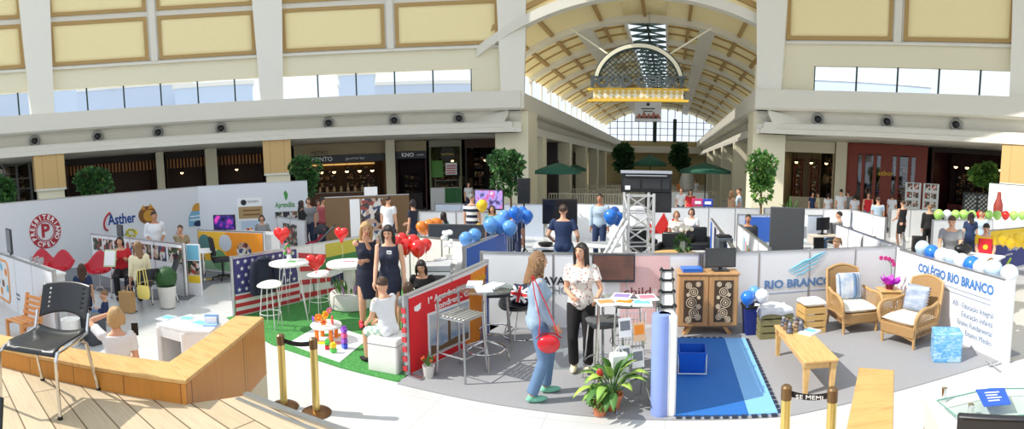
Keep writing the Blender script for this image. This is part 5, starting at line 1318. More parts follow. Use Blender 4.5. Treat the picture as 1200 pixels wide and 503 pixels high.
u = thing('folded_cloth', 'grey white cloth folded on the olive crate', 'cloth', c, r); MB().grid(lambda a, b: V3(((a - .5) * .54, (b - .5) * .46, .015 + .03 * abs(sin(5 * a + 2 * b)) - .07 * (abs(a - .5) > .46) - .07 * (abs(b - .5) > .46))), 20, 18).build('cloth', M('cloth_white', (222, 224, 228), .85), u, solid=.01)
t, c, r = crate('pale wooden crate with a white cushion, right of the two crates by the lounge panel', 953, 392, .15, .36, .34, .42, M('crate_pine', (206, 168, 104), .6))
u = thing('seat_cushion', 'small white cushion on the pale crate beside the armchair', 'cushion', c + V3((0, 0, .06)), r); mb = MB()
for s in (-1, 1): mb.grid(lambda a, b: V3(((a - .5) * .4, (b - .5) * .36, s * .055 * (max(0, 1 - (2 * a - 1) ** 4) * max(0, 1 - (2 * b - 1) ** 4)) ** .5)), 12, 12)
mb.build('cushion_body', M('cushion_white', (238, 236, 230), .85), u)
# ================================================================ coffee table
q = [G(909, 382, .42), G(939, 378, .42), G(982, 419, .42), G(944, 426, .42)]
cen = sum(q, V3()) / 4; ax = ((q[3] - q[0]) + (q[2] - q[1])).normalized(); Lc = ((q[3] - q[0]).length + (q[2] - q[1]).length) / 2; Wd = ((q[1] - q[0]).length + (q[2] - q[3]).length) / 2
PINE = M_ramp('table_pine', 'noise', [(.3, (204, 160, 98)), (.55, (222, 182, 120)), (.75, (192, 146, 86))], (.8, 7, 3), .4, 3.0)
crz2 = atan2(ax.y, ax.x); t = thing('coffee_table', 'long pine coffee table in front of the wicker armchairs', 'table', (cen.x, cen.y, 0), crz2)
mb = MB()
for k in range(3): mb.box((0, -Wd / 3 + k * Wd / 3, .405), (Lc, Wd / 3 - .004, .03))
mb.build('tabletop', PINE, t, bevel=.006)
MB().box((0, Wd / 2 - .05, .35), (Lc - .12, .02, .08)).box((0, -Wd / 2 + .05, .35), (Lc - .12, .02, .08)).box((Lc / 2 - .06, 0, .35), (.02, Wd - .1, .08)).box((-Lc / 2 + .06, 0, .35), (.02, Wd - .1, .08)).build('apron', PINE, t)
for sx in (-1, 1):
    for sy in (-1, 1): MB().rings([[V3((sx * (Lc / 2 - .07) + a * s, sy * (Wd / 2 - .05) + b * s, z)) for a, b in ((-1, -1), (1, -1), (1, 1), (-1, 1))] for s, z in ((.022, 0), (.034, .3), (.034, .32), (.04, .33), (.04, .39))]).build('leg', PINE, t)
RT = Matrix.Rotation(crz2, 3, 'Z'); tb = lambda x, y: V3((cen.x, cen.y, .42)) + RT @ V3((x, y, 0))
GR = [M('stone_%d' % k, c, .5) for k, c in enumerate(((90, 92, 104), (150, 152, 160), (120, 100, 80), (60, 62, 74)))]
for k in range(9):
    p = tb(-Lc / 2 + .08 + .075 * (k % 5) + .02 * (k // 5), -.1 + .17 * (k // 5) + .03 * (k % 2)); t = thing('pebble_figure', ['dark grey', 'pale grey', 'brown', 'slate'][k % 4] + ' small ornament on the coffee table end, ' + ('front row', 'back row')[k // 5] + ' ' + ('first from the bin side', 'second', 'third', 'fourth', 'fifth')[k % 5], 'ornament', (p.x, p.y, .42), k, 'ornaments on the coffee table')
    t.scale = (1.35, 1.35, 1.2)
    MB().lathe([(.03, 0), (.035, .02), (.02, .04 + .01 * (k % 3)), (.026, .06 + .01 * (k % 3)), (.012, .09)], n=12).build('ornament_body', GR[k % 4], t); MB().ball((0, 0, .095), .018, 10, 7).build('ornament_head', GR[(k + 1) % 4], t)
p = G(949, 389, .43); t = thing('magazine', 'pale blue magazine lying in the middle of the coffee table', 'magazine', (p.x, p.y, .42), crz2 + .7); MB().box((0, 0, .008), (.2, .27, .016)).build('pages', PAPER, t); MB().box((0, 0, .018), (.2, .27, .004)).build('cover', M('magazine_cover', (206, 220, 236), .4), t); MB().box((0, .03, .021), (.13, .1, .002)).build('cover_print', INKC, t)
# ================================================================ wicker armchairs
def wick(name, c1, c2, sc):
    m = M_ramp(name, 'checker', [(0, c1), (1, c2)], (1, 1, 1), .6, sc, bump=.6); return m
WICK = M_ramp('wicker', 'wave', [(0, (112, 80, 46)), (.5, (178, 138, 90)), (1, (200, 162, 110))], (1, 1, 1), .6, 22, 2.0, bump=.5)
CANE = M('cane', (188, 150, 100), .5)
def armchair(label, loc, rz):
    t = thing('wicker_armchair', label, 'armchair', loc, rz, 'wicker armchairs')
    W, D = .64, .66
    MB().rings([[V3((x * W / 2 * s, y * D / 2, z)) for x, y in ((-1, -1), (1, -1), (1, 1), (-1, 1))] for s, z in ((.97, .17), (1, .3), (1, .33))]).build('seat_base', WICK, t, bevel=.015)
    for s in (-1, 1):
        MB().cyl((s * (W / 2 - .03), -D / 2 + .04, 0), (s * (W / 2 - .02), -D / 2 + .03, .34), .022, .028, 10).build('leg', CANE, t); MB().cyl((s * (W / 2 - .03), D / 2 + .02, 0), (s * (W / 2 - .03), D / 2 - .04, .34), .022, .026, 10).build('leg', CANE, t)
        # arm: woven side panel under a rolled cane rim
        rim = [(s * (W / 2), -D / 2 + .02, .3), (s * (W / 2 + .03), -D / 2 - .02, .48), (s * (W / 2 + .05), -D / 2 + .06, .585), (s * (W / 2 + .045), -D / 2 + .2, .61), (s * (W / 2 + .03), 0.05, .6), (s * (W / 2 + .0), D / 2 - .06, .63)]
        # smooth the rim
        pts = []
        for i in range(len(rim) - 1):
            for k in range(5):
                f = k / 5; p0, p1, p2, p3 = [V3(rim[max(0, min(len(rim) - 1, i + d_))]) for d_ in (-1, 0, 1, 2)]
                pts.append(.5 * ((2 * p1) + (p2 - p0) * f + (2 * p0 - 5 * p1 + 4 * p2 - p3) * f * f + (3 * p1 - p0 - 3 * p2 + p3) * f ** 3))
        pts.append(V3(rim[-1])); a = MB().tube(pts, .026, 8).build('arm_rim', CANE, t)
        lat = MB()
        for k in range(2, len(pts) - 1): lat.cyl(pts[k], (s * W / 2, pts[k].y, .31), .006, n=5)
        for k in range(9):
            z = .34 + k * .03; ys = [p.y for p in pts if p.z > z]
            if ys: lat.cyl((s * (W / 2 + .008), min(ys), z), (s * (W / 2 + .008), D / 2 - .06, z), .006, n=5)
        lat.build('arm_lattice', CANE, t)
    # back
    def bk(u, v):
        w = W * (1.0 - .1 * v * v); x = (u - .5) * w; return V3((x, D / 2 - .05 + .17 * v + .05 * (1 - (2 * u - 1) ** 2), .32 + (.58 + .07 * sin(pi * u)) * v))
    MB().grid(bk, 14, 12).build('back_panel', WICK, t, solid=.02)
    MB().tube([bk(0, v / 8) for v in range(9)] + [bk(u / 12, 1) for u in range(1, 13)] + [bk(1, 1 - v / 8) for v in range(1, 9)], .024, 8).build('back_rim', CANE, t)
    MB().tube([(-W / 2 + .03, -D / 2 + .03, .14), (0, -D / 2 + .02, .19), (W / 2 - .03, -D / 2 + .03, .14)], .012, 7).build('front_stretcher', CANE, t)
    c = MB(); 
    for s in (-1, 1): c.grid(lambda a, b: V3(((a - .5) * (W - .04), (b - .5) * (D - .06) - .02, .385 + s * .06 * (max(0, 1 - (2 * a - 1) ** 6) * max(0, 1 - (2 * b - 1) ** 6)) ** .5)), 14, 14)
    k = thing('chair_cushion', label.replace('wicker armchair', 'white seat pad on the wicker armchair'), 'cushion', loc, rz, 'seat pads'); c.build('pad', M('pad_cream', (240, 236, 222), .85), k)
    return t
a1 = G(1001, 389); armchair('wicker armchair facing the deck, left of the orchid table', (2.98, 7.7, 0), radians(6))
armchair('wicker armchair turned sideways, right of the orchid table', (3.6, 6.85, 0), radians(-62))
def pillow(label, loc, rot, w, h, d, mat, extra=None):
    t = thing('pillow', label, 'pillow', loc, 0); t.rotation_euler = rot
    pil(MB(), w, h, d).build('pillow_body', mat, t)
    if extra: extra(t)
PILB = M_ramp('pillow_blue', 'noise', [(.3, (136, 156, 184)), (.5, (184, 192, 204)), (.7, (206, 206, 202))], (1, 1, 1), .85, 6)
def stripes(t):
    for x0, x1 in ((.05, .11), (.13, .15), (-.2, -.185)):
        MB().grid(lambda u, v: V3((x0 + (x1 - x0) * u, -.089 * (max(0, 1 - (2 * (x0 + (x1 - x0) * u) / .46) ** 4) * max(0, 1 - (2 * v - 1) ** 4)) ** .5 - .002, (v - .5) * .43)), 2, 14).build('woven_stripe', M('pillow_navy', (96, 124, 160), .8), t, solid=.004)
pillow('pale blue pillow with dark stripes on the armchair facing the deck', (2.97, 7.9, .66), (radians(-14), 0, radians(4)), .46, .44, .085, PILB, stripes)
def fringe(t):
    mb = MB()
    for k in range(9): mb.ball((.21, -.01, -.18 + k * .045), .018, 7, 5)
    mb.build('fringe', M('fringe_brown', (110, 90, 74), .8), t)
pillow('pale grey blue pillow with bobble fringe on the sideways armchair', (3.74, 6.92, .66), (radians(-16), 0, radians(-62)), .44, .4, .085, M_ramp('pillow_grey', 'noise', [(.3, (128, 142, 168)), (.55, (162, 172, 190)), (.75, (190, 194, 202))], (1, 1, 3), .85, 5), fringe)
# side table with the orchid
t = thing('side_table', 'small pine side table with drawer between the wicker armchairs', 'table', (3.78, 8.05, 0), radians(-8))
MB().box((0, 0, .53), (.4, .36, .03)).build('tabletop', PINE, t, bevel=.006); MB().box((0, 0, .44), (.34, .3, .14)).build('drawer_case', PINE, t); d = MB().box((0, -.155, .44), (.28, .012, .1)).build('drawer', PINE, t, bevel=.003); MB().ball((0, -.17, .44), .014, 8, 6).build('knob', CANE, d); MB().box((0, 0, .15), (.34, .3, .02)).build('lower_shelf', PINE, t)
for sx in (-1, 1):
    for sy in (-1, 1): MB().box((sx * .16, sy * .14, .26), (.035, .035, .52)).build('leg', PINE, t)
t = thing('orchid', 'pink orchid with a purple paper wrap on the pine side table', 'potted plant', (3.78, 8.03, .545))
MB().lathe([(.06, 0), (.09, .14), (.08, .14)], n=16).build('pot', M('wrap_maroon', (120, 30, 60), .5), t)
mb = MB()
for k in range(46):
    a = rnd.uniform(0, 6.28); e = V3((rnd.uniform(.12, .24) * cos(a), rnd.uniform(.12, .24) * sin(a), .1 + rnd.uniform(.02, .16))); b = V3((.06 * cos(a), .06 * sin(a), .08)); s = V3((-sin(a), cos(a), .3)) * rnd.uniform(.03, .06); mb.add([b, b.lerp(e, .6) + s, e, b.lerp(e, .6) - s], [(0, 1, 2), (0, 2, 3)])
mb.build('paper_wrap', M('wrap_purple', (214, 70, 222), .4), t)
st = MB().tube([(0, 0, .1), (.02, 0, .3), (.0, 0, .45), (-.1, -.02, .55)], .006, 6).build('stem', MATS['leaf_green'], t)
mb = MB()
for c in ((0.02, -.02, .5), (-.05, -.03, .54), (-.12, -.03, .555), (.05, -.02, .44), (-.2, -.02, .56)):
    for k in range(5): a = k * 1.257; mb.ball(V3(c) + V3((.022 * cos(a), 0, .022 * sin(a))), (.022, .008, .022), 7, 5)
mb.build('blossoms', M('orchid_pink', (200, 50, 130), .5), t)
# patterned cube
t = thing('patterned_pouf', 'blue brush patterned cube pouf in front of the lettered panel', 'pouf', (3.76, 6.0, 0), radians(-22))
MB().box((0, 0, .21), (.4, .36, .42)).build('cube_body', M_ramp('pouf_blue', 'noise', [(.3, (70, 140, 200)), (.5, (110, 170, 216)), (.62, (176, 204, 222)), (.75, (90, 150, 206))], (1, 1, 2.4), .7, 8, 1.5), t, bevel=.025); MB().tube([(-.2, -.18, .4), (.2, -.18, .4), (.2, .18, .4), (-.2, .18, .4)], .006, 6, closed=True).build('piping', INKC, t)
# balloons along the lettered panel
A_, B_ = V3((4.37, 8.25, 0)), V3((4.74, 5.5, 0))
cols = (BPALE, BBLUE, BWHITE, BPALE, BWHITE, BBLUE, BWHITE, BPALE, BWHITE)
for k, (px, py, r) in enumerate(((1081, 291, 9), (1092, 296, 9), (1104, 300, 9.5), (1116, 303, 9.5), (1127, 307, 10), (1139, 311, 11), (1150, 314, 10.5), (1164, 316, 11.5), (1183, 321, 11))):
    f = (k + .4) / 9; dd = A_.lerp(B_, .03 + .93 * f); D = hypot(dd.x, dd.y); p = AT(px, py, D)
    balloon(('pale blue', 'deep blue', 'white', 'pale blue', 'white', 'deep blue', 'white', 'pale blue', 'white')[k] + ' balloon on the lettered panel, ' + ('nearest the armchairs', 'second from the orchid end', 'third from the orchid end', 'fourth from the orchid end', 'in the middle of the row', 'fourth from the free end', 'third from the free end', 'second from the free end', 'at the free end of the row')[k], p, r * D / 600 * 1.02, cols[k], 'balloons along the lettered panel')
# ================================================================ people
def blob(mb, voxel, it=4):
    """fuse the pieces of a builder into one continuous smooth surface"""
    me = bpy.data.meshes.new('tmp_blob'); me.from_pydata(mb.v, [], mb.f); o = bpy.data.objects.new('tmp_blob', me); COL.objects.link(o)
    r = o.modifiers.new('r', 'REMESH'); r.mode = 'VOXEL'; r.voxel_size = voxel
    s = o.modifiers.new('s', 'SMOOTH'); s.factor = .5; s.iterations = it
    dg = bpy.context.evaluated_depsgraph_get(); dg.update()
    e = o.evaluated_get(dg).to_mesh()
    out = MB(); out.add([tuple(v.co) for v in e.vertices], [tuple(p.vertices) for p in e.polygons])
    bpy.data.objects.remove(o); bpy.data.meshes.remove(me)
    return out
def ik(a, t, l1, l2, hint):
    a, t = V3(a), V3(t); d = t - a; L = min(d.length, (l1 + l2) * .995); u = d.normalized(); t = a + u * L
    x = (l1 * l1 - l2 * l2 + L * L) / (2 * L); hh = sqrt(max(0, l1 * l1 - x * x)); n = V3(hint); n = n - u * n.dot(u)
    n = n.normalized() if n.length > 1e-4 else V3((0, 0, 1)).cross(u)
    return a + u * x + n * hh, t
SKIN = M('skin', (214, 162, 132), .55, var=.04); SKIN2 = M('skin_tan', (186, 132, 100), .55, var=.04)
EYE = M('eye_dark', (30, 22, 20), .2); LIP = M('lip', (170, 84, 80), .5)
HAIRS = {'black': M_ramp('hair_black', 'wave', [(0, (20, 16, 16)), (1, (52, 40, 36))], (1, 1, .25), .45, 30, 4, bump=.5), 'brown': M_ramp('hair_brown', 'wave', [(0, (46, 30, 22)), (1, (92, 64, 46))], (1, 1, .25), .45, 30, 4, bump=.5),
         'blonde': M_ramp('hair_blonde', 'wave', [(0, (150, 110, 66)), (1, (226, 190, 132))], (1, 1, .25), .45, 30, 4, bump=.5), 'light': M_ramp('hair_light_brown', 'wave', [(0, (96, 68, 46)), (1, (176, 136, 96))], (1, 1, .25), .45, 30, 4, bump=.5), 'grey': M_ramp('hair_grey', 'wave', [(0, (90, 86, 84)), (1, (150, 146, 142))], (1, 1, .25), .45, 30, 4)}
def CL(n, c, **k): return M('cloth_' + n, c, .85, bump=.25, scale=14, **k)
def person(label, loc, to, h=1.66, sex='f', sit=None, top=None, sleeve='short', bottom='trousers', bmat=None, shoes=None, hair='long', hcol='brown', skin=None,
           hands=(None, None), feet=(None, None), lean=0.0, head=(0, 0), hem=.5, voxel=.02, group=None, headk=1.0, elbow=((.4, .8, -.5), (.4, .8, -.5)), curl=.5):
    loc = V3(loc); to = V3((to[0], to[1], 0)); d = to - loc; rz = atan2(d.x, -d.y)
    t = thing('person', label, 'person', loc, rz, group); s_ = h / 1.7; t.scale = (s_, s_, s_)
    skin = skin or SKIN; f = sex == 'f'; vx = voxel / s_
    hz = .93 if sit is None else sit / s_ + .10
    pel = V3((0, 0, hz)); U = V3((0, -sin(lean), cos(lean))); FW = V3((0, -cos(lean), -sin(lean))); X = V3((1, 0, 0))
    tor = [(-.09, .10, .085, 0), (-.02, .165 if f else .155, .115, -.005), (.06, .15, .105, 0), (.17, .118 if f else .14, .09, .0), (.29, .143 if f else .165, .115 if f else .11, .012), (.38, .16 if f else .185, .095, .0), (.455, .13 if f else .155, .07, -.01), (.50, .06, .055, -.01), (.56, .048, .05, 0)]
    sh = [pel + U * .44 + X * s * (.165 if f else .19) for s in (-1, 1)]
    hip = [pel + X * s * .088 - V3((0, 0, .03)) for s in (-1, 1)]
    hc = pel + U * .60 + V3((0, -.012 - .02 * sin(max(0, lean)), .06)); RH = Matrix.Rotation(head[0], 3, 'Z') @ Matrix.Rotation(head[1] + lean * .3, 3, 'X')
    arms, legs = [], []
    for i, s in enumerate((-1, 1)):
        tg = hands[i] if hands[i] is not None else (s * .23, -.04, hz - .09)
        e, w = ik(sh[i], tg, .285, .25, V3((s * elbow[i][0], elbow[i][1], elbow[i][2]))); arms.append((sh[i], e, w))
        fg = feet[i] if feet[i] is not None else ((s * .095, .02, .075) if sit is None else (s * .11, -.40, .075))
        k, a = ik(hip[i], fg, .43, .425, V3((s * .08, -1, .25))); legs.append((hip[i], k, a))
    def torso(mb, g, t0=-1, t1=1):
        rs = []
        for tt, rx, ry, yo in tor:
            if tt < t0 or tt > t1: continue
            c = pel + U * tt + FW * yo; rs.append([c + X * (rx + g) * cos(2 * pi * q / 20) + FW * (ry + g) * sin(2 * pi * q / 20) for q in range(20)])
        mb.rings(rs)
        if f and t1 > .3:
            for s in (-1, 1): mb.ball(pel + U * .30 + X * s * .07 + FW * .085, .058 + g * .6, 10, 8)
        if t0 < -.05: 
            for s in (-1, 1): mb.ball(pel - U * .04 + X * s * .07 - FW * .035, .088 + g, 10, 8)
        return mb
    def leg(mb, i, g, k1=1.0):
        hp, kn, an = legs[i]; pts = [hp, hp.lerp(kn, .5), kn, kn.lerp(an, .35), an]; rr = [.09, .078, .056, .056, .036]
        if k1 < 1:
            L1 = (kn - hp).length; tot = L1 + (an - kn).length; L = tot * k1
            if L <= L1: pts, rr = [hp, hp.lerp(kn, .5 * L / L1), hp.lerp(kn, L / L1)], [.09, .08, .072]
            else: f_ = (L - L1) / (tot - L1); pts, rr = [hp, hp.lerp(kn, .5), kn, kn.lerp(an, f_)], [.09, .078, .058, .055]
        return mb.tube(pts, [r + g for r in rr], 12)
    def arm(mb, i, g, k1=1.0):
        a, e, w = arms[i]; pts = [a, a.lerp(e, .5), e, e.lerp(w, .3), w]; rr = [.05, .042, .036, .036, .025]
        if not f: rr = [r * 1.12 for r in rr]
        if k1 <= .5: pts, rr = [a - X * 0, a.lerp(e, k1), a.lerp(e, k1 * 2)], [.047, .044, .045]
        elif k1 < 1: pts[-1] = e.lerp(w, k1 * 2 - 1); rr[-1] = .032
        return mb.tube(pts, [r + g for r in rr], 10)
    # skin: one continuous figure
    b = torso(MB(), 0)
    for i in (0, 1):
        leg(b, i, 0); arm(b, i, 0); b.ball(arms[i][0], .052, 10, 8)
        an = legs[i][2]; b.ball(an + V3((0, -.06, -.042)), (.04, .115, .032), 10, 8)
        a, e, w = arms[i]; dr = (w - e).normalized(); b.ball(w + dr * .045, (.036, .036, .036), 8, 6).ball(w + dr * .075, (.03, .03, .03), 8, 6)
    HK = headk
    hp_ = lambda p: hc + RH @ (V3(p) * HK)
    b.ball(hc, (.073 * HK, .09 * HK, .103 * HK), 14, 10, R=RH); b.ball(hp_((0, -.022, -.055)), (.054 * HK, .062 * HK, .066 * HK), 12, 8, R=RH); b.ball(hp_((0, -.094, -.018)), (.013 * HK, .02 * HK, .022 * HK), 8, 6, R=RH)
    for s in (-1, 1): b.ball(hp_((s * .075, .0, -.015)), (.012 * HK, .022 * HK, .032 * HK), 8, 6, R=RH)
    b.tube([pel + U * .46, pel + U * .54, hc - RH @ V3((0, -.01, .04))], [.06, .05, .048], 12)
    body = blob(b, vx, 3)
    for i, s in enumerate((-1, 1)):         # five separate fingers per hand
        a, e, w = arms[i]; dr = (w - e).normalized(); n = (X * -s) - dr * (X * -s).dot(dr); n = n.normalized() if n.length > .1 else V3((0, -1, 0)); sd = dr.cross(n)
        if sd.y > 0: sd = -sd
        base = w + dr * .085
        for k, ln in enumerate((.062, .072, .068, .052)):
            o = base + sd * (.024 - .016 * k); c = curl
            p1 = o + dr * ln * .45 + n * ln * .1 * c; p2 = p1 + (dr * (1 - .5 * c) + n * c).normalized() * ln * .35; p3 = p2 + (dr * (1 - c) + n * 1.3 * c).normalized() * ln * .3
            body.tube([o - dr * .03, o, p1, p2, p3], [.009, .0095, .009, .008, .006], 6)
        o = w + dr * .035 + sd * .028; body.tube([w + dr * .02 + sd * .01, o, o + (dr * .6 + sd * .6 + n * .4).normalized() * .03, o + (dr * .9 + sd * .4 + n * .6).normalized() * .058], [.012, .012, .010, .007], 6)
    for s in (-1, 1): body.ball(hp_((s * .03, -.079, .012)), (.011 * HK, .008, .006 * HK), 8, 6, 1, R=RH); body.tube([hp_((s * .017, -.086, .03)), hp_((s * .032, -.086, .034)), hp_((s * .047, -.076, .029))], .0035, 5, 1)
    body.ball(hp_((0, -.084, -.056)), (.022 * HK, .008, .007 * HK), 10, 6, 2, R=RH)
    body.build('body', [skin, EYE, LIP], t, angle=80)
    # hair
    if hair:
        hb = MB(); hb.ball(hp_((0, .014, .018)), (.083 * HK, .094 * HK, .1 * HK), 14, 10, R=RH)
        cut = hb; hb = MB()
        for (v) in [0]: pass
        nn, mm = 18, 12
        def cap(u, v):
            a = 2 * pi * u; lim = pi * (.36 + .27 * (.5 + .5 * sin(a)) ** .8) if hair != 'bald' else .3
            th = lim * v; return hp_((.084 * sin(th) * cos(a) * 1.0, .012 + .1 * sin(th) * sin(a), .012 + .104 * cos(th)))
        outer = [[cap(q / nn, max(.02, j / mm)) for q in range(nn)] for j in range(mm + 1)]; hb.rings(outer)
        if hair in ('long', 'wavy'):
            ln = .26 if hair == 'long' else .25; wv = .02 if hair == 'wavy' else .0
            rs = []
            for j in range(8):
                z = .04 - (ln + .04) * j / 7; w = (.108 if hair == 'wavy' else .082) + (.022 if hair == 'wavy' else .004) * sin(j * .8) - .02 * max(0, j - 5) / 2
                bk = max(0, -z - .06) * .25
                rs.append([hp_((w * cos(2 * pi * q / 18) * (1 + wv * sin(3 * q + j * 2) * 6), .045 + bk + (.075 if hair == 'wavy' else .055) * sin(2 * pi * q / 18) * (1 + wv * cos(5 * q + j) * 6), z)) for q in range(18)])
            hb.rings(rs)
            for s in (-1, 1): hb.tube([hp_((s * .07, -.035, .05)), hp_((s * .083, -.02, -.02)), hp_((s * .085, -.02, -.1)), hp_((s * .08, -.03, -.19))], [.02, .026, .027, .014], 8)
        elif hair == 'bob':
            hb.ball(hp_((0, .03, -.04)), (.088 * HK, .075 * HK, .085 * HK), 12, 8, R=RH)
            for s in (-1, 1): hb.tube([hp_((s * .07, -.03, .04)), hp_((s * .085, -.02, -.03)), hp_((s * .08, -.015, -.09))], [.02, .027, .018], 8)
        elif hair == 'tail':
            hb.tube([hp_((0, .1, .04)), hp_((0, .135, .02)), hp_((0, .14, -.08)), hp_((0, .12, -.17))], [.025, .03, .028, .008], 8)
        elif hair == 'bun': hb.ball(hp_((0, .09, .07)), .042, 10, 8)
        blob(hb, max(.009, vx * .8), 2).build('hair', HAIRS[hcol], t, angle=80)
    # clothes
    top = top or CL('white', (236, 234, 228)); bmat = bmat or CL('denim_dark', (44, 54, 80))
    g = .014
    if bottom in ('trousers', 'shorts', 'capri'):
        m = torso(MB(), g * .9, -.1, .1)
        for i in (0, 1): leg(m, i, g, {'trousers': .97, 'capri': .75, 'shorts': .46}[bottom])
        blob(m, vx, 2).build('trousers' if bottom != 'shorts' else 'shorts', bmat, t, angle=80)
    m = torso(MB(), g * 1.25, -.1 if bottom != 'dress' else .0, .485)
    ks = {'none': 0, 'short': .3, 'long': .97, 'three': .72}[sleeve]
    for i in (0, 1):
        m.ball(arms[i][0] - X * (-1 if i == 0 else 1) * .012, .046 + g * (1 if sleeve != 'none' else .2), 10, 8)
        if ks: arm(m, i, g, ks)
    if bottom in ('dress', 'skirt') and sit is None:
        rs = []
        for j in range(9):
            z = hz + .08 - (hz + .08 - hem) * j / 8; w = .15 + .035 * min(1, j / 2) - .02 * max(0, j - 3) / 5; c = (legs[0][1] + legs[1][1]) / 2
            rs.append([V3((w * cos(2 * pi * q / 22), (w * .72) * sin(2 * pi * q / 22) + (c.y * (j / 8) * .5), z)) for q in range(22)])
        sk = MB().rings(rs)
        if bottom == 'dress': m.rings(rs)
        else: blob(sk, vx, 2).build('skirt', bmat, t, angle=80)
    blob(m, vx, 2).build('dress' if bottom == 'dress' else 'top', top, t, angle=80)
    # shoes
    sm = shoes or CL('shoe_dark', (40, 36, 34))
    for i in (0, 1):
        an = legs[i][2]; q = MB(); q.ball(an + V3((0, -.062, -.04)), (.047, .128, .036), 12, 8).ball(an + V3((0, .0, -.025)), (.044, .05, .045), 10, 8).build('shoe', sm, t, angle=80)
    return t
NEAR, MID, FAR = .012, .018, .026
NAVY = CL('navy', (34, 38, 58)); JEAN = CL('jean', (98, 128, 164)); JACK = CL('denim_jacket', (150, 172, 194)); BLK = CL('black', (30, 28, 30)); WHT = CL('white', (238, 236, 230)); LBLU = CL('light_blue', (176, 196, 214)); GRYC = CL('grey', (136, 138, 140)); MINT = CL('mint', (128, 196, 170)); CREAMC = CL('cream', (236, 226, 190)); REDC = CL('red', (196, 36, 44)); DBLU = CL('dark_blue', (36, 52, 88)); TEAL = CL('teal', (110, 176, 186)); KHA = CL('khaki', (156, 140, 110))
FLORAL = M_ramp('cloth_floral', 'cells', [(0, (238, 232, 222)), (.55, (206, 160, 150)), (.68, (240, 234, 226)), (.85, (120, 120, 130)), (.92, (240, 236, 228))], (1, 1, 1), .85, 44, const=True)
STRIPE = M_ramp('cloth_striped', 'wave', [(0, (238, 238, 236)), (.5, (30, 36, 60))], (0, 0, 1), .85, 1.9, const=True)
STRIPE.node_tree.nodes['Wave Texture'].bands_direction = 'Z'
SHORTS = M_ramp('cloth_check', 'checker', [(0, (214, 220, 206)), (1, (150, 180, 170))], (1, 1, 1), .85, 14)
# the two women talking at the brochure table
p = G(630, 468); w1 = person('woman with wavy hair in a denim jacket and jeans seen from behind', (p.x, p.y + .03, .012), (-.2, 5.75), 1.62, top=JACK, sleeve='long', bmat=JEAN, shoes=MINT, hair='wavy', hcol='light', voxel=NEAR, hands=((-.2, -.14, .9), (.22, .0, .80)), head=(.1, .05), feet=((-.12, .1, .075), (.1, -.1, .075)))
w1p = p
p = G(680, 437); person('smiling woman with long dark hair in a floral blouse and black trousers', (p.x, p.y + .05, .012), (-.9, 4.4), 1.6, top=FLORAL, sleeve='short', bmat=BLK, shoes=CREAMC, hair='long', hcol='black', voxel=NEAR, hands=((-.1, -.26, 1.06), (.22, -.28, 1.04)), head=(-.45, .0))
# red handbag with its strap over the shoulder
hb = G(643, 404, .70); D = 5.15; hb = AT(643, 402, D)
t = thing('handbag', 'shiny red round handbag with a chain strap worn by the woman in denim', 'handbag', hb, radians(15))
MB().rings([[V3((.12 * sx * cos(2 * pi * i / 24), y, .095 * sx * sin(2 * pi * i / 24) - .01)) for i in range(24)] for y, sx in ((-.05, .75), (-.035, .95), (0, 1), (.035, .95), (.05, .75))]).build('bag_body', M('bag_red', (206, 22, 40), .25, coat=.4), t, angle=50)
MB().tube([(-.13, 0, .05), (-.06, 0, .1), (.06, 0, .1), (.13, 0, .05)], .009, 6).build('zip_edge', M('bag_red_dark', (150, 16, 30), .4), t)
MB().tube([(.1, 0, .08), (.06, 0, .2), (-.03, .0, .42), (-.12, .0, .62), (-.16, .05, .7)], .011, 6, flat=.6).tube([(-.1, 0, .08), (-.09, -.01, .25), (-.14, .0, .5), (-.17, .04, .69)], .011, 6, flat=.6).build('strap', M('bag_red', (206, 22, 40), .25), t)
# women in dresses, boy on the pouf
p = G(433, 387); person('blonde woman in a navy sleeveless dress with one hand at her chin', (p.x, p.y, .012), (-3.6, 5.5), 1.72, top=NAVY, sleeve='none', bottom='dress', hem=.52, shoes=BLK, hair='long', hcol='blonde', voxel=NEAR, hands=((-.02, -.17, 1.42), (-.06, -.2, 1.12)), head=(.1, .2))
p = G(457, 396); person('dark haired woman in a navy sleeveless dress with a small white badge', (p.x + .02, p.y + .02, .012), (-3.55, 5.1), 1.7, top=NAVY, sleeve='none', bottom='dress', hem=.5, shoes=BLK, hair='long', hcol='black', voxel=NEAR, hands=((-.16, -.3, .83), None), head=(.0, .35))
t = thing('badge', 'white printed badge pinned to the navy dress of the dark haired woman', 'badge', AT(456, 296, 7.22), .3); MB().box((0, 0, 0), (.07, .012, .05)).build('badge_plate', INKW, t, bevel=.003); MB().box((0, -.008, .0), (.045, .004, .012)).build('badge_print', INKG, t)
person('boy in a white shirt and checked shorts sitting on the white cube pouf', (-3.38, 5.4, .012), (-5.2, 5.9), 1.38, 'm', sit=.44, top=WHT, sleeve='short', bottom='shorts', bmat=SHORTS, shoes=BLK, hair='short', hcol='brown', voxel=NEAR, headk=1.18, hands=((-.12, -.35, .66), (.12, -.36, .66)), lean=.15, head=(-.1, .3))
p = AT(497, 322, 8.15); person('woman with sunglasses on her dark hair bending behind the travel panel', (p.x, p.y, .012), (-3.35, 5.6), 1.6, sit=.3, top=BLK, sleeve='short', hair='long', hcol='black', voxel=MID, lean=.35, head=(.1, .35))
p = AT(478, 330, 7.25); person('small brown haired child seen from behind over the travel panel edge', (p.x, p.y, .012), (-4.2, 7.5), 1.1, 'm', sit=.3, top=GRYC, hair='bob', hcol='brown', voxel=MID, headk=1.3, lean=.1, head=(0, .1))
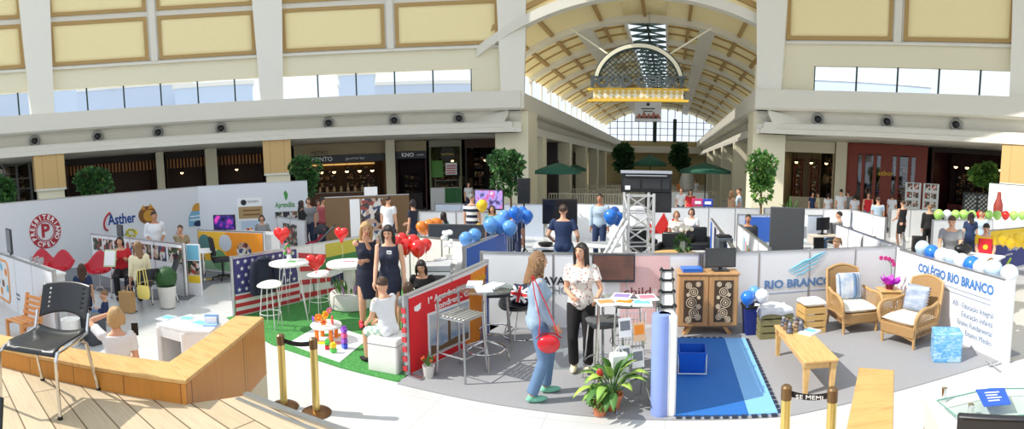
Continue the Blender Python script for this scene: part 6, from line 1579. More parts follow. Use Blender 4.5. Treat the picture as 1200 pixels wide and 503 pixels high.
# woman with the phone below the deck kerb
p = AT(137, 395, 5.5); person('fair haired woman in a white shirt lifting a phone beyond the deck kerb', (p.x, p.y, .012), (-7.5, 4.2), 1.62, sit=.36, top=WHT, sleeve='short', hair='bob', hcol='blonde', headk=1.08, voxel=NEAR, hands=(None, (.12, -.28, 1.1)), head=(-.2, .05))
t = thing('stool', 'small plain stool under the fair haired woman beyond the kerb', 'stool', (p.x, p.y, .0)); MB().lathe([(.16, .38), (.17, .4), (.16, .42)], n=20).build('seat', BLK, t)
for k in range(3): a = k * 2.09; MB().cyl((.1 * cos(a), .1 * sin(a), .38), (.15 * cos(a), .15 * sin(a), 0), .014, n=8).build('leg', GREY, t)
ph = AT(158, 386, 5.5); t = thing('phone', 'black phone held up by the fair haired woman', 'phone', ph, .9); MB().box((0, 0, 0), (.075, .012, .14)).build('phone_body', BLACK, t, bevel=.003); MB().ball((.02, .008, .045), .008, 8, 6).build('camera_lens', GREY, t)
# left booths
def seated(label, px, hy, D, to, seat=.48, h=1.62, **k):
    p = AT(px, hy, D); k.setdefault('voxel', MID)
    return person(label, (p.x, p.y, .012), to, h, sit=seat, **k), p
LEFT = []
for args in (('girl with long dark hair seated with her back to the deck', 95, 308, 9.9, (-11.5, 5.2), .3, 1.4, dict(top=DBLU, hair='long', hcol='brown', headk=1.1)),
             ('toddler with a toy sitting on the floor between the girl and the paper bag', 122, 345, 9.2, (-9.2, 2.6), .08, 1.0, dict(sex='m', top=DBLU, sleeve='long', bmat=JEAN, hair='short', hcol='light', headk=1.35, hands=((-.05, -.25, .42), (.1, -.25, .42)), feet=((-.15, -.5, .08), (.15, -.5, .08)))),
             ('woman in a red shirt holding a pale green folder', 141, 290, 11.4, (-8.4, 4.4), .48, 1.68, dict(top=REDC, sleeve='short', bmat=BLK, hair='bob', hcol='black', hands=((-.15, -.25, .85), (.15, -.25, .85)), head=(-.3, 0))),
             ('woman in a cream shirt with light brown hair seen from behind', 163, 296, 10.3, (-10.6, 5.5), .48, 1.66, dict(top=CREAMC, sleeve='three', bmat=NAVY, hair='long', hcol='light', lean=.1)),
             ('woman leaning on her hand at the small white table', 211, 268, 13.4, (-9.6, 6.8), .48, 1.64, dict(top=KHA, hair='tail', hcol='brown', hands=((-.05, -.16, 1.12), (.15, -.3, .8)), head=(-.3, .05))),
             ('dark haired woman seated beyond the end of the orange panel', 307, 262, 15.2, (-8.5, 8.0), .48, 1.62, dict(top=GRYC, bmat=BLK, hair='bob', hcol='black'))):
    LEFT.append(seated(*args[:7], **args[7]))
t = thing('folder', 'pale green folder held by the woman in the red shirt', 'folder', LEFT[2][1] + V3((.16, -.36, 0)), .5); t.location.z = .92; t.rotation_euler = (radians(-15), 0, .55); MB().box((0, 0, 0), (.3, .02, .38)).build('cover', M('folder_green', (196, 206, 160), .5), t, bevel=.004); MB().box((0, -.012, 0), (.26, .004, .32)).build('cover_print', PAPER, t)
p = AT(180, 245, 13.2); person('man in a white shirt standing with hands at his belt beside the photo panel', (p.x, p.y, .012), (-9, 6.0), 1.74, 'm', top=WHT, sleeve='three', bmat=BLK, hair='short', hcol='black', voxel=MID, skin=SKIN2, hands=((-.16, -.14, 1.0), (.16, -.14, 1.0)), head=(.5, 0))
# back rows
def stand(label, px, hy, D, to, h=1.68, **k):
    p = AT(px, hy, D); k.setdefault('voxel', FAR if D > 16 else .02)
    return person(label, (p.x, p.y, .012), to, h, **k)
stand('man in a long white shirt seen from behind by the dark snack shop', 455, 245, 14.6, (-8.0, 24), 1.74, sex='m', top=WHT, bmat=DBLU, hair='short', hcol='brown')
stand('woman in a navy top standing beside the man in the long white shirt', 484, 248, 14.0, (-8.2, 12.4), 1.66, top=NAVY, hair='bob', hcol='black', hands=((-.15, -.3, 1.0), None))
stand('woman with dark hair and a teal top beside the orange balloons', 520, 262, 12.6, (-7.5, 11.8), 1.42, top=TEAL, sleeve='long', hair='long', hcol='black')
stand('man in a navy and white striped shirt seen from behind', 553, 240, 14.6, (-6, 24), 1.74, sex='m', top=STRIPE, bmat=KHA, hair='short', hcol='grey')
stand('woman with brown hair between the striped shirt man and the light blue balloons', 577, 258, 13.4, (-3, 8), 1.5, top=TEAL, hair='long', hcol='brown')
stand('man partly hidden behind the light blue balloons', 603, 262, 11.8, (-3, 6), 1.55, sex='m', top=DBLU, hair='short', hcol='black', skin=SKIN2)
stand('man in a navy polo shirt seen from behind', 660, 260, 10.1, (-2.3, 16), 1.76, sex='m', top=DBLU, bmat=JEAN, hair='short', hcol='brown', hands=((-.26, -.18, 1.0), (.26, -.18, 1.0)), voxel=.016)
stand('man in a light grey blue shirt standing by the screen', 703, 250, 13.6, (-2.4, 6), 1.78, sex='m', top=LBLU, sleeve='long', bmat=DBLU, hair='short', hcol='black', skin=SKIN2)
for a in (('woman in a pale patterned top seated left of the roses', 793, 245, 14.0, (.5, 8), .48, 1.64, dict(top=FLORAL, hair='bob', hcol='light', bmat=BLK)), ('person in a white shirt with red hair seated right of the roses', 811, 243, 14.6, (-.5, 12), .48, 1.7, dict(top=WHT, sleeve='short', bmat=BLK, hair='bob', hcol='brown')),
          ('man in a dark sweater seated behind the rainbow divider', 877, 250, 13.2, (1.5, 9), .48, 1.7, dict(sex='m', top=CL('charcoal', (46, 52, 58)), sleeve='long', hair='short', hcol='black', skin=SKIN2)),
          ('fair haired woman looking down behind the lounge panel', 981, 282, 10.1, (2.9, 9.4), .42, 1.6, dict(top=WHT, hair='tail', hcol='light', head=(.2, .45))),
          ('man in a grey shirt working at the computer desk', 984, 246, 15.3, (3.4, 15.4), .48, 1.72, dict(sex='m', top=GRYC, bmat=JEAN, hair='short', hcol='black', hands=((-.12, -.38, .8), (.12, -.38, .8))))):
    seated(*a[:7], **a[7])
stand('woman in a black dress standing alone beside the white rear panel', 1058, 245, 17.4, (7, 18.4), 1.7, top=BLK, sleeve='none', bottom='dress', hem=.55, shoes=BLK, hair='bun', hcol='brown', hands=((-.1, -.3, 1.05), (.14, -.28, 1.0)))
stand('person in a dark jacket turned away beside the black speaker case', 1089, 250, 17.0, (10, 22), 1.62, sex='m', top=BLK, sleeve='long', bmat=BLK, hair='short', hcol='light')
stand('man in a grey shirt bending over the balloon panel', 1116, 262, 10.9, (5.2, 8.5), 1.78, sex='m', top=GRYC, bmat=JEAN, hair='short', hcol='brown', lean=.25, head=(0, .4), hands=((-.18, -.42, .95), (.18, -.42, .95)), voxel=.016)
p = AT(1156, 262, 11.2); person('boy in a red bib over a yellow shirt behind the balloon row', (p.x, p.y, .012), (4.6, 6.0), 1.62, 'm', top=CL('yellow', (236, 190, 40)), sleeve='short', bmat=CL('shorts_yellow', (220, 180, 60)), hair='short', hcol='black', voxel=.016, head=(0, .45), hands=((-.14, -.34, .96), (.16, -.34, .98)), lean=.1)
bibp = p; dd = (V3((4.6, 6.0, 0)) - V3((p.x, p.y, 0))).normalized()
t = thing('bib', 'red sports bib with a pale emblem worn over the yellow shirt', 'bib', (p.x, p.y, 1.02), atan2(dd.x, -dd.y))
def bibf(u, v): x = (u - .5) * .3; return V3((x, -.17 + .4 * x * x * 3 - .02 * (1 - v) , -.1 + .38 * v))
MB().grid(bibf, 12, 8).build('bib_cloth', CL('bib_red', (216, 40, 50)), t, solid=.012); mb = MB(); disc(mb, (0, .1), .055, -.187, 18); mb.build('bib_emblem', INKY, t)
stand('small child with brown hair in front of the boy in the red bib', 1162, 298, 9.3, (4, 6), 1.12, top=CREAMC, hair='bob', hcol='light', headk=1.3, head=(0, .3))
stand('dark haired person behind the grey shirt man', 1138, 258, 14.6, (10, 20), 1.62, top=DBLU, hair='long', hcol='black')
stand('man with short hair behind the grey shirt man on the balloon panel side', 1150, 252, 15.4, (6, 10), 1.66, sex='m', top=LBLU, hair='short', hcol='brown')
# people around the pushchair, far left
for a in (('woman in a dark jacket at the left of the group behind the pushchair', 353, 243, 15.6, (-9, 13.5), 1.66, dict(top=BLK, sleeve='long', hair='long', hcol='black')), ('person in a grey top in the middle of the group behind the pushchair', 362, 240, 16.2, (-9, 8), 1.7, dict(top=GRYC, hair='bob', hcol='brown', sex='m')),
          ('woman in a white top bending over the pushchair', 371, 246, 17.2, (-9.6, 12.4), 1.6, dict(top=WHT, hair='long', hcol='brown', lean=.3)), ('person in a pink shirt at the right of the group behind the pushchair', 378, 240, 16.6, (-9, 22), 1.68, dict(top=CL('pink', (196, 96, 104)), hair='short', hcol='black', sex='m'))):
    stand(*a[:6], **a[6])
# shoppers in front of the right hand shops and in the hall
for a in (('shopper in a blue top among the group left of the tall white shirted man', 952, 228, 24, (8, 20), 1.55, dict(top=DBLU, hair='bob', hcol='black')), ('shopper in a pale top facing the blue topped shopper', 959, 229, 24.5, (6, 24), 1.5, dict(top=CREAMC, hair='short', hcol='brown', sex='m')),
          ('shopper in white with dark hair seen from behind beside the pale topped one', 971, 228, 23.4, (8, 30), 1.55, dict(top=WHT, hair='bob', hcol='black', bmat=JEAN)), ('tall man in a white shirt and jeans among the shoppers', 986, 222, 23.0, (8, 30), 1.78, dict(top=WHT, hair='short', hcol='black', sex='m', bmat=JEAN)),
          ('shopper in a grey shirt just right of the tall white shirted man', 994, 226, 24.6, (9, 28), 1.66, dict(top=GRYC, hair='short', hcol='brown', sex='m')), ('shorter shopper in white and jeans walking away', 1002, 231, 22.6, (10, 30), 1.6, dict(top=WHT, hair='bob', hcol='black', bmat=JEAN)),
          ('shopper in a red vest and pale jeans in front of the red shop', 1018, 224, 22.0, (7, 16), 1.74, dict(top=REDC, sleeve='none', hair='long', hcol='black', bmat=JEAN)), ('man in a pale printed shirt seen from behind near the white dividers', 1029, 240, 18.4, (9, 30), 1.72, dict(top=LBLU, hair='short', hcol='brown', sex='m', bmat=DBLU)),
          ('woman all in white walking past the red shop', 1046, 226, 23.4, (12, 24), 1.7, dict(top=WHT, bmat=WHT, hair='bob', hcol='brown')),
          ('fair haired woman with folded arms talking in the sunny hall mouth', 857, 236, 19.4, (3.4, 20), 1.68, dict(top=CL('beige', (190, 150, 120)), sleeve='none', bmat=NAVY, hair='long', hcol='light', hands=((.1, -.2, 1.12), (-.1, -.2, 1.1)))), ('man in a pale blue shirt talking in the sunny hall mouth', 866, 234, 19.8, (2.2, 19.6), 1.76, dict(top=LBLU, hair='short', hcol='brown', sex='m', bmat=KHA)),
          ('girl in a red top in the hall behind the projector box', 809, 232, 21.0, (0, 16), 1.6, dict(top=REDC, hair='long', hcol='black')), ('woman in white in the hall left of the girl in red', 798, 234, 22.0, (0, 12), 1.62, dict(top=WHT, hair='bob', hcol='brown')),
          ('distant shopper in a dark top under the right parasol', 806, 216, 33, (0, 20), 1.7, dict(top=BLK, hair='short', hcol='black', sex='m')), ('distant shopper in white under the right parasol', 815, 215, 35, (2, 20), 1.7, dict(top=WHT, hair='bob', hcol='black')), ('distant shopper in orange beyond the projector box', 797, 215, 34, (0, 20), 1.66, dict(top=CL('orange', (210, 130, 60)), hair='short', hcol='brown', sex='m')),
          ('customer in a white apron inside the shop left of the hall pier', 549, 222, 26.5, (-5, 20), 1.7, dict(top=WHT, hair='short', hcol='black', sex='m'))):
    stand(*a[:6], **a[6])
# ================================================================ left booths
TULIP = M('tulip_chair_red', (190, 18, 44), .35)
def tulip(label, px, py, D, rz):
    p = AT(px, py, D); t = thing('tulip_chair', label, 'chair', (p.x, p.y, .012), rz, 'red moulded chairs')
    def shell(u, v):
        a = 2 * pi * u; back = .5 + .5 * sin(a); side = abs(cos(a)); r = .14 + .2 * v
        return V3((r * 1.08 * cos(a), r * sin(a) * (.95 + .1 * back * v), .42 + .03 * v + v ** 2 * (.46 * back ** 5 + .17 * side ** 4)))
    MB().grid(shell, 32, 10).build('shell', TULIP, t, solid=.025); MB().lathe([(.001, .41), (.14, .42), (.17, .45), (.15, .49), (.001, .5)], n=22).build('seat', TULIP, t)
    MB().cyl((0, 0, .06), (0, 0, .42), .025, n=10).build('pedestal', CHROME, t)
    for k in range(4): a = k * pi / 2 + .6; MB().tube([(0, 0, .08), (.14 * cos(a), .14 * sin(a), .05), (.28 * cos(a), .28 * sin(a), .02)], .016, 7).build('base_leg', CHROME, t)
    return t
tulip('red moulded chair left of the three, half behind the logo panel', 50, 318, 13.6, 1.2); tulip('red moulded chair in the middle of the three under the round crest', 72, 320, 13.0, .95); tulip('red moulded chair nearest the woman with the folder', 117, 320, 12.2, 1.0)
# chairs under the seated women
for (lab, l) in (('dark chair under the woman in the red shirt', 2), ('dark chair under the woman in the cream shirt', 3), ('dark chair under the woman at the small white table', 4), ('dark chair under the woman beyond the orange panel', 5)):
    p = LEFT[l][1]; o = [x for x in COL.objects if x.get('category') == 'person' and (V3(x.location).xy - V3((p.x, p.y)).xy).length < .01][0]
    visitor_chair(lab, tuple(V3((p.x, p.y, .012)) + Matrix.Rotation(o.rotation_euler.z, 3, 'Z') @ V3((0, .09, 0))), o.rotation_euler.z, M('chair_charcoal', (44, 44, 50), .5), 'dark visitor chairs')
p = AT(183, 305, 10.6); visitor_chair('dark empty chair in front of the photo panel by the ball topiary', (p.x, p.y + .1, .012), -.4, MATS['chair_charcoal'], 'dark visitor chairs')
p = G(150, 366); t = thing('paper_bag', 'brown paper carrier bag standing on the floor by the seated women', 'bag', (p.x, p.y, .012), .3)
KRAFT = M('kraft_paper', (190, 150, 100), .7)
MB().rings([[V3((sx * x, sy * y, z)) for x, y in ((-.16, -.08), (.16, -.08), (.16, .08), (-.16, .08))] for sx, sy, z in ((.95, 1, 0), (1, .9, .4))]).build('bag_body', KRAFT, t); 
for s in (-1, 1): MB().tube([(-.06, s * .07, .4), (-.05, s * .07, .5), (.05, s * .07, .5), (.06, s * .07, .4)], .007, 6).build('bag_handle', M('kraft_cord', (150, 110, 70), .7), t)
p = AT(168, 343, 9.7); t = thing('yellow_handbag', 'pale yellow handbag with long straps hanging beside the woman in cream', 'handbag', (p.x, p.y, .42), .2)
MB().rings([[V3((sx * .17 * cos(2 * pi * i / 20), sy * .06 * sin(2 * pi * i / 20), z)) for i in range(20)] for sx, sy, z in ((.85, .9, -.12), (1, 1.2, -.05), (1, 1, .08), (.85, .5, .13))]).build('bag_body', M('bag_yellow', (226, 206, 110), .5), t)
for s in (-1, 1): MB().tube([(-.12, s * .03, .1), (-.1, s * .03, .42), (.06, s * .03, .46), (.12, s * .03, .1)], .009, 6).build('bag_strap', MATS['bag_yellow'], t)
p = G(197, 361); t = thing('ball_topiary', 'clipped green ball shrub in a tall white pot', 'potted plant', (p.x, p.y, .012))
MB().lathe([(.13, 0), (.15, .02), (.19, .42), (.2, .44), (.17, .43), (.15, .38)], n=24).build('pot', MATS['tub_white'], t)
def leafball(mb, c, r, n, size, squash=1.0, rng=None, mi=1):
    rng = rng or rnd
    for k in range(n):
        z = rng.uniform(-1, 1); a = rng.uniform(0, 6.283); q = sqrt(1 - z * z); rr = r * rng.uniform(.75, 1.05); nrm = V3((q * cos(a), q * sin(a), z)); b = V3(c) + V3((nrm.x * rr, nrm.y * rr, nrm.z * rr * squash))
        u = nrm.cross(V3((rng.uniform(-1, 1), rng.uniform(-1, 1), rng.uniform(-1, 1)))).normalized(); w = (nrm + u * rng.uniform(-.8, .8)).normalized(); s = size * rng.uniform(.7, 1.3)
        mb.add([b, b + u * s * .5 + w * s * .4, b + w * s, b - u * s * .5 + w * s * .4], [(0, 1, 2), (0, 2, 3)], rng.choice((0, 0, mi)))
LEAFD = M('leaf_dark', (42, 84, 40), .6); LEAFM = M('leaf_mid', (74, 120, 54), .6); LEAFL = M('leaf_light', (130, 170, 76), .6); BARK = M('bark', (112, 84, 58), .8)
mb = MB(); mb.ball((0, 0, .6), .215, 18, 12); leafball(mb, (0, 0, .6), .222, 1500, .016); mb.build('clipped_foliage', [LEAFD, LEAFM], t, smooth=False)
p = G(78, 406); t = thing('white_bin', 'plain white waste bin behind the black deck chair', 'bin', (p.x, p.y + .1, 0)); MB().lathe([(.12, 0), (.13, .02), (.155, .42), (.16, .43), (.14, .42), (.12, .04)], n=22).build('bin_body', PAPER, t)
p = G(101, 404); t = thing('dark_case', 'dark storage box beside the white waste bin', 'box', (p.x, p.y + .15, 0), .1); MB().box((0, 0, .21), (.32, .3, .42)).build('case_body', M('case_dark', (66, 70, 78), .6), t, bevel=.015); MB().box((0, 0, .43), (.34, .32, .03)).build('case_lid', M('case_lid', (52, 54, 60), .5), t, bevel=.006)
p = G(31, 394); t = thing('slatted_bench', 'small orange slatted wooden bench against the logo panel', 'bench', (p.x + .0, p.y - .05, 0), .25)
OW = M('orange_wood', (230, 160, 98), .5)
for k in range(4): MB().box((0, -.15 + k * .1, .3), (.5, .07, .025)).build('seat_slat', OW, t, bevel=.004)
for k in range(4): MB().box((0, .19 + k * .03, .38 + k * .085), (.5, .025, .065)).build('back_slat', OW, t, bevel=.004)
for s in (-1, 1): MB().bar((s * .24, -.17, .0), (s * .24, -.17, .3), .045, .06).bar((s * .24, .17, 0), (s * .24, .3, .7), .045, .06).bar((s * .24, -.17, .25), (s * .24, .2, .25), .04, .05).build('side_frame', OW, t)
# counter behind the logo panel: glasses and screen
t = thing('side_counter', 'white counter behind the logo panel carrying glasses and a screen', 'counter', (-10.6, 3.35, 0), 0)
MB().box((0, 0, .9), (3.2, .5, .04)).build('worktop', PAPER, t); MB().box((0, .05, .44), (3.1, .38, .88)).build('body', LBOARD, t)
t = monitor('flat_screen', 'dark flat screen turned edge on above the logo panel', (AY(11, 285, 3.4).x, 3.4, .92), radians(-6), .62, .6, .42, True, M('screen_bezel', (62, 62, 66), .4))
for k, px in enumerate((24, 28, 31, 35, 39)):
    p = AT(px, 300, 10.6 - .12 * k); t = thing('wine_glass', 'stemmed glass on the white side counter, ' + ('nearest the flat screen', 'second from the flat screen', 'in the middle of the glasses', 'fourth from the flat screen', 'farthest from the flat screen')[k], 'glass', (p.x, 3.3 + .1 * (k % 2), .92), 0, 'stemmed glasses')
    MB().lathe([(.035, 0), (.035, .005), (.005, .01), (.005, .1), (.03, .13), (.04, .18), (.034, .24)], n=14).build('bowl_and_stem', M('glass_grey', (190, 196, 196), .1, alpha=.55), t)
# monitor, plant and screen behind the photo panel
p = AY(141, 276, 6.7); monitor('flat_screen', 'dark flat screen seen edge on behind the photo panel', (p.x, 6.7, .98), radians(-12), .5, .34, .24, True, MATS['screen_bezel'])
p = AY(155, 279, 6.62); t = thing('flower_pot', 'yellow flower pot on the shelf counter behind the photo panel', 'potted plant', (p.x, 6.6, .98)); MB().lathe([(.06, 0), (.08, .14), (.07, .14)], n=14).build('pot', MATS['tub_white'], t); mb = MB(); leafball(mb, (0, 0, .22), .12, 120, .06, .7, mi=1); mb.build('blossoms', [M('flower_yellow', (226, 206, 60), .6), LEAFM], t, smooth=False)
t = thing('shelf_counter', 'white shelf counter running behind the photo panel', 'counter', (-11.0, 6.62, 0)); MB().box((0, 0, .96), (2.6, .4, .04)).build('worktop', PAPER, t); MB().box((0, .05, .47), (2.5, .3, .94)).build('body', LBOARD, t)
# orange booth
p = G(262, 328); office_chair('black office chair on castors in front of the orange panel', (p.x, p.y, .012), 2.6, 'office chairs')
p = G(243, 318, .012); t = thing('round_table', 'small white round table beside the office chairs', 'table', (-9.95, 7.6, .012)); MB().lathe([(.33, .7), (.34, .72), (.33, .74)], n=26).build('tabletop', PAPER, t); MB().cyl((0, 0, .03), (0, 0, .7), .035, n=10).lathe([(.2, 0), (.2, .015), (.05, .03)], n=20).build('pedestal', CHROME, t)
t = thing('display_counter', 'white counter behind the orange panel carrying a lit screen', 'counter', (-10.2, 9.2, .012), .13); MB().box((0, 0, .98), (2.2, .45, .04)).build('worktop', PAPER, t); MB().box((0, .03, .48), (2.1, .36, .94)).build('body', LBOARD, t)
p = AT(263, 262, 14.0); t = monitor('television', 'television with a purple picture on the counter behind the orange panel', (p.x, p.y, 1.01), .35, .68, .42, .26, True, screen=M_ramp('screen_purple', 'noise', [(.35, (10, 12, 24)), (.52, (60, 40, 130)), (.62, (220, 60, 160)), (.7, (60, 120, 220))], (1, 1, 1), .2, 4, emit=.5))
p = AT(292, 268, 13.6); t = thing('fruit_bowl', 'low bowl of fruit on the counter behind the orange panel', 'bowl', (p.x, p.y, 1.01)); MB().lathe([(.05, 0), (.12, .06), (.11, .06), (.04, .01)], n=16).build('bowl', PAPER, t); mb = MB()
for k in range(6): mb.ball((.06 * cos(k), .06 * sin(k), .07), .035, 8, 6, k % 2)
mb.build('fruit', [INKO, M('plum', (110, 50, 90), .5)], t)['kind'] = 'stuff'
# pushchair
p = AT(372, 278, 14.4); t = thing('pushchair', 'black and red pushchair in front of the standing group', 'pushchair', (p.x, p.y, 0), -1.1)
MB().grid(lambda u, v: V3(((u - .5) * .36, -.3 + .55 * v + .0, .45 + .08 * (2 * u - 1) ** 2 + (.45 * max(0, v - .45) * 1.6))), 8, 10).build('seat', M('pram_red', (150, 30, 50), .8), t, solid=.03)
MB().grid(lambda u, v: V3((.2 * cos(pi * u) * 1.0, .32 - .38 * v, .78 + .26 * sin(pi * u) * (.6 + .4 * sin(pi * v)))), 12, 8).build('hood', M('pram_black', (32, 34, 42), .8), t, solid=.015)
for s in (-1, 1):
    MB().tube([(s * .2, -.42, .12), (s * .2, 0, .5), (s * .2, .5, 1.0)], .014, 7).tube([(s * .2, .36, .12), (s * .2, -.02, .52)], .014, 7).build('frame', GREY, t)
    for y in (-.42, .36): MB().rings([[(s * .2 + sx * .02, y + r * cos(2 * pi * i / 18), .12 + r * sin(2 * pi * i / 18)) for sx, r in ((-1, .1), (1, .1), (1, .115), (-1, .115))] for i in range(18)], closed=True).tube([(s * .2 - .02, y, .12), (s * .2 + .02, y, .12)], .03, 8).build('wheel', BLACK, t)
MB().tube([(-.2, .5, 1.0), (0, .54, 1.02), (.2, .5, 1.0)], .016, 7).build('push_handle', BLACK, t)
# ================================================================ balloons and screens of the back rows
for k, (px, py, r) in enumerate(((464, 285, 8), (475, 289, 9), (484, 283, 8), (490, 291, 9.5), (499, 287, 7), (471, 280, 7))):
    D = 8.9 + .15 * (k % 3); balloon('red balloon of the cluster behind the dark haired woman, ' + ('far left', 'left of the centre', 'uppermost', 'lowest and largest', 'far right', 'upper left')[k], AT(px, py, D), r * D / 600 * 1.05, BRED, 'red balloon cluster', .35)
for k, (px, py, r) in enumerate(((494, 266, 7), (503, 265, 8), (511, 263, 8), (498, 269, 6))):
    D = 12 + .15 * k; balloon('orange balloon beside the teal topped woman, ' + ('leftmost', 'in the middle', 'rightmost', 'lowest')[k], AT(px, py, D), r * D / 600, BORANGE, 'orange balloons', .3)
for k, (px, py, r) in enumerate(((565, 241, 7), (577, 251, 5), (561, 266, 4))):
    D = 14.2; balloon('yellow balloon right of the striped shirt man, ' + ('largest', 'small by the dark haired woman', 'lowest')[k], AT(px, py, D), r * D / 600, BYEL, 'yellow balloons by the striped shirt')
for k, (px, py, r) in enumerate(((546, 280, 8), (556, 276, 8))):
    D = 9.2 + .2 * k; balloon('light blue balloon above the blue topped panel, ' + ('left one', 'right one')[k], AT(px, py, D), r * D / 600 * 1.05, BLBLUE, 'pair of light blue balloons', .2)
for k, (px, py, r) in enumerate(((575, 264, 9), (585, 263, 11), (591, 254, 8), (597, 267, 9), (603, 249, 7))):
    D = 10.2 + .2 * (k % 3); balloon('blue balloon of the bunch in front of the hidden man, ' + ('leftmost', 'largest', 'uppermost in the middle', 'lowest right', 'far right at the top')[k], AT(px, py, D), r * D / 600, BLBLUE if k < 4 else BBLUE, 'blue balloon bunch', .4)
for k, (px, py, r) in enumerate(((606, 252, 8), (617, 254, 8), (612, 248, 6), (600, 268, 7))):
    D = 11.0 + .2 * k; balloon('deep blue balloon left of the black screen, ' + ('left', 'right', 'at the back', 'lowest')[k], AT(px, py, D), r * D / 600, BBLUE, 'deep blue balloons', .4)
for k, (px, py, r) in enumerate(((716, 254, 9), (724, 256, 8), (720, 248, 6))):
    D = 10.6 + .2 * k; balloon('blue balloon left of the white truss tower, ' + ('left', 'right', 'at the back')[k], AT(px, py, D), r * D / 600, BBLUE, 'balloons by the truss', .4)
p = AT(535, 290, 11.6); t = monitor('wide_screen', 'large dark screen leaning behind the orange balloons', (p.x, p.y, 0), .12, 1.35, .62, .92, True, M('screen_bezel', (62, 62, 66), .4), screen=M('screen_slate', (58, 64, 72), .2))
p = AT(526, 292, 9.0); t = thing('white_orchid', 'white orchid in a small pot behind the travel panel', 'potted plant', (p.x, p.y, .895)); MB().lathe([(.05, 0), (.07, .1), (.06, .1)], n=12).build('pot', MATS['tub_white'], t); MB().tube([(0, 0, .1), (.02, 0, .3), (-.02, 0, .42)], .008, 6).build('stem', LEAFM, t); mb = MB()
for k in range(14): mb.ball((rnd.uniform(-.12, .12), rnd.uniform(-.05, .05), rnd.uniform(.22, .5)), (.045, .02, .045), 7, 5)
mb.build('blossoms', INKW, t)
t = thing('reception_counter', 'white reception counter behind the travel panel carrying the printer', 'counter', (-3.72, 8.55, .012), radians(80)); MB().box((0, 0, .86), (1.0, .5, .04)).build('worktop', PAPER, t); MB().box((0, .03, .42), (.9, .4, .84)).build('body', LBOARD, t)
p = AT(513, 308, 8.6); t = thing('photocopier', 'white and grey photocopier behind the travel panel', 'copier', (p.x, p.y, .0), .35)
MB().box((0, 0, .4), (.44, .42, .8)).build('body', PAPER, t, bevel=.015); MB().box((0, 0, .86), (.46, .44, .1)).build('scanner_lid', M('copier_grey', (186, 188, 190), .4), t, bevel=.01); MB().box((.2, -.02, .55), (.06, .34, .34)).build('side_vent', M('copier_dark', (72, 74, 78), .5), t); MB().box((0, -.22, .7), (.3, .02, .1)).build('control_panel', M('copier_dark', (72, 74, 78), .5), t)
p = AT(573, 224, 15.0); t = monitor('television', 'television with a flower picture on a tall black stand', (p.x, p.y, 0), -.1, .95, .6, 2.05 - .55 + .05, True, screen=M_ramp('screen_flowers', 'noise', [(.35, (60, 50, 90)), (.5, (150, 140, 210)), (.6, (176, 60, 110)), (.7, (180, 180, 230))], (1, 1, 1), .2, 5, emit=.6))
p = AT(573, 240, 15.0); t = thing('plinth_table', 'low white table under the television stand', 'table', (p.x, p.y + .95, 0)); MB().box((0, 0, .5), (1.2, .4, .04)).build('tabletop', PAPER, t)
for s in (-1, 1): MB().box((s * .55, 0, .25), (.04, .36, .5)).build('leg', PAPER, t)
p = AT(614, 226, 12.6); t = thing('loudspeaker', 'black loudspeaker on a pole left of the black screen', 'speaker', (p.x, p.y, 0), .2)
MB().box((0, 0, 1.92), (.3, .28, .62)).build('cabinet', BLACK, t, bevel=.015); mb = MB(); disc(mb, (0, 1.82), .11, -.141, 20); disc(mb, (0, 2.08), .05, -.141, 16); mb.build('cone', DARK, t); MB().cyl((.0, .0, .05), (0, 0, 1.62), .02, n=8).build('pole', DARK, t)
for k in range(3): a = 2.09 * k; MB().cyl((0, 0, .5), (.4 * cos(a), .4 * sin(a), 0), .014, n=6).build('tripod_leg', DARK, t)
p = AT(656, 248, 12.4); monitor('television', 'large black television behind the navy polo shirt man', (p.x, p.y, 0), .05, .86, .62, 1.42, True)
p = AT(642, 282, 11.0); t = thing('black_desk', 'black topped desk beside the navy polo shirt man', 'desk', (p.x, p.y, .012), .1); MB().box((0, 0, .76), (.62, .5, .04)).build('desk_top', M('desk_white', (226, 226, 226), .4), t); MB().box((.1, 0, .36), (.4, .44, .72)).build('black_side', BLACK, t); MB().box((-.28, 0, .36), (.04, .46, .72)).build('white_side', MATS['desk_white'], t); MB().lathe([(.1, .78), (.16, .82), (.16, .86), (.05, .87)], (-.05, 0, 0), 18).build('black_bowl', BLACK, t)
p = AT(706, 284, 11.6); t = thing('round_table', 'white round table in front of the light shirted man', 'table', (p.x, p.y, .012)); MB().lathe([(.42, .7), (.43, .72), (.42, .74)], n=26).build('tabletop', PAPER, t); MB().cyl((0, 0, .03), (0, 0, .7), .035, n=10).lathe([(.22, 0), (.22, .015), (.05, .03)], n=20).build('pedestal', CHROME, t)
for k, (px, py) in enumerate(((680, 285), (734, 288))): p = AT(px, py, 11.0 + .3 * k); visitor_chair(('dark chair left of the white round table', 'dark chair right of the white round table')[k], (p.x, p.y, .012), 1.2 - 2.2 * k, MATS['chair_charcoal'], 'dark visitor chairs')
# truss tower with the projector box
TR = M('truss_silver', (214, 214, 212), .35, .6)
p = AT(748, 275, 9.7); tx0, ty0 = p.x, p.y
t = thing('truss_tower', 'white lattice truss tower carrying the black projector box', 'truss', (tx0, ty0, .012), .25)
w = .24; Ht = 2.02
for sx in (-1, 1):
    for sy in (-1, 1): MB().cyl((sx * w, sy * w, 0), (sx * w, sy * w, Ht), .03, n=10).build('chord', TR, t)
mb = MB(); n = 6
for k in range(n):
    z0, z1 = .1 + (Ht - .15) * k / n, .1 + (Ht - .15) * (k + 1) / n
    for i in range(4):
        c = [(-w, -w), (w, -w), (w, w), (-w, w)]; a, b = c[i], c[(i + 1) % 4]
        if k % 2: a, b = b, a
        mb.cyl((a[0], a[1], z0), (b[0], b[1], z1), .016, n=6); mb.cyl((a[0], a[1], z1), (b[0], b[1], z1), .014, n=6)
mb.build('lattice_braces', TR, t)
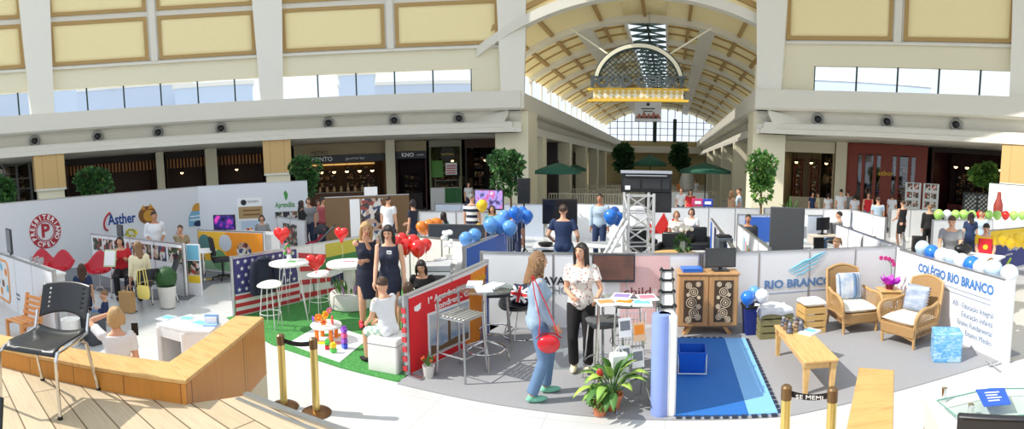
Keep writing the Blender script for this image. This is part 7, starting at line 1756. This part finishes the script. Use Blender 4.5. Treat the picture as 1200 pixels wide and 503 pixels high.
mb = MB(); mb.cyl((-.25, -.25, 1.5), (-.9, -.5, .4), .03, n=8).cyl((-.25, .2, 1.5), (-.9, 0, .4), .03, n=8)
for k in range(5): f = k / 5; mb.cyl(V3((-.25, -.25, 1.5)).lerp(V3((-.9, -.5, .4)), f), V3((-.25, .2, 1.5)).lerp(V3((-.9, 0, .4)), f + .15), .014, n=6)
mb.cyl((-.9, -.5, .4), (-1.0, -.55, 0), .03, n=8).cyl((-.9, 0, .4), (-1.0, 0, 0), .03, n=8); mb.build('sloping_brace', TR, t)
p = AT(757, 222, 9.9); t = thing('projector_box', 'large black case with a steel lip standing on the white truss tower', 'case', (p.x, p.y + .1, 2.035), .03)
zb = 0; q = AT(757, 200, 9.9); hh_ = q.z - 2.035
MB().box((0, .2, hh_ / 2), (.98, .5, hh_)).build('shell', BLACK, t, bevel=.012); MB().box((0, -.06, hh_ - .03), (1.0, .06, .06)).build('top_lip', ALU, t, bevel=.006); MB().tube([(-.4, -.1, hh_ - .1), (.4, -.1, hh_ - .1)], .014, 8).build('handle_bar', ALU, t)
for x0, x1 in ((-.44, -.12), (-.08, .28), (.31, .45)): MB().box(((x0 + x1) / 2, -.055, hh_ * .38), (x1 - x0, .02, hh_ * .45)).build('door_panel', M('case_door', (44, 46, 48), .35), t, bevel=.004)
MB().box((-.36, -.07, hh_ * .2), (.1, .006, .08)).build('white_sticker', INKW, t)
MB().box((.24, .2, -.2), (.52, .4, .4)).build('lower_case', M('case_low', (34, 36, 38), .4), t, bevel=.01)
# rose table and lounge behind
p = AT(792, 293, 10.3); t = thing('round_wood_table', 'round wooden table with a rose vase behind the carved cabinet', 'table', (p.x, p.y, .012)); MB().lathe([(.52, .7), (.54, .72), (.54, .745), (.52, .76)], n=32).build('tabletop', M_ramp('honey_wood', 'noise', [(.3, (206, 160, 92)), (.7, (226, 186, 120))], (1, 8, 1), .4, 3), t); MB().cyl((0, 0, .03), (0, 0, .7), .05, n=12).lathe([(.28, 0), (.28, .02), (.06, .05)], n=20).build('pedestal', DARK, t)
rx_, ry_ = p.x, p.y
t = thing('rose_vase', 'tall vase of pale roses with leaves on the round wooden table', 'flowers', (rx_ + .13, ry_, .772)); MB().lathe([(.05, 0), (.07, .1), (.045, .22), (.055, .26), (.04, .25)], n=16).build('vase', M('vase_glass', (200, 214, 200), .15, alpha=.6), t); mb = MB(); leafball(mb, (0, 0, .2), .12, 60, .1, 1.2); mb.build('leaves', [LEAFD, LEAFM], t, smooth=False)
mb = MB()
for k in range(16): a = k * 2.4; r = .05 + .009 * k; mb.ball((r * cos(a) * 1.1, r * sin(a), .5 + .05 * (1 - r * 4)), .045, 8, 6)
mb.build('roses', M('rose_pale', (236, 228, 210), .6), t); st = MB()
for k in range(6): a = k; st.tube([(0, 0, .1), (.05 * cos(a), .05 * sin(a), .48)], .006, 5)
st.build('stems', LEAFM, t)
p = AT(773, 244, 15.8); t = thing('painted_screen', 'low panel painted with red peaks behind the truss tower', 'panel', (p.x - .75, p.y, 0), .05); MB().box((.75, 0, .62), (1.5, .05, 1.24)).build('board', M('panel_grey_white', (220, 222, 226), .5), t); mb = MB()
for a, b, c in ((.1, .45, .8), (.5, .9, 1.1), (.85, 1.2, .95)): mb.ext([(a, -.03, .45), (b + .3, -.03, .45), (b - .02, -.03, c)], (0, -.006, 0))
mb.build('red_peaks', M('poster_red', (206, 40, 36), .5), t)
for k, (px, D, lab) in enumerate(((752, 13.8, 'black lounge chair right behind the truss tower'), (787, 12.9, 'black lounge chair under the pale patterned woman'), (818, 14.2, 'black lounge chair under the white shirted person'))):
    p = AT(px, 275, D); t = thing('lounge_chair', lab, 'chair', (p.x, p.y, .012), [.3, -.2, .1][k], 'black lounge chairs')
    MB().box((0, 0, .34), (.6, .58, .2)).build('seat', SEATK, t, bevel=.04); MB().box((0, .28, .58), (.6, .14, .5)).build('backrest', SEATK, t, bevel=.04)
    for s in (-1, 1): MB().box((s * .33, 0, .44), (.1, .58, .26)).build('armrest', SEATK, t, bevel=.03)
    for sx in (-1, 1):
        for sy in (-1, 1): MB().cyl((sx * .26, sy * .24, 0), (sx * .26, sy * .24, .25), .018, n=8).build('leg', CHROME, t)
for k, (px, D, m, lab) in enumerate(((823, 17.6, M('bag_pink', (200, 60, 110), .5), 'pink printed carton on the rear panel'), (829.5, 17.55, M('carton_blue', (44, 70, 180), .5), 'blue printed carton on the rear panel'))):
    p = AT(px, 236, D); t = thing('carton', lab, 'carton', (p.x - .15 * (k == 0), p.y + .05, 1.19), 0); MB().box((0, 0, .13), (.34 + .06 * (k == 0), .2, .26)).build('carton_body', m, t, bevel=.01); MB().box((0, -.104, .13), (.22, .006, .1)).build('printed_band', INKW, t)
# dark lawn of devices right of the divider
p = AT(856, 286, 9.6); t = thing('grey_counter', 'white grey counter between the striped and rainbow dividers', 'counter', (p.x, p.y, .012), .05); MB().box((0, 0, .78), (.46, .5, .04)).build('worktop', PAPER, t); MB().box((0, .02, .38), (.42, .42, .76)).build('body', M('counter_grey', (206, 208, 210), .5), t)
p = AT(849, 262, 9.75); t = thing('coffee_machine', 'dark glass drinks machine on the white grey counter', 'machine', (p.x, p.y, .812), .1); MB().box((0, 0, .2), (.3, .28, .4)).build('housing', M('machine_grey', (84, 92, 98), .3), t, bevel=.012); MB().box((0, -.145, .2), (.22, .01, .3)).build('glass_front', M('machine_glass', (40, 50, 54), .1), t); MB().box((0, 0, .42), (.26, .24, .05)).build('lid', BLACK, t, bevel=.01)
p = AT(922, 272, 9.4); t = thing('blank_board', 'large plain dark grey board standing behind the lounge panel', 'board', (p.x, p.y, .012), -.2)
zt_ = AT(922, 243, 9.4).z
MB().box((0, 0, zt_ / 2 + .28), (.64, .05, zt_ - .58)).build('board', M('board_charcoal', (64, 66, 68), .6), t, bevel=.02)
for s in (-1, 1): MB().bar((s * .26, .02, 0), (s * .26, .02, .7), .04, .03).bar((s * .26, -.22, .02), (s * .26, .22, .02), .04, .03).build('foot_post', GREY, t)
t = thing('white_cabinet', 'white curved reception cabinet beside the dark board', 'cabinet', (2.55, 10.3, .012), -.1)
MB().prism([(-.3, -.25), (.35, -.25), (.4, -.15), (.4, .25), (-.3, .25)], 0, .96).build('body', MATS['panel_grey_white'], t, bevel=.03); MB().box((.04, 0, .98), (.76, .54, .03)).build('worktop', PAPER, t)
t = thing('leaflet_tower', 'tall white rack with hanging printed sheets between the board and the computer desk', 'rack', (3.0, 11.4, .012), -.1); MB().box((0, 0, .75), (.36, .1, 1.5)).build('back_board', PAPER, t, bevel=.01)
for k in range(6): MB().box((-.08 + .16 * (k % 2), -.06, .4 + .36 * (k // 2)), (.13, .01, .26)).build('printed_sheet', M('sheet_grey', (150, 154, 160), .5) if k % 3 else INKC, t)
# computer desk
p = AT(968, 258, 14.4); t = thing('computer_desk', 'pale desk with side panel behind the white cabinet', 'desk', (p.x, p.y, .012), .1); MB().box((0, 0, .73), (1.0, .6, .03)).build('desk_top', M('desk_beige', (206, 196, 180), .5), t); MB().box((-.48, 0, .36), (.03, .56, .72)).build('leg', MATS['desk_beige'], t); MB().box((.48, 0, .36), (.03, .56, .72)).build('leg', MATS['desk_beige'], t); MB().box((-.2, .2, .36), (.5, .02, .7)).build('modesty_panel', DARK, t)
p = AT(965, 252, 14.5); monitor('computer_monitor', 'black computer monitor on the pale desk beside the grey shirted man', (p.x, p.y, .757), .5, .5, .36, .3, True, cat='monitor')
p = AT(983, 262, 14.9); office_chair('grey office chair under the man at the computer', (p.x, p.y + .1, .012), 2.4, 'office chairs of the right booths', M('office_grey', (92, 92, 96), .8))
p = AT(1001, 268, 13.6); office_chair('empty office chair right of the man at the computer', (p.x, p.y, .012), .4, 'office chairs of the right booths', MATS['office_grey'])
p = AT(1025, 280, 11.8); office_chair('round backed grey chair behind the white divider', (p.x, p.y, .012), .1, 'office chairs of the right booths', MATS['office_grey'])
p = AT(1077, 283, 16.6); t = thing('speaker_case', 'black speaker case on the floor beside the dark jacketed person', 'speaker', (p.x, p.y, .0), -.3); MB().box((0, 0, .3), (.42, .4, .6)).build('cabinet', BLACK, t, bevel=.015); mb = MB(); disc(mb, (0, .26), .15, -.201, 20); mb.build('cone', DARK, t)
for k in range(11):
    px = 1100 + k * 9.8; D = 16.6 + .25 * k; c = (BGREEN, BGREEN, BRED, BGREEN, BGREEN, BRED, BGREEN, BGREEN, BGREEN, BRED, BGREEN)[(k * 5 + 3) % 11] if False else (BGREEN, BWHITE, BGREEN, BGREEN, BGREEN, BRED, BGREEN, BGREEN, BRED, BGREEN, BGREEN)[k]
    balloon(('green', 'white', 'green', 'green', 'green', 'red', 'green', 'green', 'red', 'green', 'green')[k] + ' balloon on the long back panel, ' + ('first', 'second', 'third', 'fourth', 'fifth', 'sixth', 'seventh', 'eighth', 'ninth', 'tenth', 'last')[k] + ' counted from the dark jacketed person', AT(px, 251.5 + .1 * k, D), .16 * (1 if k % 3 else 1.08), c, 'balloons on the long back panel')
for k, (px, py, r) in enumerate(((1176, 280, 7.5), (1185, 283, 8), (1194, 281, 8.5), (1203, 284, 8))):
    D = 13.4; balloon('yellow balloon on the yellow banner, ' + ('first', 'second', 'third', 'last')[k] + ' counted from the boy in the red bib', AT(px, py, D), r * D / 600, BYEL, 'balloons on the yellow banner')
t = thing('cap_dark', 'dark bag lying on the table before the grey shirted man', 'bag', AT(1129, 292, 9.6)); t.name = 'dark_bag'; MB().ball((0, 0, 0), (.2, .12, .1), 14, 9).build('bag_body', BLACK, t); MB().tube([(-.1, 0, .07), (0, 0, .15), (.1, 0, .07)], .012, 6).build('bag_handle', BLACK, t)
t = thing('activity_table', 'white activity table behind the lettered panel', 'table', (AT(1129, 292, 9.6).x + .1, AT(1129, 292, 9.6).y + .2, .012), -.9); MB().box((0, 0, AT(1129, 292, 9.6).z - .14), (1.6, .6, .03)).build('tabletop', PAPER, t)
for sx in (-1, 1):
    for sy in (-1, 1): MB().cyl((sx * .7, sy * .25, 0), (sx * .7, sy * .25, AT(1129, 292, 9.6).z - .15), .02, n=8).build('leg', ALU, t)
# ================================================================ potted plants, trees, parasols, rails
p = G(716, 487); px0, py0 = p.x, p.y + .12
t = thing('peace_plant', 'large leafy pot plant with broad light green leaves below the brochure table', 'potted plant', (px0, py0, .012))
TERRA = M('terracotta', (196, 120, 84), .7)
MB().lathe([(.07, 0), (.1, .13), (.115, .14), (.115, .17), (.1, .17), (.08, .12)], n=20).build('pot', TERRA, t)
r_ = random.Random(3); mb = MB()
def blade(mb, b, dirv, L, w, droop, mi, n=5):
    d = V3(dirv).normalized(); s = d.cross(V3((0, 0, 1))).normalized(); vs = []; p = V3(b)
    for i in range(n + 1):
        f = i / n; ww = w * sin(pi * min(.97, .08 + f * .9)); vs += [p - s * ww / 2 + V3((0, 0, .12 * ww)), p, p + s * ww / 2 + V3((0, 0, .12 * ww))]; d = (d + V3((0, 0, -droop / n))).normalized(); p = p + d * L / n
    fs = []
    for i in range(n): a = i * 3; fs += [(a, a + 1, a + 4, a + 3), (a + 1, a + 2, a + 5, a + 4)]
    mb.add(vs, fs, mi)
st = MB()
for k in range(34):
    a = r_.uniform(0, 6.28); e = r_.uniform(.5, 1.4); d = V3((cos(a) * cos(e), sin(a) * cos(e), sin(e))); L0 = r_.uniform(.12, .3); b = V3((0, 0, .15)) + d * L0; st.tube([(0, 0, .14), b], .005, 5); blade(mb, b, d, r_.uniform(.2, .3), r_.uniform(.075, .11), 1.5, k % 3)
st.build('stalks', LEAFM, t); mb.build('leaves', [LEAFL, LEAFM, M('leaf_bright', (170, 200, 90), .5)], t, solid=.002); MB().ball((-.12, -.1, .42), (.035, .02, .05), 10, 8).build('red_flower', M('anthurium_red', (170, 50, 40), .4), t)
p = G(707, 489); t = thing('bushy_plant', 'small bushy pot plant in a terracotta pot beside the broad leafed plant', 'potted plant', (p.x - .04, p.y + .03, .012)); MB().lathe([(.06, 0), (.08, .1), (.09, .11), (.09, .13), (.07, .12)], n=18).build('pot', TERRA, t); mb = MB(); leafball(mb, (0, 0, .19), .11, 260, .045); mb.build('foliage', [LEAFM, LEAFL], t, smooth=False)
def tree(label, loc, h, r, tub=True, n=900, leaf=.16, sq=1.2, mats=None, stem=.05, z0=0.0, kind='potted_tree', rng=5):
    rg = random.Random(rng); t = thing(kind, label, 'tree', loc, 0)
    if tub: MB().lathe([(.26, z0), (.3, z0 + .03), (.36, z0 + .48), (.38, z0 + .52), (.34, z0 + .52), (.3, z0 + .44)], n=24).build('tub', M('tub_brown', (120, 92, 66), .7), t)
    b = MB(); top = h - r * sq; b.tube([(0, 0, z0 + .3), (.04, .02, z0 + top * .5), (0, 0, top + r * .4)], [stem, stem * .8, stem * .5], 8)
    for k in range(7): a = rg.uniform(0, 6.28); b.tube([(0, 0, top - r * .3 * rg.random()), (r * .5 * cos(a), r * .5 * sin(a), top + r * .3), (r * .8 * cos(a), r * .8 * sin(a), top + r * .6)], [stem * .5, stem * .3, .008], 6)
    b.build('trunk', BARK, t); mb = MB()
    for k in range(9):
        a = rg.uniform(0, 6.28); q = rg.uniform(0, .6) * r; leafball(mb, (q * cos(a), q * sin(a), h - r * sq + rg.uniform(-.6, .6) * r * sq), r * rg.uniform(.4, .6), n // 9, leaf, 1.0, rg)
    mb.build('crown', mats or [LEAFD, LEAFM], t, smooth=False)
    return t
def tree_at(label, px, D, ytop, ybot, rpx, **k):
    top = AT(px, ytop, D).z; p = AT(px, ytop, D); r = rpx * D / 600; sq = max(.7, (ybot - ytop) / 2 / rpx)
    return tree(label, (p.x, p.y, 0), top, r, sq=sq, **k)
tree_at('leafy tub plant at the far left edge behind the white wall', 6, 21.5, 208, 236, 13, leaf=.2, rng=2)
tree_at('round leafy tub plant behind the white wall left of the shop bays', 108, 23.5, 198, 228, 21, leaf=.2, rng=3)
tree_at('small tree with fine leaves in front of the lettered coffee shop', 356, 19.5, 182, 232, 19, leaf=.13, n=1300, rng=4)
tree_at('tall slender leafed tree in front of the left hall pier', 597, 17.0, 178, 232, 22, leaf=.14, n=1300, rng=6)
tree_at('tall slender leafed tree in front of the right hall pier', 893, 17.0, 176, 238, 20, leaf=.14, n=1300, mats=[LEAFM, LEAFL], rng=7)
tree_at('dark round tree at the far end of the hall, left of the pair', 733, 44, 171, 198, 12, leaf=.4, mats=[LEAFD, LEAFD], rng=8)
tree_at('dark round tree at the far end of the hall, right of the pair', 797, 44, 170, 197, 11, leaf=.4, mats=[LEAFD, LEAFD], rng=9)
tree_at('rounded tub plant behind the iron lattice screen', 1154, 24.0, 194, 222, 16, leaf=.22, mats=[LEAFM, LEAFL], n=1200, rng=10)
# planter of spiky leaves by the right pier
p = AT(928, 235, 20.6); t = thing('spiky_planter', 'spiky green plant in a low planter right of the right hall pier', 'potted plant', (p.x, p.y, 0)); MB().lathe([(.4, 0), (.45, .5), (.42, .5), (.36, .44)], n=22).build('planter', M('tub_brown', (120, 92, 66), .7), t); mb = MB(); rg = random.Random(4)
for k in range(60): a = rg.uniform(0, 6.28); e = rg.uniform(.5, 1.5); blade(mb, (0, 0, .45), (cos(a) * cos(e), sin(a) * cos(e), sin(e)), rg.uniform(.7, 1.15), .08, 1.0, k % 2, 4)
mb.build('leaves', [LEAFD, LEAFM], t, solid=.003)
# parasols of the food court
PGREEN = M('parasol_green', (32, 84, 66), .8)
def parasol(label, px, D, ytop, yedge, rpx):
    p = AT(px, ytop, D); zt = p.z; ze = AT(px, yedge, D).z; r = rpx * D / 600; t = thing('parasol', label, 'parasol', (p.x, p.y, 0), .3, 'green parasols')
    k = 8
    rs = [[V3((r * f * cos(2 * pi * i / (k * 4)) * (1 - .05 * abs(sin(pi * (i % 4) / 4))), r * f * sin(2 * pi * i / (k * 4)) * (1 - .05 * abs(sin(pi * (i % 4) / 4))), zt + (ze - zt) * f ** 1.2)) for i in range(k * 4)] for f in (.02, .3, .6, 1.0)]
    MB().rings(rs, caps=False).build('canopy', PGREEN, t, solid=.02)
    MB().rings([[q for q in rs[-1]], [q - V3((0, 0, .16)) for q in rs[-1]]], caps=False).build('valance', PGREEN, t, solid=.015)
    MB().cyl((0, 0, 0), (0, 0, zt + .12), .03, n=8).lathe([(.3, 0), (.3, .06), (.05, .1)], n=16).build('pole', DARK, t)
    for i in range(k): a = 2 * pi * i / k; MB().bar((0, 0, zt - .1), (r * cos(a), r * sin(a), ze - .02), .02, .03).build('rib', DARK, t)
    return t
parasol('green parasol at the left side of the hall mouth', 654, 24, 191, 200, 27); parasol('green parasol in the middle behind the projector box', 762, 34, 182, 192, 20); parasol('green parasol at the right of the hall in front of the shoppers', 827, 27, 191, 200, 31)
parasol('smaller green parasol deep in the hall behind the left parasol', 674, 34, 193, 198, 13)
# white railings and tables of the food court
for k, (x0, x1, y, lab) in enumerate(((-6.6, -2.6, 27.5, 'pale slatted rail nearest the left parasol'), (-6.4, -2.2, 33.0, 'pale slatted rail behind the left parasol'), (-6.2, -1.8, 39.0, 'pale slatted rail deep in the hall'), (.6, 3.3, 33.0, 'pale slatted rail under the right parasol'))):
    t = thing('railing', lab, 'railing', (x0, y, 0), 0, 'food court rails'); L = x1 - x0; mb = MB(); n = int(L / .14)
    for i in range(n + 1): mb.box((L * i / n, 0, .5), (.035, .03, .9))
    mb.build('balusters', M('rail_cream', (206, 198, 176), .6), t); MB().box((L / 2, 0, .98), (L, .06, .05)).build('top_rail', MATS['rail_cream'], t)
t = thing('kiosk_counter', 'white kiosk counter in the hall behind the red topped girl', 'counter', (.6, 29.3, 0)); MB().box((0, 0, .55), (3.2, .7, 1.1)).build('body', PAPER, t, bevel=.02); MB().box((0, 0, 1.12), (3.3, .8, .05)).build('worktop', MATS['counter_stone'], t)
t = thing('kiosk_dome', 'grey domed dispenser with a red cap on the kiosk counter', 'dispenser', (1.0, 29.3, 1.146)); MB().lathe([(.3, 0), (.4, .1), (.42, .7), (.3, 1.0), (.05, 1.1)], n=22).build('dome', M('dome_grey', (170, 168, 160), .4), t); MB().ball((0, 0, 1.1), (.2, .2, .1), 14, 8).build('red_cap', INKR, t)
# roof beams spanning the open skylight of the atrium
for k, a in enumerate((-75, -35, 10, 50)):
    b = radians(a); c = V3((CX, CY, 14.2)); d = V3((sin(b), cos(b), 0)); r = RV(12.6)
    struct(MB().bar(c - d * r * 1.0, c + d * r * 1.0, .3, .45).build('beam', OFFW))
# ---------------------------------------------------------------- camera, light, colour management
cam = bpy.data.cameras.new('camera'); co = bpy.data.objects.new('camera', cam); COL.objects.link(co)
cam.type = 'PANO'; cam.panorama_type = 'CENTRAL_CYLINDRICAL'
cam.central_cylindrical_radius = 1.0
cam.central_cylindrical_range_u_min = -600 / F; cam.central_cylindrical_range_u_max = 600 / F
cam.central_cylindrical_range_v_min = -251.5 / F; cam.central_cylindrical_range_v_max = 251.5 / F
cam.clip_start = 0.05; cam.clip_end = 500
right, fwd, up = CAMR.col[0], CAMR.col[1], CAMR.col[2]
mw = Matrix((right, up, -fwd)).transposed().to_4x4(); mw.translation = (0, 0, CAMH)
co.matrix_world = mw
SC.camera = co

sun = bpy.data.lights.new('sun', 'SUN'); sun.energy = 4.3; sun.angle = radians(0.6); sun.color = (1.0, .95, .86)
so = bpy.data.objects.new('sun', sun); COL.objects.link(so)
sd = V3((.90, .36, -.93)).normalized()
so.rotation_euler = sd.to_track_quat('-Z', 'Y').to_euler(); so.location = (-20, -8, 25)
w = bpy.data.worlds.new('sky'); SC.world = w; w.use_nodes = True
bg = w.node_tree.nodes['Background']
bg.inputs[0].default_value = (.80, .89, 1.0, 1); bg.inputs[1].default_value = 1.12
vs = SC.view_settings
SC.display_settings.display_device = 'sRGB'
vs.view_transform = 'Standard'; vs.look = 'None'; vs.gamma = 1.0; vs.use_curve_mapping = False; vs.exposure = 0.24
SC.cycles.max_bounces = 8; SC.cycles.diffuse_bounces = 5; SC.cycles.transparent_max_bounces = 12
SC.cycles.use_denoising = True
SC.cycles.caustics_reflective = False; SC.cycles.caustics_refractive = False
